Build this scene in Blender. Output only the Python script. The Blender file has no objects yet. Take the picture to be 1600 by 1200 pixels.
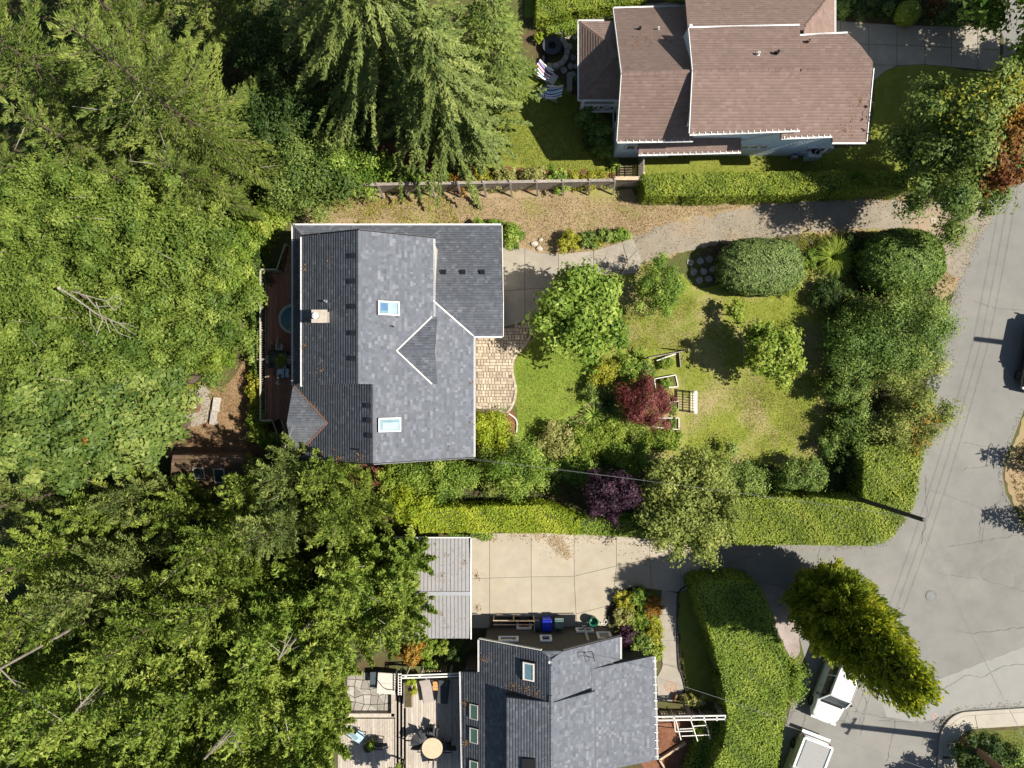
import bpy, bmesh, math
import numpy as np
from mathutils import Vector, Matrix

rng = np.random.default_rng(11)
sc = bpy.context.scene
COL = sc.collection
H = 42.0            # camera height above the ground, metres
S = 27.0            # photo pixels per metre on the ground
R = math.radians

# ------------------------------------------------------------------ camera, world, sun, exposure
cam_d = bpy.data.cameras.new('camera')
cam = bpy.data.objects.new('camera', cam_d)
COL.objects.link(cam)
cam.location = (0, 0, H)
cam.rotation_euler = (0, 0, 0)
cam_d.sensor_width = 36.0
cam_d.lens = 36.0 * H / (1600.0 / S)
cam_d.clip_end = 2000
sc.camera = cam

SUN_EL, SUN_AZ = 51.5, 97.0
wd = bpy.data.worlds.new('World')
sc.world = wd
wd.use_nodes = True
wn = wd.node_tree
bg = wn.nodes['Background']
sky = wn.nodes.new('ShaderNodeTexSky')
sky.sky_type = 'NISHITA'
sky.sun_disc = False
sky.sun_elevation = R(SUN_EL)
sky.sun_rotation = R(SUN_AZ)
wn.links.new(sky.outputs[0], bg.inputs[0])
bg.inputs[1].default_value = 0.06
sun_d = bpy.data.lights.new('sun', 'SUN')
sun_d.energy = 5.0
sun_d.angle = R(0.5)
sun_d.color = (1.0, 0.94, 0.84)
sun = bpy.data.objects.new('sun', sun_d)
COL.objects.link(sun)
az = R(SUN_AZ)
to_sun = Vector((math.sin(az) * math.cos(R(SUN_EL)), math.cos(az) * math.cos(R(SUN_EL)), math.sin(R(SUN_EL))))
sun.rotation_euler = to_sun.to_track_quat('Z', 'Y').to_euler()
sun.location = (20, -4, 60)
sc.view_settings.view_transform = 'Standard'
sc.view_settings.look = 'None'
sc.view_settings.gamma = 1
sc.view_settings.use_curve_mapping = False
sc.view_settings.exposure = 0.85

# ------------------------------------------------------------------ helpers
def P(u, v, z=0.0):
    """world point seen at photo pixel (u, v) when it is z metres above the ground"""
    k = (H - z) / (H * S)
    return ((u - 800) * k, (600 - v) * k, z)

class Plane:
    def __init__(s, x0, y0, z0, gx, gy):
        s.x0, s.y0, s.z0, s.gx, s.gy = x0, y0, z0, gx, gy
    def z(s, x, y):
        return s.z0 + s.gx * (x - s.x0) + s.gy * (y - s.y0)
    def hit(s, u, v):
        dx, dy = (u - 800) / (S * H), (600 - v) / (S * H)
        t = (H - s.z0 + s.gx * s.x0 + s.gy * s.y0) / (1 + s.gx * dx + s.gy * dy)
        return (dx * t, dy * t, H - t)

def tag(o, label=None, cat=None, group=None, kind=None):
    if label: o['label'] = label
    if cat: o['category'] = cat
    if group: o['group'] = group
    if kind: o['kind'] = kind
    return o

def thing(name, label, cat, loc=(0, 0, 0), rz=0.0, group=None):
    o = bpy.data.objects.new(name, None)
    COL.objects.link(o)
    o.empty_display_size = 0.3
    o.location = loc
    o.rotation_euler = (0, 0, rz)
    return tag(o, label, cat, group)

def origin(p):
    while p.parent: p = p.parent
    return np.array(p.location)

def link_mesh(name, me, parent=None, loc=None):
    o = bpy.data.objects.new(name, me)
    COL.objects.link(o)
    if parent is not None: o.parent = parent
    if loc is not None: o.location = loc
    return o

def copy_tree(o, parent=None):
    c = o.copy(); COL.objects.link(c)
    if parent is not None: c.parent = parent
    for ch in list(o.children): copy_tree(ch, c)
    return c

def mesh_np(name, V, F, mat, tint=None, smooth=False):
    """F: (N,k) int array"""
    V = np.asarray(V, np.float32); F = np.asarray(F, np.int32)
    me = bpy.data.meshes.new(name)
    n, k = F.shape
    me.vertices.add(len(V)); me.vertices.foreach_set('co', V.ravel())
    me.loops.add(n * k); me.loops.foreach_set('vertex_index', F.ravel())
    me.polygons.add(n)
    me.polygons.foreach_set('loop_start', np.arange(0, n * k, k, dtype=np.int32))
    me.polygons.foreach_set('loop_total', np.full(n, k, np.int32))
    if tint is not None:
        a = me.attributes.new('tint', 'FLOAT', 'FACE')
        a.data.foreach_set('value', np.asarray(tint, np.float32))
    if mat: me.materials.append(mat)
    me.update(calc_edges=True)
    if smooth: me.polygons.foreach_set('use_smooth', np.ones(n, bool))
    return me

class MB:
    """collects simple shapes; build() links them as one mesh object"""
    def __init__(s): s.v, s.f, s.t, s.cur = [], [], [], 0.5
    def face(s, pts):
        i = len(s.v); s.v += [tuple(p) for p in pts]; s.f.append(list(range(i, i + len(pts)))); s.t.append(s.cur)
        return s
    def add(s, V, F):
        i = len(s.v); s.v += [tuple(p) for p in V]
        for f in F: s.f.append([i + k for k in f]); s.t.append(s.cur)
        return s
    def box(s, c, d, rz=0.0, tilt=0.0):
        x, y, z = d[0] / 2, d[1] / 2, d[2] / 2
        V = [(-x, -y, -z), (x, -y, -z), (x, y, -z), (-x, y, -z), (-x, -y, z), (x, -y, z), (x, y, z), (-x, y, z)]
        ca, sa = math.cos(rz), math.sin(rz); ct, st = math.cos(tilt), math.sin(tilt)
        out = []
        for (a, b, e) in V:
            b, e = b * ct - e * st, b * st + e * ct
            out.append((c[0] + a * ca - b * sa, c[1] + a * sa + b * ca, c[2] + e))
        return s.add(out, [(3, 2, 1, 0), (4, 5, 6, 7), (0, 1, 5, 4), (1, 2, 6, 5), (2, 3, 7, 6), (3, 0, 4, 7)])
    def bar(s, p0, p1, w, h):
        p0, p1 = Vector(p0), Vector(p1)
        d = (p1 - p0).normalized()
        up = Vector((0, 0, 1)) if abs(d.z) < .95 else Vector((0, 1, 0))
        a = d.cross(up).normalized() * (w / 2); b = a.cross(d).normalized() * (h / 2)
        V = [p0 - a - b, p0 + a - b, p0 + a + b, p0 - a + b, p1 - a - b, p1 + a - b, p1 + a + b, p1 - a + b]
        return s.add(V, [(0, 1, 2, 3), (7, 6, 5, 4), (0, 4, 5, 1), (1, 5, 6, 2), (2, 6, 7, 3), (3, 7, 4, 0)])
    def tube(s, pts, r, n=6):
        pts = [Vector(p) for p in pts]
        if not hasattr(r, '__len__'): r = [r] * len(pts)
        V = []
        for i, p in enumerate(pts):
            d = (pts[min(i + 1, len(pts) - 1)] - pts[max(i - 1, 0)])
            d = d.normalized() if d.length > 1e-6 else Vector((0, 0, 1))
            up = Vector((0, 0, 1)) if abs(d.z) < .9 else Vector((1, 0, 0))
            a = d.cross(up).normalized(); b = a.cross(d).normalized()
            for k in range(n):
                q = 2 * math.pi * k / n
                V.append(p + (a * math.cos(q) + b * math.sin(q)) * r[i])
        F = []
        for i in range(len(pts) - 1):
            for k in range(n):
                F.append((i * n + k, i * n + (k + 1) % n, (i + 1) * n + (k + 1) % n, (i + 1) * n + k))
        F.append(tuple(range(n - 1, -1, -1))); m = (len(pts) - 1) * n
        F.append(tuple(range(m, m + n)))
        return s.add(V, F)
    def lathe(s, c, prof, n=24, cap=True):
        V = []
        for (r, z) in prof:
            for k in range(n):
                q = 2 * math.pi * k / n
                V.append((c[0] + r * math.cos(q), c[1] + r * math.sin(q), c[2] + z))
        F = []
        for i in range(len(prof) - 1):
            for k in range(n):
                F.append((i * n + k, i * n + (k + 1) % n, (i + 1) * n + (k + 1) % n, (i + 1) * n + k))
        if cap:
            F.append(tuple(range(n - 1, -1, -1))); m = (len(prof) - 1) * n
            F.append(tuple(range(m, m + n)))
        return s.add(V, F)
    def prism(s, poly, z0, z1):
        """poly: xy list, any winding"""
        a = sum(p[0] * q[1] - q[0] * p[1] for p, q in zip(poly, poly[1:] + poly[:1]))
        if a < 0: poly = poly[::-1]
        n = len(poly)
        V = [(p[0], p[1], z0) for p in poly] + [(p[0], p[1], z1) for p in poly]
        F = [tuple(range(n - 1, -1, -1)), tuple(range(n, 2 * n))]
        F += [(i, (i + 1) % n, n + (i + 1) % n, n + i) for i in range(n)]
        return s.add(V, F)
    def slab(s, top, th):
        """a 3D polygon given thickness straight down"""
        a = sum(p[0] * q[1] - q[0] * p[1] for p, q in zip(top, top[1:] + top[:1]))
        if a < 0: top = top[::-1]
        n = len(top)
        V = [(p[0], p[1], p[2] - th) for p in top] + [tuple(p) for p in top]
        F = [tuple(range(n - 1, -1, -1)), tuple(range(n, 2 * n))]
        F += [(i, (i + 1) % n, n + (i + 1) % n, n + i) for i in range(n)]
        return s.add(V, F)
    def mesh(s, name, mat, off=(0, 0, 0), smooth=False):
        me = bpy.data.meshes.new(name)
        me.from_pydata([(p[0] - off[0], p[1] - off[1], p[2] - off[2]) for p in s.v], [], s.f)
        a = me.attributes.new('tint', 'FLOAT', 'FACE')
        a.data.foreach_set('value', np.asarray(s.t, np.float32))
        me.materials.append(mat)
        if smooth: me.polygons.foreach_set('use_smooth', np.ones(len(me.polygons), bool))
        me.update()
        return me
    def build(s, name, mat, parent=None, loc=None, local=False, smooth=False):
        """parent: coordinates are world unless local; no parent: origin goes to loc"""
        if parent is not None:
            off = (0, 0, 0) if local else origin(parent)
            return link_mesh(name, s.mesh(name, mat, off, smooth), parent)
        loc = loc if loc is not None else (0, 0, 0)
        return link_mesh(name, s.mesh(name, mat, (0, 0, 0) if local else loc, smooth), None, loc)

def bevel(o, w=0.02, seg=2):
    m = o.modifiers.new('bevel', 'BEVEL'); m.width = w; m.segments = seg; m.limit_method = 'ANGLE'
    return o

def spline(pts, n=6, closed=False):
    pts = [np.array(p, float) for p in pts]; out = []
    m = len(pts)
    for i in range(m if closed else m - 1):
        if closed: a, b, c, d = pts[i - 1], pts[i], pts[(i + 1) % m], pts[(i + 2) % m]
        else: a, b, c, d = pts[max(i - 1, 0)], pts[i], pts[i + 1], pts[min(i + 2, m - 1)]
        for k in range(n):
            t = k / n
            out.append(.5 * (2 * b + (c - a) * t + (2 * a - 5 * b + 4 * c - d) * t * t + (3 * b - a - 3 * c + d) * t ** 3))
    if not closed: out.append(pts[-1])
    return [tuple(p) for p in out]

def ragged(xy, step=0.25, amp=0.1):
    out = []
    m = len(xy)
    for i in range(m):
        a, b = np.array(xy[i][:2]), np.array(xy[(i + 1) % m][:2])
        d = b - a; L = np.linalg.norm(d)
        if L > 60: out.append(tuple(a)); continue
        n = max(1, int(L / step)); nn = np.array([-d[1], d[0]]) / max(L, 1e-6)
        for k in range(n):
            out.append(tuple(a + d * k / n + nn * rng.normal(0, amp) * (0 if k == 0 else 1)))
    return out

def sheet(name, px, z, mat, smooth_n=0, amp=0.0, parent=None, kind='structure', step=0.25):
    if smooth_n: px = spline(px, smooth_n, True)
    xy = [P(u, v, 0)[:2] for (u, v) in px]
    if amp: xy = ragged(xy, step, amp)
    a = sum(p[0] * q[1] - q[0] * p[1] for p, q in zip(xy, xy[1:] + xy[:1]))
    if a < 0: xy = xy[::-1]
    o = MB().face([(x, y, z) for x, y in xy]).build(name, mat, parent, (0, 0, 0) if parent is None else None)
    if kind and parent is None: o['kind'] = kind
    return o

def in_poly(x, y, poly):
    c = np.zeros(len(x), bool); n = len(poly)
    for i in range(n):
        x0, y0 = poly[i][:2]; x1, y1 = poly[(i + 1) % n][:2]
        if y0 == y1: continue
        m = ((y0 > y) != (y1 > y)) & (x < (x1 - x0) * (y - y0) / (y1 - y0) + x0)
        c ^= m
    return c

# ------------------------------------------------------------------ materials
def new_mat(name):
    m = bpy.data.materials.new(name); m.use_nodes = True
    nt = m.node_tree; b = nt.nodes['Principled BSDF']
    return m, nt, b

def c4(c): return (c[0], c[1], c[2], 1)

def ramp(nt, stops):
    r = nt.nodes.new('ShaderNodeValToRGB'); e = r.color_ramp.elements
    while len(e) < len(stops): e.new(0.5)
    for i, (p, c) in enumerate(stops): e[i].position = p; e[i].color = c4(c)
    return r

def noise(nt, scale, detail=4, rough=.6, vec=None, dim=None):
    n = nt.nodes.new('ShaderNodeTexNoise')
    n.inputs['Scale'].default_value = scale; n.inputs['Detail'].default_value = detail; n.inputs['Roughness'].default_value = rough
    if vec is None:
        tc = nt.nodes.new('ShaderNodeTexCoord'); vec = tc.outputs['Object']
    nt.links.new(vec, n.inputs['Vector'])
    return n

def mix(nt, fac, a, b, mode='MIX'):
    m = nt.nodes.new('ShaderNodeMix'); m.data_type = 'RGBA'; m.blend_type = mode
    for i, s in ((0, fac), (6, a), (7, b)):
        if isinstance(s, (int, float)): m.inputs[i].default_value = s
        elif isinstance(s, tuple): m.inputs[i].default_value = c4(s)
        else: nt.links.new(s, m.inputs[i])
    return m.outputs[2]

def bump(nt, b, src, strength=.3, dist=.02):
    n = nt.nodes.new('ShaderNodeBump'); n.inputs['Strength'].default_value = strength; n.inputs['Distance'].default_value = dist
    nt.links.new(src, n.inputs['Height']); nt.links.new(n.outputs[0], b.inputs['Normal'])

def mat_ground(name, stops, big=.25, mid=2.0, fine=18.0, rough=.95, wf=.35, bmp=.4, patches=None, rnd=0.0):
    """several noise sizes mixed into one ramp; optional broad patches of a second colour"""
    m, nt, b = new_mat(name)
    a1, a2, a3 = noise(nt, big, 3), noise(nt, mid, 4), noise(nt, fine, 3, .7)
    f = nt.nodes.new('ShaderNodeMath'); f.operation = 'MULTIPLY_ADD'
    nt.links.new(a3.outputs[0], f.inputs[0]); f.inputs[1].default_value = wf
    g = nt.nodes.new('ShaderNodeMath'); g.operation = 'MULTIPLY_ADD'
    nt.links.new(a1.outputs[0], g.inputs[0]); g.inputs[1].default_value = .5
    h = nt.nodes.new('ShaderNodeMath'); h.operation = 'MULTIPLY'; nt.links.new(a2.outputs[0], h.inputs[0]); h.inputs[1].default_value = .5
    nt.links.new(h.outputs[0], g.inputs[2])
    k = nt.nodes.new('ShaderNodeMath'); k.operation = 'SUBTRACT'; nt.links.new(g.outputs[0], k.inputs[0]); k.inputs[1].default_value = wf / 2
    nt.links.new(k.outputs[0], f.inputs[2])
    r = ramp(nt, stops); nt.links.new(f.outputs[0], r.inputs[0])
    out = r.outputs[0]
    if patches:
        for (sc_, lo, hi, col, amt) in patches:
            n = noise(nt, sc_, 5, .65)
            mr = nt.nodes.new('ShaderNodeMapRange'); nt.links.new(n.outputs[0], mr.inputs[0])
            mr.inputs[1].default_value = lo; mr.inputs[2].default_value = hi; mr.inputs[4].default_value = amt
            out = mix(nt, mr.outputs[0], out, col)
    if rnd:
        oi = nt.nodes.new('ShaderNodeObjectInfo'); rr = ramp(nt, [(0, (1 - rnd,) * 3), (1, (1 + rnd,) * 3)])
        nt.links.new(oi.outputs['Random'], rr.inputs[0]); out = mix(nt, 1.0, out, rr.outputs[0], 'MULTIPLY')
    nt.links.new(out, b.inputs['Base Color'])
    b.inputs['Roughness'].default_value = rough
    b.inputs['Specular IOR Level'].default_value = .2
    if bmp: bump(nt, b, f.outputs[0], bmp, .03)
    return m

def mat_plain(name, col, rough=.6, metal=0.0, var=.12, scale=6.0, spec=.4, rnd=0.0, coat=0.0):
    m, nt, b = new_mat(name)
    n = noise(nt, scale, 4)
    lo = tuple(c * (1 - var) for c in col); hi = tuple(min(1, c * (1 + var)) for c in col)
    r = ramp(nt, [(.3, lo), (.7, hi)]); nt.links.new(n.outputs[0], r.inputs[0])
    out = r.outputs[0]
    if rnd:
        oi = nt.nodes.new('ShaderNodeObjectInfo')
        rr = ramp(nt, [(0, (1 - rnd,) * 3), (1, (1 + rnd,) * 3)])
        nt.links.new(oi.outputs['Random'], rr.inputs[0])
        out = mix(nt, 1.0, out, rr.outputs[0], 'MULTIPLY')
    nt.links.new(out, b.inputs['Base Color'])
    b.inputs['Roughness'].default_value = rough; b.inputs['Metallic'].default_value = metal
    b.inputs['Specular IOR Level'].default_value = spec
    if coat: b.inputs['Coat Weight'].default_value = coat; b.inputs['Coat Roughness'].default_value = .05
    return m

def mat_tint(name, stops, rough=.9, fine=30.0, amt=.25, spec=.2, blot=None):
    """colour from the per-face tint (one shingle, one board), with fine grain"""
    m, nt, b = new_mat(name)
    at = nt.nodes.new('ShaderNodeAttribute'); at.attribute_name = 'tint'
    n = noise(nt, fine, 3, .7)
    f = nt.nodes.new('ShaderNodeMath'); f.operation = 'MULTIPLY_ADD'
    nt.links.new(n.outputs[0], f.inputs[0]); f.inputs[1].default_value = amt
    sb = nt.nodes.new('ShaderNodeMath'); sb.operation = 'SUBTRACT'; nt.links.new(at.outputs['Fac'], sb.inputs[0]); sb.inputs[1].default_value = amt / 2
    nt.links.new(sb.outputs[0], f.inputs[2])
    r = ramp(nt, stops); nt.links.new(f.outputs[0], r.inputs[0])
    out = r.outputs[0]
    if blot:
        n2 = noise(nt, blot[0], 5, .65)
        mr = nt.nodes.new('ShaderNodeMapRange'); nt.links.new(n2.outputs[0], mr.inputs[0])
        mr.inputs[1].default_value = blot[1]; mr.inputs[2].default_value = blot[2]; mr.inputs[4].default_value = blot[4]
        out = mix(nt, mr.outputs[0], out, blot[3])
    nt.links.new(out, b.inputs['Base Color']); b.inputs['Roughness'].default_value = rough
    b.inputs['Specular IOR Level'].default_value = spec
    return m

def mat_leaf(name, lo, mid_, hi, trans=.28, rough=.5):
    m, nt, b = new_mat(name)
    at = nt.nodes.new('ShaderNodeAttribute'); at.attribute_name = 'tint'
    r = ramp(nt, [(.05, lo), (.5, mid_), (.95, hi)]); nt.links.new(at.outputs['Fac'], r.inputs[0])
    nt.links.new(r.outputs[0], b.inputs['Base Color'])
    b.inputs['Roughness'].default_value = rough; b.inputs['Specular IOR Level'].default_value = .16
    t = nt.nodes.new('ShaderNodeBsdfTranslucent')
    tcol = mix(nt, 1.0, r.outputs[0], (1.25, 1.2, .55), 'MULTIPLY')
    nt.links.new(tcol, t.inputs[0])
    ms = nt.nodes.new('ShaderNodeMixShader'); ms.inputs[0].default_value = trans
    nt.links.new(b.outputs[0], ms.inputs[1]); nt.links.new(t.outputs[0], ms.inputs[2])
    nt.links.new(ms.outputs[0], nt.nodes['Material Output'].inputs[0])
    return m

def mat_glass(name, col, rough=.08):
    m, nt, b = new_mat(name)
    n = noise(nt, 1.5, 2)
    r = ramp(nt, [(.3, tuple(c * .8 for c in col)), (.7, tuple(c * 1.15 for c in col))]); nt.links.new(n.outputs[0], r.inputs[0])
    nt.links.new(r.outputs[0], b.inputs['Base Color'])
    b.inputs['Roughness'].default_value = rough; b.inputs['Specular IOR Level'].default_value = .8
    b.inputs['Coat Weight'].default_value = .6; b.inputs['Coat Roughness'].default_value = .02
    return m

# ------------------------------------------------------------------ foliage
TRI = .215
def unit(a): return a / np.maximum(np.linalg.norm(a, axis=1, keepdims=True), 1e-9)

def leaf_arrays(c, d, n, L, W, bend=0.0):
    """one kite-shaped quad per leaf; small leaves are single triangles"""
    d = unit(d); s = unit(np.cross(n, d)); L = np.asarray(L)[:, None]; W = np.asarray(W)[:, None]
    nn = unit(np.cross(d, s))
    if float(np.mean(L)) < TRI:
        a = c - d * L * .5 + s * W * .6; b = c - d * L * .5 - s * W * .6; e = c + d * L * .6
        V = np.stack([a, b, e], 1).reshape(-1, 3)
        return V, np.arange(len(V)).reshape(-1, 3)
    v0 = c - d * L * .5; v2 = c + d * L * .5 - nn * L * bend
    m = c + d * L * .05
    v1 = m + s * W * .5; v3 = m - s * W * .5
    V = np.stack([v0, v1, v2, v3], 1).reshape(-1, 3)
    F = np.arange(len(V)).reshape(-1, 4)
    return V, F

def rand_dirs(n, zmin=-1.0):
    z = rng.uniform(zmin, 1, n); q = rng.uniform(0, 2 * math.pi, n); r = np.sqrt(1 - z * z)
    return np.stack([r * np.cos(q), r * np.sin(q), z], 1)

def broad_leaves(c, rx, ry, rz, nl, leaf=.16, nclump=40, rc=.3, zlow=-.45, up=.7, rlo=.55, rhi=.98, asp=.6, tvar=.16, wild=.0):
    """leaf centres of a broadleaf crown: leaves gathered in clumps over an ellipsoid of uneven outline"""
    nclump = max(int(nclump), 4)
    i = np.arange(nclump) + .5
    z = zlow + (1 - zlow) * i / nclump
    q = i * 2.399963 + rng.uniform(0, 6)
    r = np.sqrt(np.maximum(1 - z * z, 0))
    D = np.stack([r * np.cos(q), r * np.sin(q), z], 1) + rng.normal(0, .16, (nclump, 3))
    rad = rng.uniform(rlo, rhi + wild, nclump)
    m = (rx + ry) / 2
    R3 = np.array([rx, ry, rz])
    CC = D * rad[:, None] * R3 * (1 - rc * .55)
    CR = m * rc * rng.uniform(.7, 1.3, nclump)
    ct = rng.normal(.5, tvar, nclump)
    w = CR ** 2; w /= w.sum()
    k = rng.choice(nclump, nl, p=w)
    dd = rand_dirs(nl, -.7)
    rr = np.minimum(np.abs(rng.normal(0, .5, nl)) + .18, 1.15)
    flat = np.array([1, 1, min(1.0, max(.45, rz / m))])
    off_ = dd * (CR[k] * rr)[:, None] * flat
    # each clump is stretched along its own bough
    bd = unit(D * np.array([1, 1, .35]) + rng.normal(0, .35, (nclump, 3))); st_ = rng.uniform(.05, .45, nclump)
    off_ += bd[k] * ((off_ * bd[k]).sum(1) * st_[k])[:, None]
    pos = CC[k] + off_
    # inner leaves so that the crown does not open onto the ground
    ni = nl // 9
    di = rand_dirs(ni, -.3); pin = di * R3 * (rng.uniform(.2, .72, ni) ** .6)[:, None]
    pos = np.concatenate([pos, pin]); dd = np.concatenate([dd, di]); kt = np.concatenate([ct[k], np.full(ni, .45)])
    n = len(pos)
    nor = unit(dd * 1.0 + np.array([0, 0, up * .8]) + rng.normal(0, .38, (n, 3)))
    ax = unit(np.cross(nor, rng.normal(0, 1, (n, 3))))
    L = leaf * rng.uniform(.6, 1.35, n)
    V, F = leaf_arrays(pos + np.array(c), ax, nor, L, L * asp, .12)
    t = np.clip(kt + rng.normal(0, .15, n), 0, 1)
    return V, F, t

def conifer_leaves(x, y, z0, z1, rad, nb, twig=.3, leafL=.24, leafW=.075, droop=.35, lift=.25, dens=1.0, shape=.75, tvar=.14, linear=0.0, az0=None, azw=None):
    """needle sprays on side twigs along whorls of branches"""
    P_, D_, N_, T_ = [], [], [], []
    sticks = []
    for i in range(nb):
        t = ((i + rng.uniform(0, 1)) / nb) ** 1.15
        h = z0 + (z1 - z0) * t
        L = rad * max((1 - t), .02) ** shape * rng.uniform(.72, 1.12) + .15
        q = i * 2.399963 + rng.normal(0, .25)
        dx = np.array([math.cos(q), math.sin(q), 0]); px = np.array([-dx[1], dx[0], 0])
        li = lift * (0.4 + t) ; dr = droop * rng.uniform(.7, 1.3)
        bt = rng.normal(.5, tvar)
        ns = max(3, int(L / (twig * .5) * dens))
        s = (np.arange(ns) + rng.uniform(.2, .8, ns)) / ns
        s = .12 + .88 * s
        base = np.array([x, y, h]) + dx * (L * s)[:, None]
        base[:, 2] += L * (li * s - dr * s * s)
        side = np.where(np.arange(ns) % 2, 1.0, -1.0)
        tl = (twig * (1.45 * (1 - s) ** .8 + .12) * (.55 + .45 * L / max(rad, .1)) * rng.uniform(.75, 1.25, ns)) * (2.0 - linear)
        sp = .85 - .35 * linear
        td = unit(dx * (.75 + .3 * linear) + px * (side * sp)[:, None] + np.stack([np.zeros(ns), np.zeros(ns), -rng.uniform(.05, .45, ns) - .35 * linear], 1) + rng.normal(0, .12, (ns, 3)))
        m = 6
        for j in range(m):
            f = (j + .5) / m
            p = base + td * (tl * f)[:, None] + rng.normal(0, .035, (ns, 3))
            dj = unit(td + px * (side * (.5 if j % 2 else -.5))[:, None] * .7 + rng.normal(0, .18, (ns, 3)))
            P_.append(p); D_.append(dj); N_.append(unit(np.array([0, 0, 1.0]) + dx * .25 + rng.normal(0, .4, (ns, 3)))); T_.append(np.clip(bt + .18 * (f - .5) + rng.normal(0, .1, ns), 0, 1))
        if L > .5 and rng.uniform() < .5:
            sticks.append((np.array([x, y, h]), dx, L, li, dr))
    Pp, Dd, Nn, T = map(np.concatenate, (P_, D_, N_, T_))
    n = len(Pp)
    V, F = leaf_arrays(Pp, Dd, Nn, leafL * rng.uniform(.65, 1.35, n), leafW * rng.uniform(.7, 1.4, n), .08)
    return V, F, T, sticks

def link_leaves(name, V, F, T, mat, parent):
    V = V - origin(parent)
    return link_mesh(name, mesh_np(name, V, F, mat, T), parent)
# ------------------------------------------------------------------ shared materials
M = {}
M['soil'] = mat_ground('soil', [(.25, (.035, .025, .016)), (.5, (.075, .052, .03)), (.75, (.13, .085, .05))], .4, 2.5, 22, patches=[(.22, .42, .6, (.075, .10, .022), .7), (1.1, .5, .68, (.10, .12, .03), .55)])
M['bark_mulch'] = mat_ground('bark_mulch', [(.25, (.07, .03, .018)), (.5, (.16, .07, .04)), (.75, (.25, .13, .08))], .8, 6, 40)
M['dry_grass'] = mat_ground('dry_grass', [(.2, (.165, .128, .064)), (.45, (.24, .178, .10)), (.7, (.315, .235, .145))], .35, 1.8, 30,
                            patches=[(.28, .5, .68, (.17, .19, .03), .75), (.6, .56, .75, (.30, .19, .12), .7)])
M['gravel'] = mat_ground('gravel', [(.2, (.155, .135, .105)), (.5, (.222, .195, .152)), (.8, (.295, .262, .21))], .3, 2.2, 45, wf=.28, bmp=.15, patches=[(.35, .48, .7, (.30, .21, .125), .6)])
M['asphalt'] = mat_ground('asphalt', [(.2, (.128, .125, .116)), (.5, (.17, .165, .151)), (.8, (.217, .21, .191))], .12, .9, 60, rough=.9, wf=.5, bmp=.2,
                          patches=[(.16, .5, .66, (.225, .213, .19), .6), (.9, .6, .78, (.125, .122, .117), .4), (3.5, .66, .8, (.09, .088, .085), .45)])
M['asphalt_patch'] = mat_ground('asphalt_patch', [(.2, (.13, .127, .115)), (.5, (.165, .16, .145)), (.8, (.205, .198, .18))], .3, 1.5, 60, wf=.3, bmp=.15)
M['lawn'] = mat_ground('lawn', [(.2, (.085, .11, .013)), (.5, (.16, .185, .026)), (.8, (.26, .255, .06))], .45, 2.2, 26, wf=.45,
                       patches=[(.3, .47, .62, (.29, .235, .115), .85), (.8, .6, .75, (.17, .19, .035), .5)])
M['lawn_green'] = mat_ground('lawn_green', [(.2, (.07, .115, .013)), (.5, (.135, .19, .024)), (.8, (.215, .245, .045))], .5, 3, 26, wf=.45,
                             patches=[(.4, .58, .75, (.19, .18, .05), .5)])
M['lawn_olive'] = mat_ground('lawn_olive', [(.2, (.085, .102, .013)), (.5, (.15, .172, .026)), (.8, (.225, .225, .05))], .4, 2, 26, wf=.4,
                             patches=[(.3, .55, .72, (.22, .19, .06), .45)])
M['concrete'] = mat_ground('concrete', [(.2, (.255, .222, .17)), (.5, (.325, .285, .22)), (.8, (.385, .342, .27))], .3, 1.4, 40, rough=.85, wf=.25, bmp=.12,
                           patches=[(.5, .56, .78, (.30, .22, .13), .5), (1.6, .58, .75, (.27, .23, .17), .45)], rnd=.06)
M['concrete_grey'] = mat_ground('concrete_grey', [(.2, (.205, .183, .148)), (.5, (.265, .238, .195)), (.8, (.33, .298, .245))], .4, 1.6, 40, rough=.88, wf=.3, bmp=.12,
                                patches=[(.6, .55, .78, (.17, .148, .11), .5), (2.2, .6, .75, (.17, .15, .12), .4)], rnd=.07)
M['concrete_joint'] = mat_ground('concrete_joint', [(.2, (.10, .085, .06)), (.8, (.2, .17, .13))], 1, 4, 30)
M['kerb'] = mat_ground('kerb', [(.2, (.27, .247, .205)), (.5, (.335, .308, .255)), (.8, (.40, .37, .31))], .5, 3, 40, wf=.25, bmp=.12)
M['paver'] = mat_plain('paver', (.36, .30, .225), .85, 0, .18, 9, .2, rnd=.22)
M['flagstone'] = mat_plain('flagstone', (.27, .25, .22), .85, 0, .2, 5, .2, rnd=.25)
M['pebbles'] = mat_ground('pebbles', [(.2, (.12, .10, .09)), (.5, (.26, .215, .195)), (.8, (.42, .36, .33))], .8, 14, 60)
M['shingle_slate'] = mat_tint('shingle_slate', [(.1, (.072, .078, .09)), (.5, (.110, .119, .138)), (.95, (.19, .20, .225))], .9, 40, .3, blot=(.9, .5, .75, (.085, .09, .098), .5))
M['shingle_brown'] = mat_tint('shingle_brown', [(.1, (.135, .092, .078)), (.5, (.195, .137, .115)), (.95, (.265, .192, .165))], .9, 40, .25,
                              blot=(.45, .5, .75, (.15, .105, .085), .55))
M['shake_mossy'] = mat_tint('shake_mossy', [(.1, (.07, .04, .03)), (.5, (.13, .08, .055)), (.95, (.21, .14, .09))], .95, 30, .3,
                            blot=(1.2, .5, .7, (.10, .11, .03), .6))
M['white'] = mat_plain('white_paint', (.68, .67, .65), .5, 0, .10, 9)
M['white_soft'] = mat_plain('white_weathered', (.62, .60, .55), .6, 0, .12, 7)
M['siding_blue'] = mat_plain('siding_blue', (.62, .70, .75), .6, 0, .06, 4)
M['siding_dark'] = mat_plain('siding_dark', (.055, .05, .044), .7, 0, .15, 6)
M['siding_cream'] = mat_plain('siding_cream', (.45, .40, .33), .7, 0, .08, 5)
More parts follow.
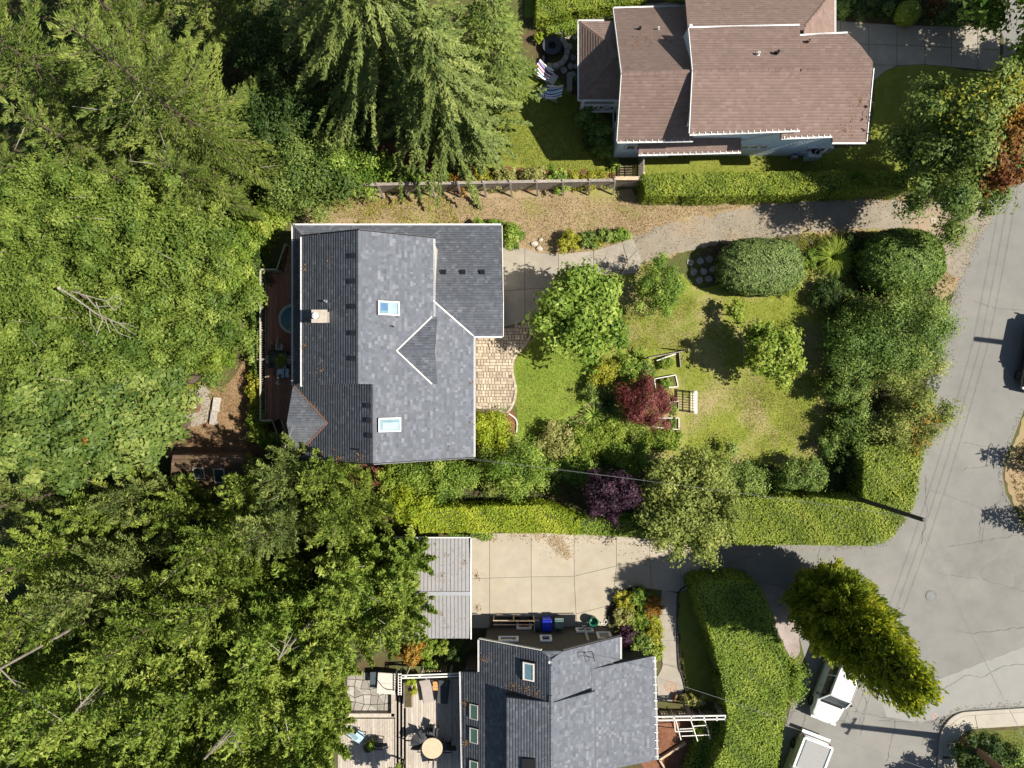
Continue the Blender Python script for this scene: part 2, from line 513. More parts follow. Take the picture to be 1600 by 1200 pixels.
M['trim_brown'] = mat_plain('trim_brown', (.18, .10, .07), .7, 0, .2, 8)
M['black'] = mat_plain('black_plastic', (.007, .007, .008), .6, 0, .2, 8, .15)
M['dark_metal'] = mat_plain('dark_metal', (.03, .03, .033), .45, .6, .2, 8)
M['grey_metal'] = mat_plain('grey_metal', (.4, .41, .42), .4, .5, .1, 8)
M['flashing'] = mat_plain('flashing', (.50, .47, .42), .5, .3, .15, 8)
M['chimney_stone'] = mat_plain('chimney_stone', (.36, .315, .26), .85, 0, .15, 8)
M['glass_blue'] = mat_glass('glass_blue', (.13, .22, .265))  # blue base colour stands in for the sky reflected in the skylights
M['glass_dark'] = mat_glass('glass_dark', (.03, .04, .05))
M['glass_green'] = mat_glass('glass_green', (.05, .10, .07))
M['deck_red'] = mat_plain('deck_red', (.27, .14, .095), .75, 0, .25, 7, rnd=.22)
M['deck_grey'] = mat_plain('deck_grey', (.36, .315, .265), .8, 0, .18, 6, rnd=.16)
M['rail_grey'] = mat_plain('rail_grey', (.36, .33, .28), .7, 0, .15, 8)
M['wood_grey'] = mat_plain('wood_grey', (.25, .215, .185), .85, 0, .25, 6, rnd=.18)
M['wood_brown'] = mat_plain('wood_brown', (.22, .12, .06), .8, 0, .3, 7, rnd=.15)
M['wood_tan'] = mat_plain('wood_tan', (.42, .32, .21), .8, 0, .2, 7)
M['tub'] = mat_plain('tub_shell', (.33, .36, .36), .4, 0, .08, 5)
M['water'] = mat_glass('water', (.10, .22, .25), .03)
M['roof_metal'] = mat_plain('roof_metal', (.28, .27, .265), .5, .25, .07, 3)
M['bark'] = mat_ground('bark', [(.2, (.06, .045, .032)), (.5, (.12, .09, .065)), (.8, (.2, .16, .12))], 2, 8, 40)
M['bark_pale'] = mat_ground('bark_pale', [(.2, (.16, .14, .11)), (.5, (.26, .23, .185)), (.8, (.38, .35, .30))], 2, 8, 40)
M['car_white'] = mat_plain('car_white', (.70, .70, .70), .25, 0, .02, 3, .5, coat=.6)
M['car_silver'] = mat_plain('car_silver', (.40, .415, .41), .3, .2, .04, 3, .5, coat=.6)
M['car_dark'] = mat_plain('car_dark', (.02, .022, .03), .25, 0, .05, 3, .5, coat=.6)
M['car_lower'] = mat_plain('car_lower', (.33, .37, .37), .35, .2, .05, 3, .5)
M['tyre'] = mat_plain('tyre', (.018, .018, .018), .9, 0, .2, 20)
M['tonneau'] = mat_plain('tonneau', (.23, .23, .225), .7, 0, .1, 10)
M['bin_blue'] = mat_plain('bin_blue', (.008, .035, .50), .45, 0, .08, 4)
M['bin_grey'] = mat_plain('bin_grey', (.05, .065, .075), .5, 0, .1, 5)
M['bin_mint'] = mat_plain('bin_mint', (.16, .24, .21), .5, 0, .1, 5)
M['bin_green'] = mat_plain('bin_green', (.006, .10, .055), .45, 0, .15, 5)
M['red_door'] = mat_plain('red_door', (.16, .015, .012), .5, 0, .1, 5)
M['fabric_taupe'] = mat_plain('fabric_taupe', (.30, .26, .235), .9, 0, .1, 10)
M['fabric_char'] = mat_plain('fabric_charcoal', (.045, .047, .055), .9, 0, .15, 10)
M['fabric_aqua'] = mat_plain('fabric_aqua', (.36, .53, .62), .85, 0, .1, 8)
M['fabric_blue'] = mat_plain('fabric_blue', (.05, .13, .38), .85, 0, .1, 8)
M['fabric_red'] = mat_plain('fabric_red', (.22, .02, .035), .85, 0, .1, 8)
M['tabletop'] = mat_plain('tabletop_beige', (.45, .35, .235), .6, 0, .08, 6)
M['tan_cover'] = mat_plain('tan_cover', (.46, .415, .36), .75, 0, .08, 4)
M['orange_wood'] = mat_plain('orange_wood', (.48, .23, .08), .6, 0, .15, 8)
M['terracotta'] = mat_plain('terracotta', (.17, .08, .05), .8, 0, .2, 10)
M['rock'] = mat_plain('rock', (.33, .30, .26), .9, 0, .25, 6, rnd=.2)
M['ash'] = mat_plain('ash', (.5, .48, .45), .9, 0, .3, 20)
M['pink_paint'] = mat_plain('pink_paint', (.62, .26, .24), .7, 0, .2, 20)
M['medallion'] = mat_plain('medallion', (.36, .19, .12), .8, 0, .15, 10)
M['tar'] = mat_plain('tar', (.095, .093, .088), .8, 0, .2, 20)
M['steel_lid'] = mat_plain('manhole', (.17, .17, .165), .85, 0, .25, 18, .15)
M['wire_white'] = mat_plain('wire_white', (.55, .55, .55), .5, 0, .05, 3)
M['wire_black'] = mat_plain('wire_black', (.02, .02, .02), .6, 0, .05, 3)
M['pole_dark'] = mat_plain('pole_dark', (.05, .042, .037), .8, 0, .25, 8)
M['pole_brown'] = mat_plain('pole_brown', (.21, .115, .06), .8, 0, .3, 8)

# leaves: darker, middle and lighter leaf colours of each kind of plant
def LM(n, a, b, c, tr=.28): M[n] = mat_leaf(n, a, b, c, tr)
LM('leaf_hemlock', (.06, .105, .016), (.165, .232, .036), (.325, .375, .072))
LM('leaf_fir', (.052, .084, .023), (.145, .19, .047), (.29, .325, .09))
LM('leaf_alder', (.056, .11, .014), (.16, .232, .034), (.32, .375, .068))
LM('leaf_alder_deep', (.045, .088, .013), (.128, .188, .03), (.265, .31, .06))
LM('leaf_hemlock_deep', (.05, .085, .016), (.135, .185, .035), (.27, .31, .07))
LM('leaf_maple', (.042, .082, .017), (.118, .175, .036), (.25, .295, .075))
LM('leaf_gold', (.13, .15, .015), (.26, .27, .025), (.44, .40, .06))
LM('leaf_lime', (.07, .13, .015), (.185, .26, .03), (.36, .40, .08))
LM('leaf_green', (.05, .105, .014), (.15, .235, .03), (.36, .43, .09))
LM('leaf_yew', (.04, .072, .027), (.155, .22, .06), (.30, .37, .13), .2)
LM('leaf_laurel', (.04, .085, .016), (.12, .19, .036), (.29, .36, .09), .25)
LM('leaf_greygreen', (.045, .085, .016), (.125, .19, .036), (.30, .37, .09), .25)
LM('leaf_olive', (.08, .11, .022), (.195, .235, .05), (.38, .40, .11))
LM('leaf_hedge', (.07, .115, .013), (.20, .265, .03), (.35, .38, .06))
LM('leaf_hedge_dark', (.06, .112, .014), (.18, .26, .03), (.32, .38, .06))
LM('leaf_chartreuse', (.12, .185, .012), (.26, .325, .022), (.43, .45, .05))
LM('leaf_red', (.05, .012, .012), (.13, .03, .028), (.27, .10, .085))
LM('leaf_purple', (.018, .010, .016), (.042, .018, .032), (.10, .05, .075), .2)
LM('leaf_orange', (.16, .07, .012), (.28, .14, .02), (.36, .24, .04))
LM('leaf_autumn', (.09, .03, .014), (.17, .065, .02), (.29, .17, .04))
LM('leaf_variegated', (.12, .14, .03), (.28, .28, .08), (.50, .47, .22))
LM('leaf_beech', (.075, .12, .016), (.20, .26, .038), (.45, .45, .06), .52)
LM('grass_green', (.08, .115, .014), (.175, .21, .03), (.31, .30, .08))
LM('grass_dry', (.18, .135, .06), (.28, .21, .11), (.38, .30, .18))
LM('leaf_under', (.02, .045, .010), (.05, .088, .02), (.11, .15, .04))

# ------------------------------------------------------------------ the ground (one hole for the basement stairwell)
HX0, HX1 = P(771, 0)[0], P(834, 0)[0]
HY0, HY1 = P(0, 981)[1], P(0, 964)[1]
G = 220.0
g = MB()
g.face([(-G, HY1, 0), (G, HY1, 0), (G, G, 0), (-G, G, 0)])
g.face([(-G, -G, 0), (G, -G, 0), (G, HY0, 0), (-G, HY0, 0)])
g.face([(-G, HY0, 0), (HX0, HY0, 0), (HX0, HY1, 0), (-G, HY1, 0)])
g.face([(HX1, HY0, 0), (G, HY0, 0), (G, HY1, 0), (HX1, HY1, 0)])
tag(g.build('ground', M['soil']), kind='structure')

Z1, Z2, Z3, Z4 = .006, .012, .018, .024
sheet('dry_grass_ground', [(470, 335), (520, 302), (620, 302), (950, 296), (1000, 302), (1200, 305), (1400, 308), (1530, 318), (1536, 345), (1500, 450), (1470, 470), (1400, 380), (1250, 365), (1080, 385), (1000, 420), (980, 440), (930, 400), (780, 392), (780, 352), (470, 352)], Z1, M['dry_grass'], 0, .12)
sheet('gravel_lane', [(975, 378), (1000, 366), (1060, 346), (1120, 334), (1180, 322), (1260, 316), (1340, 312), (1440, 316), (1540, 315), (1550, 340), (1530, 372), (1505, 430), (1480, 424), (1440, 372), (1400, 360), (1320, 357), (1240, 366), (1160, 376), (1100, 388), (1060, 395), (1010, 410), (990, 402)], Z2, M['gravel'], 3, .10)
sheet('lawn', [(1000, 405), (1030, 470), (1090, 395), (1140, 430), (1270, 420), (1340, 440), (1330, 620), (1300, 720), (1230, 728), (1080, 722), (930, 700), (900, 650), (830, 690), (795, 720), (780, 728), (805, 680), (808, 640), (803, 610), (802, 575), (812, 545), (840, 520), (900, 440), (960, 430)], Z1 + .003, M['lawn'], 2, .06)
sheet('front_lawn', [(800, 720), (806, 690), (808, 655), (806, 620), (802, 585), (806, 562), (826, 545), (842, 522), (900, 520), (932, 560), (926, 610), (905, 645), (880, 655), (845, 670), (815, 712)], Z2 + .003, M['lawn_green'], 3, .04)
sheet('neighbour_lawn', [(735, 235), (760, 180), (800, 150), (830, 100), (900, 150), (960, 200), (965, 285), (940, 288), (900, 278), (840, 268), (770, 265), (745, 262)], Z1, M['lawn_olive'], 3, .05)
sheet('side_lawn', [(995, 246), (1160, 243), (1260, 240), (1360, 225), (1370, 110), (1420, 95), (1500, 108), (1560, 115), (1580, 150), (1560, 250), (1500, 300), (1400, 300), (1200, 292), (995, 290)], Z2, M['lawn_olive'], 0, .05)
sheet('top_lawn', [(820, -60), (820, 28), (870, 20), (930, 15), (1010, 2), (1070, 2), (1080, -60)], Z1, M['lawn_green'], 0, .05)
sheet('side_path', [(838, 30), (870, 30), (920, 20), (975, 10), (1040, 4), (1060, 12), (960, 28), (905, 36), (842, 42)], Z2, M['concrete_grey'], 2, .02)
sheet('strip_lawn', [(1062, 918), (1085, 908), (1120, 1000), (1135, 1100), (1075, 1090), (1068, 1050), (1060, 980)], Z1, M['lawn_olive'], 0, .05)
sheet('corner_lawn', [(1500, 1150), (1530, 1144), (1620, 1136), (1800, 1125), (1800, 1400), (1490, 1400)], Z2, mat_ground('lawn_corner', [(.2, (.05, .062, .012)), (.5, (.09, .105, .022)), (.8, (.14, .14, .04))], .4, 2, 26, wf=.4), 0, .05)  # darker olive grass colour of the corner lawn
sheet('clearing_ground', [(385, 540), (372, 580), (345, 605), (300, 610), (270, 640), (265, 690), (260, 712), (330, 716), (420, 712), (430, 690), (400, 660), (392, 600)], Z1, mat_ground('leaf_litter', [(.2, (.11, .062, .033)), (.5, (.20, .125, .068)), (.8, (.30, .21, .12))], .6, 3, 30), 3, .1)
sheet('fire_pit_ground', [(275, 625), (300, 606), (320, 602), (332, 622), (330, 650), (318, 662), (290, 668), (272, 660), (268, 640)], Z2, M['concrete_grey'], 3, .04)
sheet('mulch_bed', [(530, 722), (600, 724), (640, 745), (600, 760), (540, 752), (420, 700), (440, 690)], Z1, M['bark_mulch'], 2, .1)
sheet('mulch_bed', [(730, 235), (745, 268), (800, 262), (960, 270), (960, 292), (560, 294), (560, 240), (640, 220)], Z1 + .003, M['bark_mulch'], 2, .1)
sheet('mulch_bed', [(742, 640), (790, 640), (800, 640), (808, 660), (800, 690), (775, 722), (742, 730)], Z1, M['bark_mulch'], 2, .04)
sheet('mulch_bed', [(1030, 1125), (1110, 1125), (1100, 1160), (1060, 1230), (1030, 1230), (1000, 1190), (1028, 1185)], Z1, M['bark_mulch'], 0, .05)
sheet('pebble_bed', [(1165, 908), (1190, 912), (1235, 925), (1240, 960), (1250, 1010), (1240, 1030), (1225, 1010), (1200, 960)], Z2, M['pebbles'], 2, .05)

# road, verge, pavement with kerb
sheet('road', [(1092, 852), (1200, 851), (1340, 851), (1380, 842), (1402, 800), (1430, 720), (1442, 640), (1455, 560), (1492, 455), (1517, 396), (1534, 352), (1548, 300), (1563, 200), (1568, 60), (1560, 36), (1590, -200), (1800, -200), (1760, 130), (1690, 380), (1640, 540), (1600, 640), (1581, 690), (1569, 718), (1566, 742), (1571, 770), (1588, 805), (1612, 835), (2400, 850), (2400, 1100), (1700, 1100), (1600, 1106), (1520, 1110), (1490, 1120), (1474, 1135), (1468, 1160), (1452, 1400), (1190, 1400), (1216, 1260), (1222, 1150), (1240, 1085), (1262, 1045), (1250, 1000), (1240, 940), (1185, 912), (1140, 909), (1092, 907)], Z1 + .004, M['asphalt'], 0, .015, step=.6)
sheet('road_patch', [(1532, 895), (1545, 880), (1570, 872), (1582, 878), (1584, 915), (1560, 915), (1535, 905)], Z2 + .004, M['asphalt_patch'], 2, .02)
sheet('road_patch', [(1375, 1092), (1470, 1060), (1600, 1010), (1700, 1000), (1700, 1095), (1600, 1102), (1520, 1106), (1480, 1118), (1440, 1130), (1385, 1120)], Z1 + .009, mat_ground('road_strip', [(.2, (.20, .198, .185)), (.8, (.255, .25, .23))], .3, 1.5, 60, wf=.3, bmp=.1), 0, .02)
sheet('verge', [(1600, 650), (1585, 692), (1573, 720), (1570, 742), (1576, 770), (1592, 802), (1616, 830), (1900, 840), (1900, 500), (1660, 520)], Z2, M['dry_grass'], 0, .05)

kerb = tag(MB().build('pavement', M['kerb']), kind='structure')
def kb(pxs, z0, z1, name, mat=None, parent=kerb):
    return MB().prism([P(u, v)[:2] for u, v in pxs], z0, z1).build(name, mat or M['kerb'], parent)
K_out = spline([(1466, 1180), (1467, 1158), (1471, 1139), (1482, 1123), (1498, 1113), (1520, 1110), (1600, 1105)], 5)
K_in = spline([(1472, 1180), (1473, 1159), (1477, 1143), (1487, 1128), (1501, 1119), (1521, 1116), (1600, 1111)], 5)
kb(K_out + K_in[::-1], 0, .125, 'kerbstone')
P_in = spline([(1493, 1182), (1494, 1165), (1497, 1152), (1504, 1143), (1514, 1139), (1525, 1137), (1600, 1132)], 5)
n = len(K_in)
for a, b in ((0, 15), (15, 25), (25, n - 1)):
    q = [K_in[i] for i in range(a, b + 1)] + [P_in[i] for i in range(b, a - 1, -1)]
    c = np.mean(q, axis=0)
    kb([tuple(c + (np.array(p) - c) * .985) for p in q], 0, .135, 'slab')
kb([(1601, 1105), (1601, 1132), (1640, 1130), (1640, 1103)], 0, .135, 'slab')
kb([(1641, 1103), (1641, 1130), (1760, 1124), (1760, 1098)], 0, .135, 'slab')
for gq in ([(1465, 1178), (1471, 1181), (1471, 1400), (1452, 1400)],): kb(gq, 0, .12, 'kerbstone')
kb([(1472, 1184), (1493, 1184), (1490, 1400), (1472, 1400)], 0, .13, 'slab')

road = bpy.data.objects['road']
def crack(pts, w, jit=.03):
    pts = [np.array(P(u, v)[:2]) for u, v in pts]
    q = []
    for a, b in zip(pts, pts[1:]):
        n = max(2, int(np.linalg.norm(b - a) / .18))
        for k in range(n): q.append(a + (b - a) * k / n + rng.normal(0, jit, 2))
    q.append(pts[-1])
    m = MB()
    for a, b in zip(q, q[1:]):
        d = (b - a) / max(np.linalg.norm(b - a), 1e-6); s = np.array([-d[1], d[0]]) * w * rng.uniform(.15, .6)
        m.face([(*(a - s), Z2 + .012), (*(b - s), Z2 + .012), (*(b + s), Z2 + .012), (*(a + s), Z2 + .012)])
    m.build('crack', M['tar'], road)
for pts, w in (([(1445, 740), (1448, 800), (1440, 850)], .02), ([(1522, 470), (1555, 482), (1600, 486)], .025), ([(1505, 690), (1520, 694), (1560, 702), (1570, 728)], .022),
               ([(1500, 735), (1550, 727), (1570, 735)], .025), ([(1480, 855), (1520, 848), (1590, 836)], .03), ([(1445, 762), (1480, 775), (1535, 795), (1530, 840)], .018),
               ([(1535, 905), (1580, 918), (1600, 925)], .022), ([(1460, 895), (1530, 905)], .02), ([(1495, 985), (1520, 990), (1600, 980)], .025),
               ([(1510, 1055), (1535, 1058), (1568, 1040), (1600, 1038)], .03), ([(1510, 1055), (1450, 1090), (1420, 1100)], .02), ([(1370, 1125), (1480, 1130)], .025),
               ([(1240, 880), (1225, 850)], .02), ([(1282, 852), (1276, 880)], .02), ([(1250, 885), (1235, 866)], .015), ([(1225, 1135), (1290, 1170)], .02), ([(1262, 1110), (1240, 1180)], .02),
               ([(1340, 1060), (1355, 1100), (1345, 1150)], .018), ([(1330, 1110), (1400, 1125), (1385, 1190)], .018), ([(1565, 780), (1540, 800), (1533, 850)], .018)):
    crack(pts, w)
mh = thing('manhole_cover', 'pale round manhole cover in the grey road at the junction', 'manhole cover', P(1455, 931, Z2 + .01))
MB().lathe((0, 0, 0), [(.26, 0), (.26, .012)], 28).build('lid', M['steel_lid'], mh, local=True)
rr = MB(); rr.lathe((0, 0, 0), [(.33, 0), (.33, .008), (.27, .010)], 28, cap=False).build('ring', M['asphalt_patch'], mh, local=True)
pm = MB()
for k in range(8):
    q = 2 * math.pi * k / 8; q2 = q + .6
    c = P(1460, 1118)[:2]
    pm.bar((c[0] + .13 * math.cos(q), c[1] + .13 * math.sin(q), Z2 + .016), (c[0] + .13 * math.cos(q2), c[1] + .13 * math.sin(q2), Z2 + .016), .035, .003)
tag(pm.build('paint_mark', M['pink_paint'], None, P(1460, 1118, 0)), 'small pink paint mark sprayed in the road near the pavement corner', 'paint mark')

# concrete drives made of slabs
def slabs(name, mat, polys, zt=.045, inset=.012, base=None):
    root = sheet(name, base, Z2 + .006, M['concrete_joint'])
    for pl in polys:
        q = np.array([P(u, v)[:2] for u, v in pl]); n = len(q); out = []
        a = sum(q[i][0] * q[(i + 1) % n][1] - q[(i + 1) % n][0] * q[i][1] for i in range(n))
        if a < 0: q = q[::-1]
        for i in range(n):
            d0 = q[i] - q[i - 1]; d1 = q[(i + 1) % n] - q[i]
            d0 /= np.linalg.norm(d0); d1 /= np.linalg.norm(d1)
            n0 = np.array([-d0[1], d0[0]]); n1 = np.array([-d1[1], d1[0]])
            bb = n0 + n1; bb /= max(np.dot(bb, n0), .3)
            out.append(tuple(q[i] + bb * inset))
        MB().prism(out, .012, zt + rng.uniform(-.004, .004)).build('slab', mat, root)
    return root
T = [(735, 834), (765, 833), (830, 832), (897, 833), (963, 836), (1015, 842), (1063, 850), (1094, 853)]
Md = [(735, 904), (765, 903), (830, 901), (897, 900), (963, 884), (1015, 873), (1063, 868), (1094, 866)]
pl = [[T[i], T[i + 1], Md[i + 1], Md[i]] for i in range(7)]
pl += [[(735, 904), (765, 903), (765, 981), (735, 981)], [(765, 903), (830, 901), (831, 963), (770, 963), (765, 963)], [(830, 901), (897, 900), (900, 959), (901, 981), (835, 981), (834, 963), (831, 963)],
       [(897, 900), (963, 884), (957, 938), (950, 946), (900, 959)], [(900, 959), (950, 946), (945, 962), (940, 981), (901, 981)],
       [(963, 884), (1015, 873), (1018, 920), (990, 916), (957, 938)], [(1015, 873), (1063, 868), (1063, 925), (1018, 920)], [(1063, 868), (1094, 866), (1092, 907), (1063, 925)]]
slabs('concrete_driveway', M['concrete'], pl, .05, .011, [(735, 834), (830, 832), (963, 836), (1094, 853), (1092, 907), (1063, 926), (990, 917), (957, 938), (940, 981), (835, 981), (834, 963), (770, 963), (765, 981), (735, 981)])
slabs('grey_driveway', M['concrete_grey'], [[(785, 384), (820, 388), (820, 452), (785, 455)], [(785, 455), (820, 452), (820, 502), (785, 512)], [(820, 388), (840, 395), (872, 397), (874, 450), (820, 452)],
       [(820, 452), (874, 450), (850, 490), (835, 498), (820, 502)], [(872, 397), (927, 392), (929, 440), (874, 450)], [(927, 392), (972, 378), (980, 408), (960, 430), (929, 440)],
       [(972, 378), (988, 372), (996, 390), (980, 408)], [(980, 408), (996, 390), (1003, 410), (995, 427), (970, 430)]], .04, .016,
      [(785, 384), (820, 388), (840, 395), (872, 397), (927, 392), (972, 378), (988, 372), (1003, 410), (995, 427), (960, 430), (874, 451), (850, 490), (835, 498), (785, 512)])
us = [1306, 1313, 1357, 1401, 1444.5, 1486, 1527, 1562]
top = [32, 33, 37, 39, 41, 41, 40, 38]; mid = [64, 66, 70, 71, 73, 75, 77, 78]; bot = [96, 99, 101.5, 102.5, 101, 105, 109, 113]
pl = []
for i in range(7):
    pl.append([(us[i], top[i]), (us[i + 1], top[i + 1]), (us[i + 1], mid[i + 1]), (us[i], mid[i])])
    pl.append([(us[i], mid[i]), (us[i + 1], mid[i + 1]), (us[i + 1], bot[i + 1]), (us[i], bot[i])])
pl.append([(1340, 101), (1357, 101.5), (1401, 102.5), (1380, 113), (1362, 130), (1345, 140)])
slabs('upper_driveway', M['concrete_grey'], pl, .04, .016, [(1306, 32), (1401, 39), (1486, 41), (1562, 38), (1562, 113), (1500, 106), (1440, 101), (1400, 104), (1380, 113), (1362, 130), (1345, 140), (1306, 97)])
slabs('garden_walk', M['concrete_grey'], [[(1034, 920), (1059, 927), (1057, 960), (1030, 960)], [(1030, 960), (1057, 960), (1058, 1000), (1032, 1000)], [(1032, 1000), (1058, 1000), (1059, 1040), (1035, 1038)],
       [(1035, 1038), (1059, 1040), (1063, 1052), (1069, 1075), (1066, 1087), (1052, 1090), (1050, 1096), (1028, 1096), (1026, 1058), (1033, 1046)]], .05, .006,
      [(1034, 920), (1059, 927), (1057, 960), (1059, 1040), (1069, 1075), (1066, 1087), (1050, 1096), (1028, 1096), (1026, 1058), (1035, 1038), (1030, 960)])
md = thing('path_medallion', 'round red compass rose medallion set in the concrete garden path', 'medallion', P(1048, 1073.5, .053))
MB().lathe((0, 0, 0), [(.34, 0), (.34, .006), (.29, .006), (.29, 0)], 32, cap=False).build('ring', M['medallion'], md, local=True)
for k in range(8):
    q = 2 * math.pi * k / 8
    MB().face([(.05 * math.cos(q), .05 * math.sin(q), .004), (.15 * math.cos(q - .25), .15 * math.sin(q - .25), .004), (.28 * math.cos(q), .28 * math.sin(q), .004), (.15 * math.cos(q + .25), .15 * math.sin(q + .25), .004)]).build('ray', M['medallion'], md, local=True)
def edging(name, pts, w, h, mat, label, cat):
    p = [P(u, v, 0) for u, v in spline(pts, 5)]
    m = MB()
    for a, b in zip(p, p[1:]): m.bar((a[0], a[1], h / 2), (b[0], b[1], h / 2), w, h)
    return tag(m.build(name, mat, None, p[0]), label, cat)
edging('path_edging', [(1092, 911), (1075, 913), (1061, 924), (1058, 940), (1058, 1000), (1060, 1040), (1065, 1054), (1070, 1075), (1068, 1088)], .07, .12, M['dark_metal'], 'dark curved edging between the concrete garden path and the shaded grass strip', 'edging')
edging('bed_edging', [(1003, 916), (985, 918), (968, 928), (957, 943), (951, 960), (950, 978)], .07, .12, M['dark_metal'], 'dark curved edging round the flower bed beside the tan driveway', 'edging')

# paver patio
patio = sheet('paver_patio', [(742, 527), (786, 527), (786, 513), (836, 497), (838, 512), (820, 540), (806, 556), (801, 580), (806, 610), (800, 634), (790, 646), (742, 642)], Z2 + .004, M['concrete_joint'])
pp = [P(u, v)[:2] for u, v in [(744, 529), (787, 529), (787, 514), (834, 499), (834, 512), (818, 538), (803, 555), (798, 580), (802, 610), (797, 632), (788, 643), (744, 640)]]
cell = .36
def brick_mesh(w, d):
    m = MB(); x, y = w / 2 - .011, d / 2 - .011
    m.add([(-x, -y, 0), (x, -y, 0), (x, y, 0), (-x, y, 0), (-x + .008, -y + .008, .035), (x - .008, -y + .008, .035), (x - .008, y - .008, .035), (-x + .008, y - .008, .035)],
          [(4, 5, 6, 7), (0, 1, 5, 4), (1, 2, 6, 5), (2, 3, 7, 6), (3, 0, 4, 7)])
    return m.mesh('paver', M['paver'])
bh, bv, bs, bq = brick_mesh(cell, cell / 2), brick_mesh(cell / 2, cell), brick_mesh(cell / 2, cell / 2), brick_mesh(cell * .72, cell * .72)
cnt = 0
for i in range(-6, 12):
    for j in range(-8, 14):
        x0, y0 = -2.1 + i * cell + .09 * (j % 2), -1.45 + j * cell
        k = rng.integers(0, 4)
        if k == 0: it = [(bh, .5, .25), (bh, .5, .75)]
        elif k == 1: it = [(bv, .25, .5), (bv, .75, .5)]
        elif k == 2: it = [(bh, .5, .25), (bs, .25, .75), (bs, .75, .75)]
        else: it = [(bv, .25, .5), (bs, .75, .25), (bs, .75, .75)]
        for me, a, b in it:
            x, y = x0 + a * cell, y0 + b * cell
            if in_poly(np.array([x]), np.array([y]), pp)[0] and cnt < 299:
                o = link_mesh('paver', me, patio, (x, y, Z3 + rng.uniform(-.003, .003))); cnt += 1
em = spline([(838, 505), (822, 537), (807, 553), (801, 568), (801, 583), (806, 610), (801, 633), (792, 645)], 6)
em = [P(u, v) for u, v in em]
for a, b in zip(em, em[1:]):
    MB().bar((a[0], a[1], .03), (b[0], b[1], .03), .14, .05).build('edging_stone', M['paver'], patio)
edging('bed_edging', [(795, 646), (806, 655), (808, 668), (803, 690), (790, 708), (775, 722)], .08, .1, M['flashing'], 'curved tan edging round the bright shrub bed below the paver patio', 'edging')

spath = sheet('stepping_stone_path', [(1062, 412), (1080, 398), (1125, 395), (1135, 420), (1120, 445), (1085, 448)], Z2 + .004, M['soil'], 3, .05)
for u, v in ((1078, 410), (1094, 408), (1108, 405), (1083, 425), (1099, 424), (1114, 421), (1092, 438), (1107, 436)):
    a0 = rng.uniform(0, 6); MB().prism([P(u + 6.2 * rng.uniform(.8, 1.15) * math.cos(a0 + k * 1.047), v + 5.6 * rng.uniform(.8, 1.15) * math.sin(a0 + k * 1.047))[:2] for k in range(6)], .02, .06).build('flagstone', M['flagstone'], spath)
# ------------------------------------------------------------------ building helpers
def scan(poly, t):
    xs = []
    n = len(poly)
    for i in range(n):
        (s0, t0), (s1, t1) = poly[i], poly[(i + 1) % n]
        if (t0 > t) != (t1 > t): xs.append(s0 + (s1 - s0) * (t - t0) / (t1 - t0))
    return sorted(xs)

def roof(house, plane, px, mat, th=.14, expo=.15, xyz=None, lift=0.0, label=None, tw=(.09, .26), base=None, tv=.7):
    pts = xyz if xyz is not None else [plane.hit(u, v) for u, v in px]
    pts = [(p[0], p[1], p[2] + lift) for p in pts]
    o = MB().slab([(p[0], p[1], p[2] - .02) for p in pts], th).build('roof', base or mat, house)
    if label: o['label'] = label
    g = np.array([plane.gx, plane.gy]); gl = np.linalg.norm(g); gd = g / gl; e = np.array([-gd[1], gd[0]])
    st = [(float(np.dot(p[:2], e)), float(np.dot(p[:2], gd))) for p in pts]
    ex = expo / math.sqrt(1 + gl * gl)
    tmin, tmax = min(t for s, t in st), max(t for s, t in st)
    V, F, T = [], [], []
    def pt(s, t, dz):
        x, y = e * s + gd * t
        return (x, y, plane.z(x, y) + lift + dz)
    t = tmin; row = 0
    while t < tmax - .01:
        t1 = min(t + ex, tmax)
        a, b, m = scan(st, t + .004), scan(st, t1 - .004), scan(st, (t + t1) / 2)
        for k in range(0, len(m) - 1, 2):
            if len(a) == len(m) and len(b) == len(m): A0, A1, B0, B1 = a[k], a[k + 1], b[k], b[k + 1]
            else: A0 = B0 = m[k]; A1 = B1 = m[k + 1]
            s = min(A0, B0) - rng.uniform(0, .3); end = max(A1, B1); rt = rng.normal(0, .035)
            while s < end:
                w = rng.uniform(*tw); s2 = s + w
                p = [max(s, A0), min(s2, A1), min(s2, B1), max(s, B0)]
                if p[1] - p[0] > .01 or p[2] - p[3] > .01:
                    if p[1] < p[0]: p[0] = p[1] = (p[0] + p[1]) / 2
                    if p[2] < p[3]: p[2] = p[3] = (p[2] + p[3]) / 2
                    i = len(V); hh = .0025 + rng.choice([0, .002])
                    V += [pt(p[0], t - .006, hh), pt(p[1], t - .006, hh), pt(p[2], t1, .0), pt(p[3], t1, .0), pt(p[0], t - .006, -.01), pt(p[1], t - .006, -.01)]
                    F += [(i, i + 1, i + 2, i + 3), (i + 4, i + 5, i + 1, i)]
                    tt = float(np.clip(rng.choice([rng.normal(.42, .12), rng.normal(.62, .16), rng.normal(.3, .1)], p=[.5, .28, .22]) + rt, 0, 1))
                    tt = .5 + (tt - .5) * tv; T += [tt, tt]
                s = s2
        t = t1; row += 1
    # make every tile face outwards (up / downslope)
    V = np.array(V) - origin(house); F = np.array(F)
    me = mesh_np('shingles', V, F, mat, T)
    c = link_mesh('shingles', me, o); c['kind'] = 'stuff'
    return o

def gutter(house, pts, mat=None, w=.058, h=.06, name='gutter'):
    """white eave gutter: an open trough along a 3D line"""
    m = MB()
    for a, b in zip(pts, pts[1:]):
        m.bar(a, b, w, .02)
        d = Vector(b) - Vector(a); s = Vector((-d.y, d.x, 0)).normalized() * (w / 2)
        for q in (s, -s): m.bar(Vector(a) + q + Vector((0, 0, h / 2)), Vector(b) + q + Vector((0, 0, h / 2)), .022, h)
    return m.build(name, mat or M['white'], house)

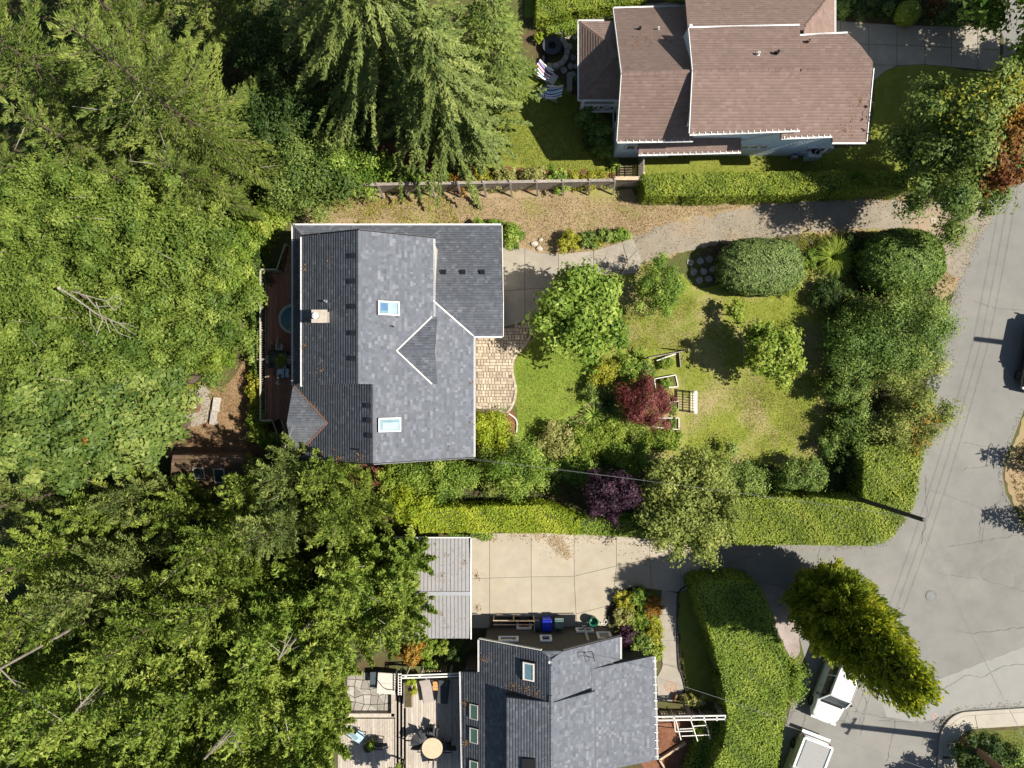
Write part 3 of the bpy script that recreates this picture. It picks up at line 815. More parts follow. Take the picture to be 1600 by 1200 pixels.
def board(house, pts, w, h, mat, name='fascia', dz=0):
    m = MB()
    for a, b in zip(pts, pts[1:]): m.bar((a[0], a[1], a[2] + dz), (b[0], b[1], b[2] + dz), w, h)
    return m.build(name, mat, house)

def wall(house, p0, p1, tops, mat, z0=0.0, th=.14, name='wall'):
    """tops: (fraction, z) along p0->p1"""
    p0, p1 = np.array(p0, float), np.array(p1, float); d = p1 - p0; L = np.linalg.norm(d); nn = np.array([d[1], -d[0]]) / L * th / 2
    def at(f): return p0 + d * f
    ring = [(0, z0), (1, z0)] + [(f, z) for f, z in sorted(tops, reverse=True)]
    A = [(*(at(f) + nn), z) for f, z in ring]; B = [(*(at(f) - nn), z) for f, z in ring]
    n = len(ring)
    m = MB(); m.add(A + B, [tuple(range(n)), tuple(range(2 * n - 1, n - 1, -1))] + [(i, n + i, n + (i + 1) % n, (i + 1) % n) for i in range(n)])
    return m.build(name, mat, house)

def window(house, c, along, up, w, h, nrm, frame_mat=None, pane_mat=None, name='window', ft=.07, dep=.05, bars=0):
    """framed window centred at c in the plane along/up, facing nrm"""
    c, a, u, n = Vector(c), Vector(along).normalized(), Vector(up).normalized(), Vector(nrm).normalized()
    def qb(m, cc, ww, hh, t):
        V = []
        for dz in (0, t):
            for x, y in ((-ww / 2, -hh / 2), (ww / 2, -hh / 2), (ww / 2, hh / 2), (-ww / 2, hh / 2)):
                V.append(cc + a * x + u * y + n * dz)
        m.add(V, [(0, 3, 2, 1), (4, 5, 6, 7), (0, 1, 5, 4), (1, 2, 6, 5), (2, 3, 7, 6), (3, 0, 4, 7)])
    f = MB()
    qb(f, c - u * (h / 2 + ft / 2), w + 2 * ft, ft, dep); qb(f, c + u * (h / 2 + ft / 2), w + 2 * ft, ft, dep)
    qb(f, c - a * (w / 2 + ft / 2), ft, h, dep); qb(f, c + a * (w / 2 + ft / 2), ft, h, dep)
    for k in range(bars): qb(f, c - a * (w / 2) + a * (w * (k + 1) / (bars + 1)), .05, h, dep * .8)
    fo = f.build(name, frame_mat or M['white'], house)
    p = MB(); qb(p, c, w, h, dep * .35); p.build('pane', pane_mat or M['glass_dark'], fo)
    return fo

def skylight(house, plane, u, v, w, h, along=(0, 1), glass=None, frame=None, lift=.12, ft=.07):
    x, y, z = plane.hit(u, v)
    g = Vector((plane.gx, plane.gy, 0)); n = Vector((-plane.gx, -plane.gy, 1)).normalized()
    a = Vector((along[0], along[1], 0)); a.z = plane.gx * a.x + plane.gy * a.y; a.normalize()
    up = n.cross(a)
    c = Vector((x, y, z))
    cb = MB()
    V = []
    for dz in (-.02, lift):
        for sx, sy in ((-1, -1), (1, -1), (1, 1), (-1, 1)): V.append(c + a * (sx * (w / 2 + ft)) + up * (sy * (h / 2 + ft)) + n * dz)
    cb.add(V, [(0, 3, 2, 1), (0, 1, 5, 4), (1, 2, 6, 5), (2, 3, 7, 6), (3, 0, 4, 7), (4, 5, 6, 7)])
    o = cb.build('skylight', M['dark_metal'], house)
    window(o, c + n * (lift + .002), a, up, w, h, n, frame or M['white'], glass or M['glass_blue'], 'frame', ft * .9, .05)
    # bring pane up one level: thing > skylight > frame/pane
    for f in list(o.children):
        for p in list(f.children): p.parent = o
    return o

def vents(house, plane, spots, mat, s=.21, h=.12, name='roof_vent'):
    for u, v in spots:
        x, y, z = plane.hit(u, v)
        m = MB(); m.box((x, y, z + h / 2 - .03), (s, s, h)); m.box((x, y, z + h), (s * 1.15, s * 1.15, .04))
        m.build(name, mat, house)

def pipe(house, plane, u, v, r=.05, h=.35, mat=None, name='vent_pipe'):
    x, y, z = plane.hit(u, v)
    m = MB(); m.lathe((x, y, z - .05), [(r * 2, 0), (r * 1.6, .06), (r, .08), (r, h), (r * .75, h), (r * .75, h - .06)], 12)
    return m.build(name, mat or M['grey_metal'], house)

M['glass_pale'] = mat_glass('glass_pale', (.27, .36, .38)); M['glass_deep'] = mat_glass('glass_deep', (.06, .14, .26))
# ------------------------------------------------------------------ house 1: slate-grey roofs, left of the lawn
h1 = thing('house', 'slate grey shingled house with reddish deck on its left and paver patio on its right', 'house', (-7.0, 1.5, 0))
SG = M['shingle_slate']
R1 = Plane(-7.3, 0, 7.5, -.534, 0)
L1 = Plane(-7.3, 0, 7.5, .5, 0)
L2 = Plane(-6.66, 0, 7.16, .5, 0)
GS = Plane(0, 4.16, 5.66, 0, .60)
GN = Plane(0, 4.16, 5.66, 0, -.53)
W1 = Plane(-11.64, 0, 3.4, .5, 0)
DN = Plane(0, 1.62, 6.6, 0, -.52)
DS = Plane(0, 1.62, 6.6, 0, .555)
CN = Plane(0, -1.94, 5.92, 0, -.56)
CS = Plane(0, -1.94, 5.92, 0, .56)
roof(h1, R1, [(560, 360), (677, 372), (677, 470), (740, 525), (740, 714), (583, 724), (583, 600), (561, 600)], SG)
roof(h1, L1, [(472, 369), (560, 360), (561, 600), (472, 602)], SG)
roof(h1, L2, [(474, 601), (583, 600), (583, 724), (458, 716), (458, 601)], SG)
roof(h1, GN, [(458, 352), (783, 352), (785, 470), (679, 470), (679, 392), (485, 392), (484, 378)], SG)
roof(h1, GS, [(679, 470), (785, 470), (785, 525), (740, 525)], SG)
roof(h1, W1, [(458, 352), (484, 378), (486, 600), (458, 600)], SG)
roof(h1, DN, None, SG, xyz=[(-5.62, 1.62, 6.6), (-3.75, 1.62, 6.6), (-3.75, 3.36, DN.z(0, 3.36)), (-4.0, 3.36, DN.z(0, 3.36))])
roof(h1, DS, None, SG, xyz=[(-5.62, 1.62, 6.6), (-3.75, 1.62, 6.6), (-3.75, 0.0, DS.z(0, 0)), (-4.0, 0.0, DS.z(0, 0))])
roof(h1, CN, None, SG, xyz=[(-9.16, -1.94, 5.92), (-11.2, -1.94, 5.92), (-11.2, -.12, CN.z(0, -.12)), (-11.1, -.12, CN.z(0, -.12))])
roof(h1, CS, None, SG, xyz=[(-9.16, -1.94, 5.92), (-11.2, -1.94, 5.92), (-11.2, -3.75, CS.z(0, -3.75)), (-11.1, -3.75, CS.z(0, -3.75))])
# ridge caps
def ridge(house, a, b, mat, w=.22):
    a, b = Vector(a), Vector(b); n = max(2, int((b - a).length / .3)); m = MB()
    for i in range(n):
        m.cur = float(np.clip(rng.normal(.42, .07), 0, 1))
        p, q = a + (b - a) * (i / n), a + (b - a) * ((i + .97) / n)
        d = (b - a).normalized(); s = Vector((-d.y, d.x, 0)).normalized() * w / 2
        up = Vector((0, 0, .035 + .008)); dn = Vector((0, 0, -.045))
        m.face([p + up, q + up * .8, q + s + dn, p + s + dn]); m.face([q + up * .8, p + up, p - s + dn, q - s + dn])
    return m.build('ridge_cap', mat, house)
ridge(h1, R1.hit(560, 360), (-7.3, 0.0, 7.5), SG)
ridge(h1, (-6.66, 0, 7.16), L2.hit(583, 724), SG)
ridge(h1, (-5.62, 1.62, 6.6), (-3.75, 1.62, 6.6), SG)
ridge(h1, (-9.2, -1.94, 5.92), (-11.2, -1.94, 5.92), SG)
ridge(h1, (-3.94, 4.16, 5.66), GS.hit(785, 470), SG)
ridge(h1, GN.hit(458, 352), GN.hit(484, 378), SG)
# white gutters and trims
def off(p, dx=0, dy=0, dz=0): return (p[0] + dx, p[1] + dy, p[2] + dz)
gutter(h1, [off(R1.hit(677, 373), .05, 0, -.07), off(R1.hit(677, 503), .05, 0, -.07)])
gutter(h1, [off(R1.hit(677, 588), .05, 0, -.07), off(R1.hit(677, 600), .05, 0, -.07)])
gutter(h1, [off(R1.hit(740, 527), .05, 0, -.07), off(R1.hit(740, 714), .05, 0, -.07)])
gutter(h1, [off(GS.hit(741, 525), 0, -.05, -.07), off(GS.hit(785, 525), 0, -.05, -.07)])
gutter(h1, [off(GN.hit(458, 352), 0, .05, -.07), off(GN.hit(783, 352), 0, .05, -.07)])
gutter(h1, [off(W1.hit(458, 352), -.05, 0, -.07), off(W1.hit(458, 602), -.05, 0, -.07)])
gutter(h1, [off(L1.hit(472, 370), -.05, 0, -.07), off(L1.hit(472, 604), -.05, 0, -.07)])
for a, b in (((-5.62, 1.62, 6.6), (-4.0, 3.36, DN.z(0, 3.36))), ((-5.62, 1.62, 6.6), (-4.0, 0.0, DS.z(0, 0)))):
    board(h1, [off(a, 0, 0, .04), off(b, 0, 0, .04)], .06, .03, M['white_soft'], 'valley_flashing')
board(h1, [off(R1.hit(677, 470), 0, 0, .05), off(R1.hit(740, 525), 0, 0, .05)], .07, .03, M['white_soft'], 'valley_flashing')
for a, b in (((-9.16, -1.94, 5.92), (-11.1, -.12, CN.z(0, -.12))), ((-9.16, -1.94, 5.92), (-11.1, -3.75, CS.z(0, -3.75)))):
    board(h1, [off(a, 0, 0, .05), off(b, 0, 0, .05)], .06, .03, M['trim_brown'], 'valley_flashing')
board(h1, [off(GN.hit(783, 353), .05, 0, -.05), off(GN.hit(785, 470), .05, 0, -.05), off(GS.hit(785, 525), .05, 0, -.05)], .04, .16, M['white_soft'])
board(h1, [off(L1.hit(472, 369), 0, .05, -.06), off(L1.hit(560, 360), 0, .05, -.06), off(R1.hit(677, 372), 0, .05, -.06)], .04, .14, M['dark_metal'])
board(h1, [off(L2.hit(458, 716), 0, -.05, -.06), off(L2.hit(583, 724), 0, -.05, -.06), off(R1.hit(740, 714), 0, -.05, -.06)], .04, .14, M['dark_metal'])
# walls
WC = M['siding_cream']
wall(h1, (-10.05, 7.0), (-4.2, 7.0), [(0, 5.9), (.47, 7.25), (1, 5.65)], WC)
wall(h1, (-10.05, 7.0), (-10.05, 0), [(0, 5.9), (1, 5.9)], WC)
wall(h1, (-10.9, 0), (-10.9, -3.4), [(0, 4.85), (.57, 5.7), (1, 4.85)], WC)
wall(h1, (-10.9, -3.4), (-2.3, -3.4), [(0, 4.8), (.5, 6.95), (1, 4.65)], WC)
wall(h1, (-2.3, -3.4), (-2.3, 2.75), [(0, 4.65), (1, 4.65)], WC)
wall(h1, (-2.3, 2.75), (-.8, 2.75), [(0, 4.6), (1, 4.6)], WC)
wall(h1, (-.8, 2.75), (-.8, 8.1), [(0, 4.6), (.27, 5.4), (1, 3.3)], WC)
wall(h1, (-.8, 8.1), (-11.2, 8.1), [(0, 3.3), (1, 3.3)], WC)
wall(h1, (-11.2, 8.1), (-11.2, 6.9), [(0, 3.3), (1, 3.3)], WC)
wall(h1, (-3.95, 7.0), (-3.95, -.1), [(0, 5.5), (1, 5.5)], WC, z0=2.5)
wall(h1, (-3.88, -.05), (-3.88, 3.3), [(0, 5.55), (.5, 6.45), (1, 5.6)], WC, z0=4.8)
wall(h1, (-9.9, .12), (-3.95, .12), [(0, 5.9), (.45, 7.2), (1, 5.5)], WC, z0=4.0)
for yy in (3.4, 5.2, 1.2): window(h1, (-10.13, yy, 2.1), (0, 1, 0), (0, 0, 1), 1.1, 1.9, (-1, 0, 0))
window(h1, (-.72, 5.4, 1.15), (0, 1, 0), (0, 0, 1), 2.4, 2.1, (1, 0, 0), M['white'], M['white_soft'], 'garage_door')
window(h1, (-2.22, -1.6, 1.9), (0, 1, 0), (0, 0, 1), 1.6, 1.2, (1, 0, 0), bars=1)
window(h1, (-2.22, .9, 1.05), (0, 1, 0), (0, 0, 1), .9, 2.0, (1, 0, 0), M['white'], M['trim_brown'], 'front_door')
# roof furniture
vents(h1, L1, [(551, 400), (551, 439.5), (552, 479), (552, 520.5), (552, 560)], M['black'])
vents(h1, L2, [(576, 634), (577, 657), (578, 680.5)], M['black'])
vents(h1, GN, [(693.5, 425.5), (724, 425.5), (754, 425.5)], M['black'])
sk1 = skylight(h1, R1, 606, 482, .95, .55, (1, 0))
sk2 = skylight(h1, R1, 607.5, 663.5, 1.0, .55, (1, 0))
def painted_sky(sk, u, v, w, h, mat):
    """panel over part of the pane"""
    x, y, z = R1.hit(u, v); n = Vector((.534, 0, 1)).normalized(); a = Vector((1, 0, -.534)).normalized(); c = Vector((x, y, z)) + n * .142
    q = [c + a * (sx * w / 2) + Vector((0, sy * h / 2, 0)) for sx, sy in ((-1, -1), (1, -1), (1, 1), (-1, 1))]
    MB().face(q).build('painted_sky', mat, sk)
painted_sky(sk1, 612, 482, .44, .5, M['glass_pale']); painted_sky(sk1, 599, 480, .34, .36, M['glass_deep']); painted_sky(sk2, 609, 665.5, .8, .34, M['glass_pale'])
ch = MB(); cx, cy, cz = L1.hit(499, 497)
cx += .25
ch.box((cx, cy, cz + .15), (.62, .52, 1.5)); ch.box((cx, cy, cz + .93), (.74, .62, .09))
cho = ch.build('chimney', M['chimney_stone'], h1)
cp = MB(); cp.lathe((cx - .12, cy, cz + .97), [(.13, 0), (.13, .22), (.09, .22)], 16); cp.build('flue', M['dark_metal'], cho)
cp = MB(); cp.lathe((cx - .12, cy, cz + 1.22), [(.16, 0), (.15, .03), (.02, .1)], 16); cp.build('chimney_cap', M['white'], cho)
pipe(h1, L1, 510, 471, .045, .4)
pipe(h1, L2, 560, 703, .045, .35, M['dark_metal'])
pipe(h1, R1, 614, 510, .03, .3, M['dark_metal'])

# ------------------------------------------------------------------ house 2: brown roofs, pale blue siding, at the top
h2 = thing('house', 'pale blue two storey house with brown shingled roofs at the top of the photo', 'house', (12.0, 15.0, 0))
SB = M['shingle_brown']
YW = 15.28
HS = Plane(0, YW, 6.5, 0, .30); HN = Plane(0, YW, 6.5, 0, -.30)
yl = 485 * (H - 6.3) / (H * S)
LS = Plane(0, yl, 6.3, 0, .75); LN_ = Plane(0, yl, 6.3, 0, -.80)
ES = Plane(0, YW, 6.22, 0, .30); EN = Plane(0, YW, 6.22, 0, -.30)
roof(h2, HS, [(1083, 111), (1250, 107), (1250, 203), (1078, 209)], SB, tv=.45, tw=(.14, .34))
roof(h2, HN, [(1083, 111), (1250, 107), (1250, 40), (1077, 44)], SB, tv=.45, tw=(.14, .34))
roof(h2, LS, [(972, 115), (1083, 111), (1083, 219), (965, 221)], SB, tv=.45, tw=(.14, .34))
roof(h2, LN_, [(972, 115), (1083, 111), (1074, 10), (959, 13)], SB, tv=.45, tw=(.14, .34))
roof(h2, ES, [(1249, 110), (1358, 107), (1364, 106), (1353, 222), (1301, 222), (1301, 212), (1221, 215), (1221, 190), (1249, 190)], SB, tv=.45, tw=(.14, .34))
roof(h2, EN, [(1249, 110), (1249, 56), (1325, 52), (1345, 71), (1364, 96), (1364, 106), (1358, 107)], SB, tv=.45, tw=(.14, .34))
T1 = Plane(0, 18.3, 4.6, 0, -.45); T2 = Plane(17.1, 0, 3.5, -.45, 0)
roof(h2, T1, [(1075, 48), (1258, 46), (1258, 40), (1305, -18), (1305, -60), (1066, -60)], SB, tv=.45, tw=(.14, .34))
roof(h2, T2, [(1256, 41), (1256, 60), (1304, 55), (1304, -18)], SB, tv=.45, tw=(.14, .34))
PW = Plane(3.65, 0, 2.6, .45, 0)
yN, yS = 567 * 39.4 / 1134, 445 * 39.4 / 1134
PN = Plane(0, yN, 2.6, 0, -.45); PS = Plane(0, yS, 2.6, 0, .45)
hw = (yN - yS) / 2
roof(h2, PW, None, SB, xyz=[(3.65, yS, 2.6), (3.65, yN, 2.6), (5.15, yN - 1.5, PW.z(5.15, 0)), (5.75, yN - 2.1, PW.z(5.75, 0)), (5.75, yS + 2.0, PW.z(5.75, 0)), (5.2, yS + 1.55, PW.z(5.2, 0))], tv=.45, tw=(.14, .34))
roof(h2, PN, None, SB, xyz=[(3.65, yN, 2.6), (5.0, yN, 2.6), (5.78, yN, 2.6), (5.78, yN - 2.13, PN.z(0, yN - 2.13))], tv=.45, tw=(.14, .34))
roof(h2, PS, None, SB, xyz=[(3.65, yS, 2.6), (5.78, yS, 2.6), (5.78, yS + 2.13, PS.z(0, yS + 2.13))], tv=.45, tw=(.14, .34))
ridge(h2, (3.67, yS + .02, 2.62), (5.75, yS + 2.1, PS.z(0, yS + 2.1)), SB)
ridge(h2, (3.67, yN - .02, 2.62), (5.75, yN - 2.1, PS.z(0, yS + 2.1)), SB)
SP = Plane(0, 13.3, 3.15, 0, .52)
roof(h2, SP, [(998, 241), (1158, 237), (1158, 210), (998, 212)], SB, tv=.45, tw=(.14, .34))
ridge(h2, LS.hit(972, 115), LS.hit(1083, 111), SB); ridge(h2, HS.hit(1083, 111), HS.hit(1250, 107), SB); ridge(h2, ES.hit(1252, 110), ES.hit(1358, 107), SB)
ridge(h2, T1.hit(1258, 40), T1.hit(1305, -18), SB)
for a, b, pl, dx, dy in (((1078, 209), (1250, 203), HS, 0, -.05), ((1077, 44), (1250, 40), HN, 0, .05), ((965, 221), (1083, 219), LS, 0, -.05), ((959, 13), (1074, 10), LN_, 0, .05), ((1221, 215), (1301, 212), ES, 0, -.05),
                     ((1301, 222), (1353, 222), ES, 0, -.05), ((1249, 56), (1325, 52), EN, 0, .05), ((998, 241), (1158, 237), SP, 0, -.05), ((1304, 55), (1304, -18), T2, .05, 0)):
    gutter(h2, [off(pl.hit(*a), dx, dy, -.07), off(pl.hit(*b), dx, dy, -.07)])
gutter(h2, [(3.60, yS - .05, 2.53), (3.60, yN + .05, 2.53), (5.0, yN + .05, 2.53)])
gutter(h2, [(3.60, yS - .05, 2.53), (5.78, yS - .05, 2.53)])
def gstrap(pl, a, b, n):
    A, B = Vector(pl.hit(*a)), Vector(pl.hit(*b)); m = MB()
    for k in range(n):
        p = A + (B - A) * (k + .5) / n; m.box((p.x, p.y - .01, p.z + .03), (.03, .14, .015))
    m.build('gutter_straps', M['white'], h2)['kind'] = 'stuff'
gstrap(HS, (1078, 209), (1250, 203), 18); gstrap(LS, (965, 221), (1083, 219), 12); gstrap(SP, (998, 241), (1158, 237), 17); gstrap(ES, (1221, 215), (1301, 212), 9)
for a, b, pl, dx in (((965, 220), (972, 115), LS, -.04), ((959, 14), (972, 115), LN_, -.04), ((1078, 208), (1083, 111), HS, -.04), ((1077, 45), (1083, 111), HN, -.04), ((1353, 221), (1364, 106), ES, .04)):
    board(h2, [off(pl.hit(*a), dx, 0, -.04), off(pl.hit(*b), dx, 0, -.04)], .035, .15, M['white'])
SBL = M['siding_blue']
def lap_wall(p0, p1, z0, z1, nrm, mat=SBL, step=.2):
    """wall of overlapping clapboards"""
    w = wall(h2, p0, p1, [(0, z1), (1, z1)], mat, z0)
    a, b, n = Vector((*p0, 0)), Vector((*p1, 0)), Vector((*nrm, 0)); m = MB(); z = z0 + .02
    while z < z1 - .05:
        q0, q1 = a + n * .075 + Vector((0, 0, z)), b + n * .075 + Vector((0, 0, z))
        o0, o1 = q0 + n * .022, q1 + n * .022; up = Vector((0, 0, min(step, z1 - z)))
        m.face([o0, o1, q1 + up + n * .004, q0 + up + n * .004]); m.face([q0, q1, o1, o0]); z += step
    m.build('clapboards', mat, w)['kind'] = 'stuff'
    return w
lap_wall((8.95, 13.3), (14.2, 13.3), 0, 5.6, (0, -1)); lap_wall((14.2, 13.3), (17.6, 13.3), 0, 5.35, (0, -1))
lap_wall((5.85, 13.2), (9.0, 13.2), 0, 4.5, (0, -1))
wall(h2, (5.9, 13.2), (5.9, 19.6), [(0, 4.55), (.32, 6.1), (1, 2.6)], SBL)
wall(h2, (9.05, 13.3), (9.05, 18.2), [(0, 5.6), (.4, 6.3), (1, 5.3)], SBL, z0=2)
wall(h2, (9.0, 17.5), (14.4, 17.5), [(0, 5.55), (1, 5.55)], SBL); wall(h2, (14.4, 17.1), (16.7, 17.1), [(0, 5.3), (1, 5.3)], SBL)
wall(h2, (17.6, 13.3), (17.4, 15.6), [(0, 5.3), (1, 5.7)], SBL); wall(h2, (17.4, 15.6), (16.7, 17.1), [(0, 5.7), (1, 5.3)], SBL)
wall(h2, (5.9, 19.5), (9.2, 19.5), [(0, 2.6), (1, 2.6)], SBL)
wall(h2, (16.8, 18.2), (16.8, 24), [(0, 3.5), (1, 3.5)], SBL); wall(h2, (9.2, 23.5), (16.8, 23.5), [(0, 2.3), (1, 2.3)], SBL)
for x in (12.9, 13.42, 13.94): window(h2, (x, 13.2, 1.75), (1, 0, 0), (0, 0, 1), .36, .42, (0, -1, 0), dep=.07)
for x in (6.55, 7.1): window(h2, (x, 13.1, 1.95), (1, 0, 0), (0, 0, 1), .42, .62, (0, -1, 0), dep=.07)
for x in (9.9, 11.4): window(h2, (x, 13.2, 4.2), (1, 0, 0), (0, 0, 1), .8, .8, (0, -1, 0), dep=.07)
for x in (8.2, 10.6): window(h2, (x, 13.15, 1.5), (1, 0, 0), (0, 0, 1), .9, .9, (0, -1, 0), dep=.07, pane_mat=M['white_soft'])
window(h2, (17.2, 13.2, 1.2), (1, 0, 0), (0, 0, 1), 1.3, .7, (0, -1, 0), dep=.07, bars=1)
for yy in (15.0, 17.5): window(h2, (5.8, yy, 1.4), (0, 1, 0), (0, 0, 1), .9, 1.4, (-1, 0, 0))
board(h2, [(12.2, 13.17, 2.55), (13.6, 13.17, 3.6), (14.6, 13.17, 4.4)], .08, .1, M['white'], 'stair_trim')
board(h2, [(17.35, 12.95, 0.1), (17.35, 12.95, 4.5)], .09, .09, M['white'], 'porch_post')
pipe(h2, LN_, 999, 46, .07, .3, M['dark_metal']); pipe(h2, LN_, 1028, 46, .05, .3, M['white'])
pipe(h2, HN, 1184, 85, .06, .3, M['white']); pipe(h2, HN, 1213, 84, .08, .35, M['dark_metal']); pipe(h2, EN, 1262, 66, .07, .3, M['trim_brown'])
# porch: posts, floor, white X rail
pf = MB(); pf.box(((3.9 + 5.85) / 2, (yS + yN) / 2 + .1, .2), (1.9, yN - yS - .6, .38)); pf.build('porch_floor', M['deck_grey'], h2)
for yy in (yS + .25, (yS + yN) / 2, yN - .25): MB().box((3.95, yy, 1.45), (.14, .14, 2.2)).build('porch_post', M['white'], h2)
rl = MB(); y0 = yS + .18
rl.bar((4.0, y0, 1.35), (5.8, y0, 1.35), .09, .06); rl.bar((4.0, y0, .5), (5.8, y0, .5), .07, .05)
for k in range(3):
    rl.bar((4.0 + .9 * k, y0, .4), (4.0 + .9 * k, y0, 1.4), .08, .08)
for k in range(2):
    rl.bar((4.04 + .9 * k, y0, .52), (4.86 + .9 * k, y0, 1.3), .05, .04); rl.bar((4.04 + .9 * k, y0 + .01, 1.3), (4.86 + .9 * k, y0 + .01, .52), .05, .04)
rl.bar((4.0, y0 - .25, .95), (5.8, y0 - .25, .95), .05, .05)
rl.build('porch_rail', M['white'], h2)

# ------------------------------------------------------------------ house 3: dark grey house at the bottom
h3 = thing('house', 'charcoal house with dark walls, skylights and grey shingled roof at the bottom of the photo', 'house', (2.5, -17.5, 0))
XR, ZR = 1.99, 4.91
RL = Plane(XR, 0, ZR, .511, 0); RR_ = Plane(XR, 0, ZR, -.511, 0)
RE = Plane(4.15, 0, 3.815, -.32, 0); RD = Plane(XR, 0, ZR + .05, -.35, 0); LD = Plane(XR, 0, ZR + .06, .16, 0)
YG = -13.76
JK = Plane(0, YG, 4.66, 0, -.40)
roof(h3, RL, [(749, 1000), (846, 1018), (861, 1030), (862, 1260), (724, 1260), (720, 1050), (750, 1051)], SG)
roof(h3, RR_, [(862, 1030), (879, 1018), (969, 995), (969, 1031), (955, 1036), (945, 1080), (935, 1260), (862, 1260)], SG)
roof(h3, RE, [(924, 1046), (1022, 1025), (1026, 1187), (1000, 1193), (924, 1207)], SG)
roof(h3, RD, [(864, 1098), (930, 1080), (932, 1260), (864, 1260)], SG)
roof(h3, LD, [(791, 1090), (863, 1098), (864, 1260), (791, 1260)], SG)
a, b, c = JK.hit(846, 1018), JK.hit(879, 1018), None
jy = YG - .62
roof(h3, Plane(0, YG, 4.5, 0, -.5), None, M['shingle_slate'], xyz=[(1.42, YG, 4.52), (2.60, YG, 4.52), (1.99, jy, 4.52 + .31)], lift=.1)
ridge(h3, (XR, jy, ZR + .02), (XR, -15.9, ZR + .02), SG); ridge(h3, (XR, -15.9, ZR + .08), (XR, -21.0, ZR + .08), SG)
board(h3, [off(RL.hit(749, 999), 0, .04, -.05), off(RL.hit(846, 1017), 0, .04, -.05)], .04, .16, M['white_soft'])
board(h3, [off(RR_.hit(879, 1017), 0, .04, -.05), off(RR_.hit(969, 994), 0, .04, -.05)], .04, .16, M['dark_metal'])
gutter(h3, [off(RL.hit(749, 1000), -.05, 0, -.07), off(RL.hit(749, 1050), -.05, 0, -.07)])
gutter(h3, [off(RL.hit(720, 1050), -.05, 0, -.07), off(RL.hit(724, 1260), -.05, 0, -.07)])
gutter(h3, [off(RR_.hit(969, 996), .05, 0, -.07), off(RR_.hit(969, 1030), .05, 0, -.07)])
gutter(h3, [off(RE.hit(1022, 1026), .05, 0, -.04), off(RE.hit(1026, 1187), .05, 0, -.04)])
gstr = MB()
for k in range(13):
    p = Vector(RE.hit(1022, 1026)).lerp(Vector(RE.hit(1026, 1187)), (k + .5) / 13); gstr.box((p.x + .02, p.y, p.z + .05), (.2, .04, .02))
gstr.build('gutter_straps', M['white'], h3)['kind'] = 'stuff'
SD = M['siding_dark']
wall(h3, (-1.4, -14.1), (5.6, -14.1), [(0, 2.9), (.48, 4.55), (.5, 4.55), (1, 2.85)], SD)
wall(h3, (-1.4, -14.1), (-1.4, -15.6), [(0, 2.9), (1, 2.9)], SD); wall(h3, (-2.5, -15.6), (-1.4, -15.6), [(0, 2.4), (1, 2.9)], SD)
wall(h3, (-2.5, -15.6), (-2.5, -22), [(0, 2.4), (1, 2.4)], SD)
wall(h3, (5.6, -14.1), (5.6, -15.2), [(0, 2.8), (1, 2.8)], SD); wall(h3, (5.6, -15.2), (7.3, -15.2), [(0, 3.0), (1, 2.7)], SD)
wall(h3, (7.3, -15.2), (7.3, -20.3), [(0, 2.65), (1, 2.65)], SD); wall(h3, (7.3, -20.3), (4.5, -20.8), [(0, 2.65), (1, 3.3)], SD)
wall(h3, (-.25, -16.3), (-.25, -22), [(0, 4.45), (1, 4.45)], SD, z0=3.4)
wall(h3, (-.25, -16.3), (XR, -16.42), [(0, 4.4), (1, 4.75)], SD, z0=3.4)
wall(h3, (XR, -16.42), (4.1, -16.2), [(0, 4.75), (1, 4.0)], SD, z0=3.2)
wall(h3, (4.1, -16.2), (4.1, -22), [(0, 4.0), (1, 4.0)], SD, z0=3.2)
wall(h3, (-2.5, -21.9), (4.1, -21.9), [(0, 2.4), (.68, 4.7), (1, 3.85)], SD)
yw = -14.02
def nwin(u0, u1, v0, v1, pane=None, name='window', z=None):
    def zz(v): return H - (-yw) * H * S / (v - 600)
    z0, z1 = zz(v0), zz(v1); zc = (z0 + z1) / 2; k = (H - zc) / (H * S)
    x0, x1 = (u0 - 800) * k, (u1 - 800) * k
    window(h3, ((x0 + x1) / 2, yw, zc), (1, 0, 0), (0, 0, 1), x1 - x0 - .1, z1 - z0 - .1, (0, 1, 0), M['white'], pane or M['glass_dark'], name, .13, .09)
nwin(781, 808, 997, 1003); nwin(846, 860, 995, 1002.5); nwin(902, 925, 983.5, 988); nwin(935, 953, 990, 999, M['fabric_taupe'])
# basement stairwell
sw = MB()
sw.face([(HX0, HY0, -1.5), (HX1, HY0, -1.5), (HX1, HY1, -1.5), (HX0, HY1, -1.5)])
for (x0, y0, x1, y1) in ((HX0, HY0, HX1, HY0), (HX1, HY0, HX1, HY1), (HX1, HY1, HX0, HY1), (HX0, HY1, HX0, HY0)):
    sw.face([(x0, y0, -1.5), (x1, y1, -1.5), (x1, y1, .05), (x0, y0, .05)])
swo = sw.build('basement_stairwell', M['concrete_joint']); tag(swo, kind='structure')
stp = MB()
for k in range(6): MB().box((HX0 + .16 + .24 * k, (HY0 + HY1) / 2, -.12 - .22 * k), (.25, HY1 - HY0 - .02, .1)).build('step', M['concrete_joint'], swo)
window(h3, ((HX0 + HX1) / 2 + .6, yw + .02, -.35), (1, 0, 0), (0, 0, 1), .6, 1.7, (0, 1, 0), M['white'], M['red_door'], 'basement_door', .14, .1)
br = thing('stair_railing', 'pale double handrail beside the basement steps at the foot of the dark wall', 'railing', P(801, 966, 0))
for yy in (HY1 + .1, HY1 - .14): MB().bar((HX0, yy, .95), (HX1 + .02, yy, .95), .05, .05).build('rail', M['wood_tan'], br)
for x in (HX0 + .03, (HX0 + HX1) / 2, HX1 - .02): MB().bar((x, HY1 + .1, 0), (x, HY1 + .1, .97), .06, .06).build('post', M['wood_tan'], br)
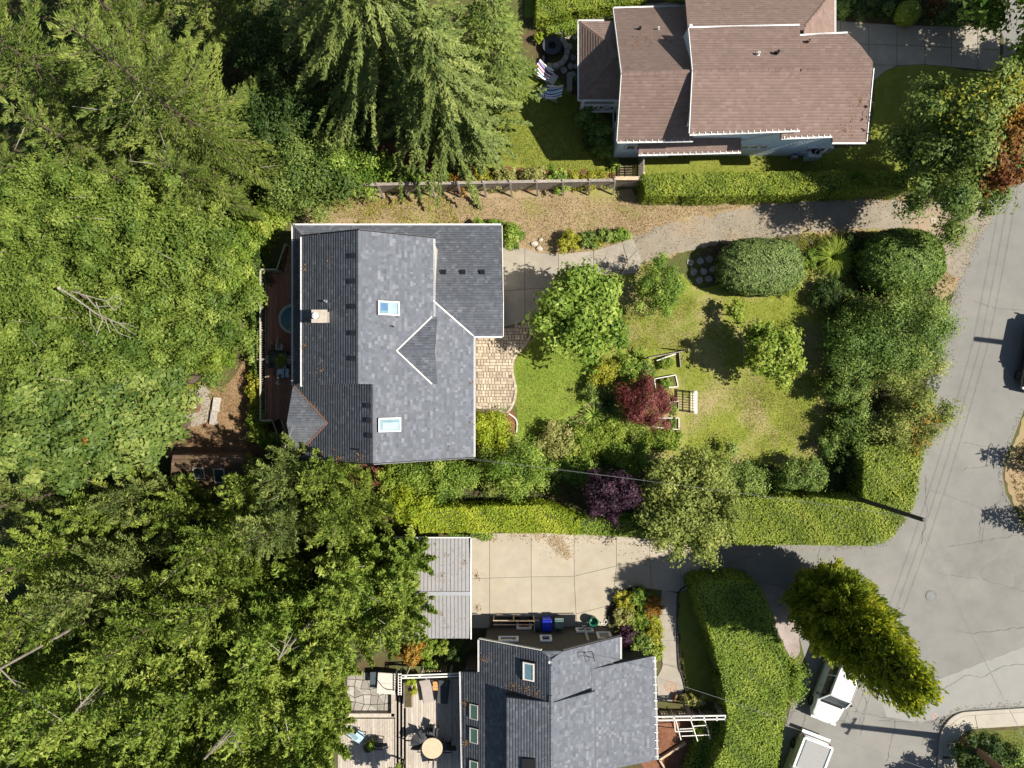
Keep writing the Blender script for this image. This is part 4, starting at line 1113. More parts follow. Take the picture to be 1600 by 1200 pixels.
MB().bar((HX1, HY1 + .1, .95), (HX1, HY1 - .6, .95), .05, .05).build('rail', M['wood_tan'], br)
skylight(h3, RL, 742, 1111, .42, .72, (1, 0), M['glass_green'], M['flashing'], .1, .05)
skylight(h3, RL, 742, 1148, .42, .72, (1, 0), M['glass_green'], M['flashing'], .1, .05)
skylight(h3, RL, 742, 1199, .42, .72, (1, 0), M['glass_green'], M['flashing'], .1, .05)
s4 = skylight(h3, RL, 829, 1047, .78, .5, (0, 1), M['glass_blue'], M['white_soft'], .22, .08)
for dv in (-14, 14):
    p = RL.hit(823, 1047 + dv); MB().bar((p[0] - .35, p[1], p[2] - .1), (p[0] + .3, p[1], p[2] + .42), .05, .05).build('skylight_arm', M['black'], s4)
vents(h3, LD, [(826, 1194)], M['black'], .6, .12, 'roof_hatch')
lt = MB(); lt.lathe((1.95, -14.25, 4.75), [(.11, 0), (.12, .05), (.08, .12)], 14); lt.build('floodlight', M['white'], h3)
an = MB(); ap = RR_.hit(925, 1018)
an.tube([off(ap), off(ap, 0, 0, .9)], .02); an.tube([off(ap, 0, 0, .85), off(ap, -.55, .1, .85)], .018); an.tube([off(ap, -.5, .1, .85), off(ap, -.4, -.25, .8), off(ap, -.2, -.1, .8)], .014); an.tube([off(ap, 0, 0, .85), off(ap, .1, -.35, .4)], .018)
an.build('service_mast', M['dark_metal'], h3)
pv = MB(); px_, py_ = P(916, 0, 1.5)[0], -13.98
pv.box((px_, py_, 1.6), (.14, .12, 2.0)); pv.box((px_ - .02, py_ + .04, .45), (.26, .2, .25)); pv.build('flue_duct', M['rail_grey'], h3)

# ------------------------------------------------------------------ carport with ribbed metal roof
cpt = thing('carport', 'carport with grey ribbed metal roof beside the tan concrete driveway', 'carport', P(690, 925, 0))
ZC = 2.8
CNp = Plane(0, -327 * 39.2 / 1134, ZC, 0, -.06); CSp = Plane(0, -327 * 39.2 / 1134, ZC, 0, .06)
xE = -65 * 39.2 / 1134
def carpan(pl, vA, vB, k, w):
    yA, yB = -(vA - 600) * 39.2 / 1134, -(vB - 600) * 39.2 / 1134
    x1 = xE - k * w; x0 = x1 - w + .004
    m = MB(); z = lambda y: pl.z(0, y)
    a, b = min(yA, yB), max(yA, yB)
    prof = [(0, 0), (w * .72, 0), (w * .78, .035), (w * .92, .035), (w * .98, 0)]
    V = []
    for y in (a, b):
        for dx, dz in prof: V.append((x0 + dx, y, z(y) + dz))
    nP = len(prof)
    F = [(i, i + 1, nP + i + 1, nP + i) for i in range(nP - 1)]
    V += [(p[0], p[1], p[2] - .03) for p in V]; F += [(2 * nP + nP, 2 * nP + nP + nP - 1, 2 * nP + nP - 1, 2 * nP)]
    F += [(0, 2 * nP, 3 * nP - 1, nP - 1), (nP, 2 * nP - 1, 4 * nP - 1, 3 * nP)]
    m.add(V, F); m.build('roof_panel', M['roof_metal'], cpt)
for k in range(20):
    carpan(CNp, 840, 926, k, .205); carpan(CSp, 928, 999, k, .205)
board(cpt, [(xE - 4.1, CNp.y0, ZC + .05), (xE, CNp.y0, ZC + .05)], .2, .05, M['grey_metal'], 'ridge_cap')
board(cpt, [(xE + .03, CNp.y0 + 2.95, ZC - .12), (xE + .03, CNp.y0 - 2.5, ZC - .12)], .06, .16, M['white_soft'], 'fascia')
board(cpt, [(xE - 4.1, CNp.y0 + 2.98, ZC - .2), (xE, CNp.y0 + 2.98, ZC - .2)], .05, .14, M['white_soft'], 'fascia')
for x in (xE - .15, xE - 3.8):
    for y in (CNp.y0 + 2.7, CNp.y0 - 2.2): MB().box((x, y, ZC / 2 - .1), (.12, .12, ZC - .2)).build('post', M['wood_grey'], cpt)
slc = sheet('carport_floor', [(600, 842), (735, 838), (737, 990), (600, 990)], Z2 + .003, M['concrete_joint'])

# brown mossy garden shed and a grey roof among the trees
sh = thing('garden_shed', 'small shed with mossy brown roof and two skylights below the fire pit clearing', 'shed', P(330, 745, 0))
ys = -(722 - 600) * 39.6 / 1134
SN = Plane(0, ys, 2.6, 0, -.35); SS = Plane(0, ys, 2.6, 0, .35)
MS = M['shake_mossy']
roof(sh, SN, [(268, 722), (388, 722), (386, 711), (270, 711)], MS, expo=.2, tw=(.12, .25))
roof(sh, SS, [(268, 722), (388, 722), (392, 800), (264, 800)], MS, expo=.2, tw=(.12, .25))
x0, x1 = P(274, 0, 2)[0], P(384, 0, 2)[0]
for a, b in (((x0, ys + .25), (x1, ys + .25)), ((x0, ys - 2.5), (x1, ys - 2.5)), ((x0, ys + .25), (x0, ys - 2.5)), ((x1, ys + .25), (x1, ys - 2.5))):
    wall(sh, a, b, [(0, 1.65), (1, 1.65)], M['trim_brown'])
skylight(sh, SS, 344, 742, .5, .75, (1, 0), M['glass_dark'], M['rail_grey'], .08, .07)
skylight(sh, SS, 312, 738, .5, .55, (1, 0), M['glass_dark'], M['rail_grey'], .08, .07)
s2 = thing('lean_to', 'low grey board roof glimpsed between the trees left of the carport', 'lean to', P(490, 890, 0))
LT = Plane(0, -290 * 39.9 / 1134, 2.1, 0, .08)
for k in range(16):
    u0 = 462 + k * 5.0
    q = [LT.hit(u0 + .3, 862), LT.hit(u0 + 4.7, 862), LT.hit(u0 + 4.7, 922), LT.hit(u0 + .3, 922)]
    MB().slab(q, .04).build('roof_board', M['wood_grey'], s2)
for u, v in ((466, 866), (538, 866), (466, 918), (538, 918)):
    p = P(u, v, 2.0); MB().box((p[0], p[1], 1.0), (.1, .1, 2.0)).build('post', M['wood_grey'], s2)

# fallen needles and leaves on roofs and drive
M['needles'] = mat_tint('needles', [(.1, (.08, .04, .018)), (.5, (.16, .08, .03)), (.95, (.27, .17, .065))], .95, 30, .2)
def litter(parent, spots, n, plane=None, z=.06, size=.05, spread=.5):
    C = []
    for (u, v, r) in spots:
        q = np.abs(rng.normal(0, .6, n)) * r; a = rng.uniform(0, 6.283, n)
        for uu, vv in zip(u + q * np.cos(a), v + q * np.sin(a)):
            p = plane.hit(uu, vv) if plane else P(uu, vv, z); C.append((p[0], p[1], p[2] + (.03 if plane else .012)))
    C = np.array(C); m = len(C); nor = unit(np.array((0, 0, 1.0)) + rng.normal(0, .25, (m, 3))); ax = unit(np.cross(nor, rng.normal(0, 1, (m, 3))))
    L = size * rng.uniform(.5, 1.6, m); V, F = leaf_arrays(C, ax, nor, L, L * .5)
    o = link_mesh('leaf_litter', mesh_np('leaf_litter', V - (origin(parent) if parent else 0), F, M['needles'], rng.uniform(0, 1, m)), parent); o['kind'] = 'stuff'
litter(h1, [(485 + 4 * k, 632 + 5 * k, 5) for k in range(6)] + [(475, 700, 14), (500, 712, 18), (530, 716, 16), (560, 718, 14)], 42, L2)
litter(h1, [(476, 500, 8), (476, 540, 10), (476, 420, 8), (500, 580, 25), (520, 400, 30)], 26, L1)
litter(h1, [(735, 600, 8), (735, 660, 8), (700, 700, 25), (590, 700, 14), (640, 640, 40)], 22, R1)
litter(h3, [(822, 1078, 14), (800, 1070, 14), (838, 1084, 12), (760, 1030, 14), (728, 1100, 8), (728, 1160, 8)], 45, RL)
litter(h2, [(1330, 190, 20), (1345, 160, 16), (1320, 205, 14)], 40, ES); litter(h2, [(1010, 60, 14), (995, 66, 12), (1040, 62, 14)], 45, LN_)
litter(cpt, [(700, 870, 26), (690, 900, 20), (725, 880, 12)], 40, CNp); litter(cpt, [(690, 960, 26), (700, 980, 18)], 40, CSp)
litter(None, [(870, 846, 22), (850, 838, 14), (900, 842, 18), (820, 837, 14), (770, 840, 12), (985, 850, 26), (1010, 870, 24), (745, 900, 8), (745, 950, 8)], 60)
litter(None, [(1120, 870, 30), (1170, 870, 30), (1100, 400, 30), (1200, 350, 40), (1350, 335, 50)], 70, None, .03)

M['dust'] = mat_tint('dust', [(.1, (.23, .17, .10)), (.5, (.31, .24, .155)), (.95, (.38, .31, .21))], .95, 30, .2)
nd = M['needles']; M['needles'] = M['dust']
litter(None, [(872, 849, 13), (880, 858, 11), (866, 843, 10), (886, 866, 6)], 260, None, .052, .10)
litter(None, [(760, 836, 10), (800, 835, 10), (840, 836, 10), (925, 838, 16), (955, 842, 14)], 90, None, .052, .08)
M['needles'] = nd
def grit(pts, n, r):
    q = []
    for a, b in zip(pts, pts[1:]):
        f = rng.uniform(0, 1, n); uv = np.array(a) + (np.array(b) - np.array(a)) * f[:, None] + rng.normal(0, r, (n, 2)); q += [P(u, v, Z2 + .022) for u, v in uv]
    C = np.array(q); m = len(C); nor = unit(np.array((0, 0, 1.0)) + rng.normal(0, .4, (m, 3))); ax = unit(np.cross(nor, rng.normal(0, 1, (m, 3))))
    L = .035 * rng.uniform(.5, 2.0, m); V, F = leaf_arrays(C, ax, nor, L, L * .8)
    link_mesh('road_grit', mesh_np('road_grit', V, F, M['gravel'], rng.uniform(0, 1, m)))['kind'] = 'stuff'
grit([(1548, 300), (1534, 352), (1517, 396), (1497, 455), (1490, 480)], 160, 5); grit([(1596, 642), (1578, 692), (1566, 720), (1563, 745), (1569, 775), (1590, 812)], 70, 2.5)
grit([(1470, 1133), (1482, 1118), (1500, 1107), (1560, 1102), (1600, 1100)], 60, 2.5); grit([(1150, 857), (1300, 857), (1380, 852), (1405, 825), (1432, 780)], 90, 3); grit([(1218, 1200), (1226, 1140), (1244, 1095)], 70, 3)
# ------------------------------------------------------------------ deck of house 1
ZD = .9
dk = thing('wooden_deck', 'reddish wooden deck along the left side of the grey house', 'deck', P(437, 545, 0))
kd = (H - ZD) / (H * S)
xl, xr, yt, yb = (417 - 800) * kd, -10.15, (600 - 426) * kd, (600 - 655) * kd
def plank_mesh(w, L, t, mat, nm='plank'):
    m = MB(); m.box((0, 0, 0), (w, L, t)); return m.mesh(nm, mat)
pm_ = plank_mesh(.132, 1.0, .03, M['deck_red'])
x = xl + .07; i = 0
while x < xr:
    top = yt if x > xl + .7 else yt - .05
    ycuts = [yb, yb + (top - yb) * (.38 if i % 2 else .62), top]
    for a, b in zip(ycuts, ycuts[1:]):
        o = link_mesh('plank', pm_, dk, np.array((x, (a + b) / 2, ZD - .015)) - origin(dk)); o.scale = (1, b - a - .008, 1)
    x += .14; i += 1
MB().box(((xl + xr) / 2, (yt + yb) / 2, ZD - .16), (xr - xl - .1, yt - yb - .1, .2)).build('joists', M['trim_brown'], dk)
for k in range(7):
    y = yb + (yt - yb) * k / 6
    MB().box((xl + .05, y, ZD / 2), (.12, .12, ZD - .05)).build('deck_post', M['trim_brown'], dk)
rw = thing('deck_railing', 'pale grey railing along the outer edge of the reddish deck', 'railing', (xl, (yt + yb) / 2, 0))
RG = M['rail_grey']
def rail(pts, root, n=3, h=1.0, z=ZD, w=.09, bal=.13):
    for a, b in zip(pts, pts[1:]):
        MB().bar((*a, z + h), (*b, z + h), w, .04).build('handrail', RG, root); MB().bar((*a, z + .12), (*b, z + .12), .05, .05).build('bottom_rail', RG, root)
        d = Vector(b) - Vector(a); k = max(1, int(d.length / 1.6))
        for j in range(k + 1):
            p = Vector(a) + d * j / k; MB().box((p.x, p.y, z + h / 2), (.09, .09, h)).build('post', RG, root)
        nb = int(d.length / bal); m = MB()
        for j in range(nb):
            p = Vector(a) + d * (j + .5) / nb; m.bar((p.x, p.y, z + .12), (p.x, p.y, z + h), .028, .028)
        m.build('balusters', RG, root)['kind'] = 'stuff'
rail([(xl + .85, yt + .02), (xl - .02, yt + .02), (xl - .02, yb - .02), (xl + .55, yb - .02)], rw)
st = thing('deck_stairs', 'dark wooden steps at the top end of the reddish deck', 'stairs', P(446, 405, 0))
for k in range(6):
    y = yt + .15 + .27 * k
    MB().box(((xl + .9 + xr) / 2, y, ZD - .15 * (k + 1)), (xr - xl - 1.0, .26, .04)).build('step', M['deck_red'], st)
for x in (xl + .85, xr - .1): MB().bar((x, yt, ZD - .1), (x, yt + 1.65, 0.02), .05, .2).build('stringer', M['trim_brown'], st)
MB().bar((xl + .85, yt, ZD + .95), (xl + 1.05, yt + 1.6, .95), .07, .05).build('handrail', RG, st); MB().box((xl + 1.05, yt + 1.6, .48), (.08, .08, .95)).build('post', RG, st)
st = thing('deck_stairs', 'dark wooden steps leaving the lower end of the reddish deck', 'stairs', P(440, 668, 0))
for k in range(5): MB().box(((xl + .7 + xr) / 2, yb - .15 - .27 * k, ZD - .17 * (k + 1)), (xr - xl - .8, .26, .04)).build('step', M['deck_red'], st)
for x in (xl + .6, xl + 1.1):
    MB().bar((x, yb, ZD + .9), (x + .25, yb - 1.5, .95), .06, .05).build('handrail', RG, st); MB().box((x + .25, yb - 1.5, .48), (.07, .07, .95)).build('post', RG, st)

tub = thing('hot_tub', 'round grey hot tub partly under the eaves on the reddish deck', 'hot tub', P(464.5, 500, ZD))
MB().lathe((0, 0, 0), [(.78, 0), (.85, .15), (.85, .72), (.80, .78), (.70, .78), (.68, .70), (.66, .45)], 40, cap=False).build('shell', M['tub'], tub, local=True, smooth=True)
MB().lathe((0, 0, 0), [(.675, .62), (.3, .622), (.01, .622)], 40, cap=False).build('water', M['water'], tub, local=True)
for k in range(5):
    q = 2 * math.pi * k / 5 + .6
    MB().lathe((.71 * math.cos(q), .71 * math.sin(q), .78), [(.035, 0), (.03, .015)], 10).build('jet_control', M['white_soft'], tub, local=True)

# furniture builders (local coordinates, face +x)
def chair(name, label, seat, frame, group=None, w=.52, back=.5):
    t = thing(name, label, 'chair', group=group)
    o = MB().box((0, 0, .42), (.5, w, .06)).build('seat', seat, t, local=True); bevel(o, .02)
    m = MB(); m.bar((-.24, 0, .44), (-.36, 0, .44 + back), w, .05); bevel(m.build('backrest', seat, t, local=True), .015)
    for sx in (-.22, .22):
        for sy in (-w / 2 + .03, w / 2 - .03): MB().bar((sx, sy, 0), (sx, sy, .42), .035, .035).build('leg', frame, t, local=True)
    for sy in (-w / 2, w / 2):
        m = MB(); m.bar((-.27, sy, .64), (.22, sy, .64), .05, .03); m.bar((.2, sy, .42), (.2, sy, .64), .03, .03); m.build('armrest', frame, t, local=True)
    return t
def put(t, loc, rz): t.location = loc; t.rotation_euler = (0, 0, rz); return t
# deck dining set in the shade
tb = thing('patio_table', 'square glass patio table in the shade on the reddish deck', 'table', P(440, 562, ZD))
bevel(MB().box((0, 0, .72), (1.0, 1.0, .03)).build('tabletop', M['glass_dark'], tb, local=True), .01)
for sx in (-.42, .42):
    for sy in (-.42, .42): MB().bar((sx, sy, 0), (sx, sy, .71), .05, .05).build('leg', M['dark_metal'], tb, local=True)
for (u, v, rz, lb) in ((441, 545, -90, 'grey chair at the upper side of the glass deck table'), (426, 562, 0, 'grey chair between the deck railing and the glass table'), (453, 563, 180, 'grey chair at the wall side of the glass deck table')):
    put(chair('deck_chair', lb, M['rail_grey'], M['dark_metal'], 'chairs round the glass table on the reddish deck'), P(u, v, ZD), R(rz))
t = put(chair('deck_chair', 'grey deck chair with a blue towel at the lower side of the glass table', M['rail_grey'], M['dark_metal'], 'chairs round the glass table on the reddish deck'), P(443, 584, ZD), R(90))
tw = thing('towel', 'crumpled blue towel lying over the deck chair below the glass table', 'towel', P(443, 583, ZD + .46))
m = MB()
N_ = 9
V = [(.6 * (i / (N_ - 1) - .5), .5 * (j / (N_ - 1) - .5), .03 + .03 * math.sin(i * 1.3 + j) + .03 * math.cos(j * 1.7)) for i in range(N_) for j in range(N_)]
m.add(V, [(i * N_ + j, (i + 1) * N_ + j, (i + 1) * N_ + j + 1, i * N_ + j + 1) for i in range(N_ - 1) for j in range(N_ - 1)])
m.build('cloth', M['fabric_aqua'], tw, local=True, smooth=True)
pb = thing('parasol_base', 'small white cone standing on the sunlit reddish deck boards', 'cone', P(435, 598, ZD))
MB().lathe((0, 0, 0), [(.12, 0), (.12, .03), (.03, .08), (.025, .3)], 16).build('cone', M['white'], pb, local=True)
pl_ = thing('planter_box', 'long narrow wooden planter standing on the deck above the glass table', 'planter', P(428, 545, ZD))
MB().box((0, 0, .18), (.16, .55, .36)).build('box', M['wood_tan'], pl_, local=True); MB().box((0, 0, .365), (.11, .5, .02)).build('soil', M['soil'], pl_, local=True)

# ------------------------------------------------------------------ timber fence above the dry lane
yf = (600 - 298) / S
fn = thing('timber_fence', 'long weathered grey timber fence with posts along the upper edge of the dry lane', 'fence', P(770, 298, 0))
WG = M['wood_grey']
us_ = [541, 556, 597, 637, 677, 718, 757, 797, 837, 877, 917, 955]
FH = 1.55
def fy(u): return (600 - (300.5 - (u - 540) * .018)) / S
def fx(u): return (u - 800) / S
for k, u in enumerate(us_):
    x, y = fx(u), fy(u)
    MB().box((x, y + .02, FH / 2 + .06), (.12, .12, FH + .12)).build('post', WG, fn)
    MB().bar((x + .02, y - .05, FH - .1), (x + .1, y - .42, .02), .1, .07).build('brace', WG, fn)
    if k + 1 < len(us_):
        x2, y2 = fx(us_[k + 1]), fy(us_[k + 1])
        nb = 3 if k else 1
        for j in range(nb):
            a, b = j / nb, (j + .985) / nb
            MB().bar((x + (x2 - x) * a, y + (y2 - y) * a - .045, FH * .5), (x + (x2 - x) * b, y + (y2 - y) * b - .045, FH * .5), .035, FH - .06).build('panel_board', WG, fn)
        MB().bar((x, y, FH), (x2, y2, FH), .16, .045).build('cap_board', WG, fn)
# separate lower gatepost screen at its right end
scn = thing('fence_section', 'short pale capped fence section between the long fence and the hedge', 'fence', P(976, 291, 0))
xa, xb, y = P(956, 0)[0], P(992, 0)[0], (600 - 291) / S
MB().bar((xa, y, 1.62), (xb + .1, y, 1.62), .2, .05).build('cap_board', M['wood_tan'], scn)
for j in range(7): MB().box((xa + (xb - xa) * (j + .5) / 7, y - .03, .8), ((xb - xa) / 7 - .012, .035, 1.58)).build('panel_board', WG, scn)
for x in (xa, xb): MB().box((x, y + .05, .82), (.12, .12, 1.64)).build('post', WG, scn)
gt = thing('garden_gate', 'low black metal garden gate on the olive lawn above the fence corner', 'gate', P(976, 271, 0))
xa, xb, ya, yb2 = P(963, 0)[0], P(990, 0)[0], P(0, 281)[1], P(0, 262)[1]
for x in (xa, xa + .12, xb - .12, xb):
    MB().bar((x, ya, .5), (x, yb2, .5), .03, .04).build('frame_bar', M['black'], gt)
for x in (xa, xb):
    for yy in (ya, yb2): MB().bar((x, yy, 0), (x, yy, .6), .045, .045).build('post', M['black'], gt)
for j in range(5): MB().bar((xa + .12, ya + (yb2 - ya) * (j + .5) / 5, .5), (xb - .12, ya + (yb2 - ya) * (j + .5) / 5, .5), .02, .02).build('bar', M['wood_tan'], gt)
tr = thing('lattice_screen', 'narrow grey lattice screen running from house corner down to the hedge end', 'lattice', P(995, 266, 0))
xt_ = P(998, 0)[0]
ya, yb2 = P(0, 284)[1], P(0, 247)[1]
for yy in (ya, yb2): MB().box((xt_, yy, .85), (.08, .08, 1.7)).build('post', M['white_soft'], tr)
for zz in (.1, 1.65): MB().bar((xt_, ya, zz), (xt_, yb2, zz), .05, .05).build('rail', WG, tr)
m = MB()
for j in range(-6, 13):
    for s in (1, -1):
        y0 = ya + j * .15; y1 = y0 + 1.5 * s
        pts = [(y0, .12), (y1, 1.62)]
        a, b = pts; cl = []
        f0 = max(0, min(1, ((ya if y0 < ya else yb2 if y0 > yb2 else y0) - y0) / (y1 - y0))); f1 = max(0, min(1, ((ya if y1 < ya else yb2 if y1 > yb2 else y1) - y0) / (y1 - y0)))
        if f1 - f0 > .03: m.bar((xt_ + .012 * s, y0 + (y1 - y0) * f0, .12 + 1.5 * f0), (xt_ + .012 * s, y0 + (y1 - y0) * f1, .12 + 1.5 * f1), .012, .03)
m.build('lattice', WG, tr)['kind'] = 'stuff'
th = thing('lattice_post_cap', 'white capped post at the upper end of the lattice screen', 'post', P(998, 245, 0))
MB().box((0, .12, .9), (.13, .13, 1.8)).build('post', M['white'], th, local=True); MB().box((0, .12, 1.82), (.2, .2, .05)).build('cap', M['white'], th, local=True)

# ------------------------------------------------------------------ neighbour patio: table, bench, flagstones, striped chairs
sheet('shaded_patio', [(845, 60), (880, 48), (903, 50), (905, 120), (895, 150), (882, 120), (850, 108), (838, 95)], Z2 + .003, M['soil'], 2)
pt_ = bpy.data.objects['shaded_patio']
for (u, v, r_) in ((886, 57, 5), (890, 73, 5), (895, 90, 5), (891, 104, 5), (881, 110, 5), (898, 58, 4), (893, 117, 6), (888, 84, 3), (899, 104, 4)):
    n = 7; pts = [P(u + r_ * rng.uniform(.8, 1.2) * math.cos(2 * math.pi * k / n), v + r_ * rng.uniform(.8, 1.2) * math.sin(2 * math.pi * k / n))[:2] for k in range(n)]
    MB().prism(pts, .015, .05).build('flagstone', M['flagstone'], pt_)
ft = thing('fire_table', 'round dark fire table on the shaded neighbour patio', 'table', P(862, 76, 0))
MB().lathe((0, 0, 0), [(.32, 0), (.34, .38), (.55, .4), (.55, .46), (.22, .46), (.2, .36)], 28, cap=False).build('table', M['fabric_char'], ft, local=True)
MB().lathe((0, 0, 0), [(.21, .38), (.01, .385)], 20, cap=False).build('burner', M['black'], ft, local=True)
cb = thing('curved_bench', 'curved pale stone bench around the dark fire table', 'bench', P(868, 85, 0))
for k in range(7):
    q0, q1 = R(-150 + k * 24 + 40), R(-150 + k * 24 + 62)
    c = P(862, 84)[:2]
    ring = [(c[0] + r * math.cos(q), c[1] + r * math.sin(q)) for r, q in ((.72, q0), (.74, (q0 + q1) / 2), (.72, q1), (1.0, q1), (1.02, (q0 + q1) / 2), (1.0, q0))]
    MB().prism(ring, 0.01, .42).build('bench_stone', M['concrete_grey'], cb)
bx = thing('stone_bench', 'straight pale stone seat at the upper edge of the shaded neighbour patio', 'bench', P(866, 55, 0))
bevel(MB().box((0, 0, .38), (.9, .28, .08)).build('seat', M['concrete_grey'], bx, local=True), .015)
for s in (-.3, .3): MB().box((s, 0, .17), (.14, .22, .34)).build('leg', M['concrete_grey'], bx, local=True)
bx = thing('stone_bench', 'upright pale stone bench beside the porch roof on the neighbour lawn', 'bench', P(889, 133, 0))
bevel(MB().box((0, 0, .40), (.3, 1.0, .08)).build('seat', M['concrete_grey'], bx, local=True), .015)
for s in (-.35, .35): MB().box((0, s, .18), (.24, .14, .36)).build('leg', M['concrete_grey'], bx, local=True)
for (u, v, rz, lb, mm) in ((848, 108, 20, 'dark square stool beside the curved stone bench', 'black'),):
    s_ = thing('stool', lb, 'stool', P(u + 4, v - 11, 0)); MB().box((0, 0, .4), (.36, .36, .06)).build('seat', M['black'], s_, local=True)
    for a in (-.14, .14):
        for b in (-.14, .14): MB().bar((a, b, 0), (a, b, .38), .04, .04).build('leg', M['black'], s_, local=True)
def deck_chair(label, loc, rz, stripes):
    t = thing('canvas_deck_chair', label, 'deck chair', loc, rz, 'striped canvas chairs on the neighbour lawn')
    W = .62
    for s in (-W / 2, W / 2):
        MB().bar((-.55, s, .95), (.45, s, .06), .035, .05).build('frame_rail', M['white_soft'], t, local=True)
        MB().bar((-.35, s * 1.06, .04), (.4, s * 1.06, .55), .035, .05).build('frame_rail', M['white_soft'], t, local=True)
        MB().bar((-.3, s * 1.1, .55), (.35, s * 1.1, .55), .09, .03).build('armrest', M['white_soft'], t, local=True)
    n = len(stripes)
    prof = [(-.54, .93), (-.35, .70), (-.12, .44), (.1, .32), (.3, .32), (.42, .38)]
    for k, mm in enumerate(stripes):
        y0, y1 = -W / 2 + W * k / n + .012, -W / 2 + W * (k + 1) / n + .010
        m = MB()
        for (a, b) in zip(prof, prof[1:]): m.face([(a[0], y0, a[1]), (b[0], y0, b[1]), (b[0], y1, b[1]), (a[0], y1, a[1])])
        m.build('canvas_stripe', M[mm], t, local=True)
    for j in range(4): MB().box((.48 + .08 * j, 0, .36 - .03 * j), (.05, W, .025)).build('foot_slat', M['white_soft'], t, local=True)
deck_chair('canvas deck chair with red, white and blue stripes on the neighbour lawn', P(850.5, 119, 0), R(-32), ['white', 'fabric_blue', 'white', 'fabric_red', 'white', 'fabric_red', 'fabric_blue', 'white'])
deck_chair('canvas deck chair with blue and white stripes below the red striped one', P(862.5, 150, 0), R(172), ['white', 'fabric_blue', 'fabric_aqua', 'white', 'fabric_blue', 'white', 'fabric_blue', 'white'])

ac = thing('heat_pump', 'grey heat pump with round fan guard against the pale blue wall', 'heat pump', P(1264, 242, 0))
bevel(MB().box((0, 0, .45), (.76, .76, .86)).build('cabinet', M['siding_blue'], ac, local=True), .05)
MB().lathe((0, 0, .88), [(.31, 0), (.31, .05), (.27, .05), (.27, 0)], 28, cap=False).build('fan_guard', M['white_soft'], ac, local=True)
MB().lathe((0, 0, .885), [(.27, 0), (.01, .002)], 28, cap=False).build('fan_well', M['black'], ac, local=True)
for k in range(4):
    q = math.pi * k / 2; MB().bar((.04 * math.cos(q), .04 * math.sin(q), .9), (.26 * math.cos(q), .26 * math.sin(q), .9), .1, .01).build('fan_blade', M['rail_grey'], ac, local=True)
hb = thing('hose_box', 'small grey box with blue lid left of the heat pump', 'box', P(1238, 245, 0))
bevel(MB().box((0, 0, .22), (.3, .42, .44)).build('box', M['rail_grey'], hb, local=True), .03); bevel(MB().box((0, .08, .47), (.28, .26, .06)).build('lid', M['fabric_blue'], hb, local=True), .02)

# ------------------------------------------------------------------ bins beside house 3
def bin_(name, label, u, v, w, d, h, body, lid, rz=0):
    t = thing(name, label, 'bin', P(u, v, .05), rz, 'bins along the dark wall')
    m = MB(); V = []
    for z, k in ((.06, .82), (h - .08, 1.0)):
        V += [(-w / 2 * k, -d / 2 * k, z), (w / 2 * k, -d / 2 * k, z), (w / 2 * k, d / 2 * k, z), (-w / 2 * k, d / 2 * k, z)]
    m.add(V, [(3, 2, 1, 0), (4, 5, 6, 7), (0, 1, 5, 4), (1, 2, 6, 5), (2, 3, 7, 6), (3, 0, 4, 7)])
    bevel(m.build('body', body, t, local=True), .04, 3)
    l = MB(); n = 8; V = []
    for i in range(n + 1):
        f = i / n; y = (f - .5) * d * 1.08; z = h - .08 + .085 * math.sin(math.pi * (.15 + .85 * f) * .9)
        V += [(-w / 2 * 1.05, y, z), (w / 2 * 1.05, y, z), (-w / 2 * 1.05, y, h - .1), (w / 2 * 1.05, y, h - .1)]
    F = []
    for i in range(n): a = 4 * i; F += [(a, a + 1, a + 5, a + 4), (a + 2, a, a + 4, a + 6), (a + 1, a + 3, a + 7, a + 5)]
    F += [(2, 3, 1, 0), (4 * n, 4 * n + 1, 4 * n + 3, 4 * n + 2)]
    l.add(V, F); bevel(l.build('lid', lid, t, local=True), .025, 2)
    MB().bar((-w / 2 * .8, -d / 2 * 1.1, h - .12), (w / 2 * .8, -d / 2 * 1.1, h - .12), .03, .03).build('handle', M['black'], t, local=True)
    for s in (-1, 1): MB().tube([(s * w * .42, -d * .42, .09), (s * w * .36, -d * .42, .09)], .09, 12).build('wheel', M['tyre'], t, local=True)
    return t
kb_ = 1.0
bin_('wheelie_bin', 'dark grey wheelie bin left of the blue one', 838.5, 970, .38, .48, .9, M['bin_grey'], M['bin_grey'])
bin_('wheelie_bin', 'bright blue wheelie bin beside the basement rail', 853.5, 968.5, .52, .62, 1.05, M['bin_blue'], M['bin_blue'])
bin_('wheelie_bin', 'black wheelie bin with pale mint lid right of the blue one', 872, 966.5, .48, .55, .95, M['black'], M['bin_mint'])
gb = thing('round_bin', 'round dark green garden bin by the flower bed edging', 'bin', P(926, 967, .05), 0, 'bins along the dark wall')
MB().lathe((0, 0, 0), [(.2, 0), (.25, .55), (.27, .56), (.27, .6), (.25, .6), (.22, .2), (.01, .2)], 24, cap=False).build('tub', M['bin_green'], gb, local=True, smooth=True)
for s in (-1, 1): MB().tube([(s * .27, -.07, .5), (s * .33, 0, .52), (s * .27, .07, .5)], .015, 6).build('handle', M['bin_green'], gb, local=True)
hs = tag(MB().tube(spline([P(943, 975, .1), P(946, 968, .08), P(949, 972, .08), P(944, 977, .1), P(939, 973, .1), P(946, 975, .12)], 6), .02, 6).build('garden_hose', M['white_soft'], None, P(945, 973, 0)), 'coiled pale garden hose at the corner of the flower bed', 'hose')

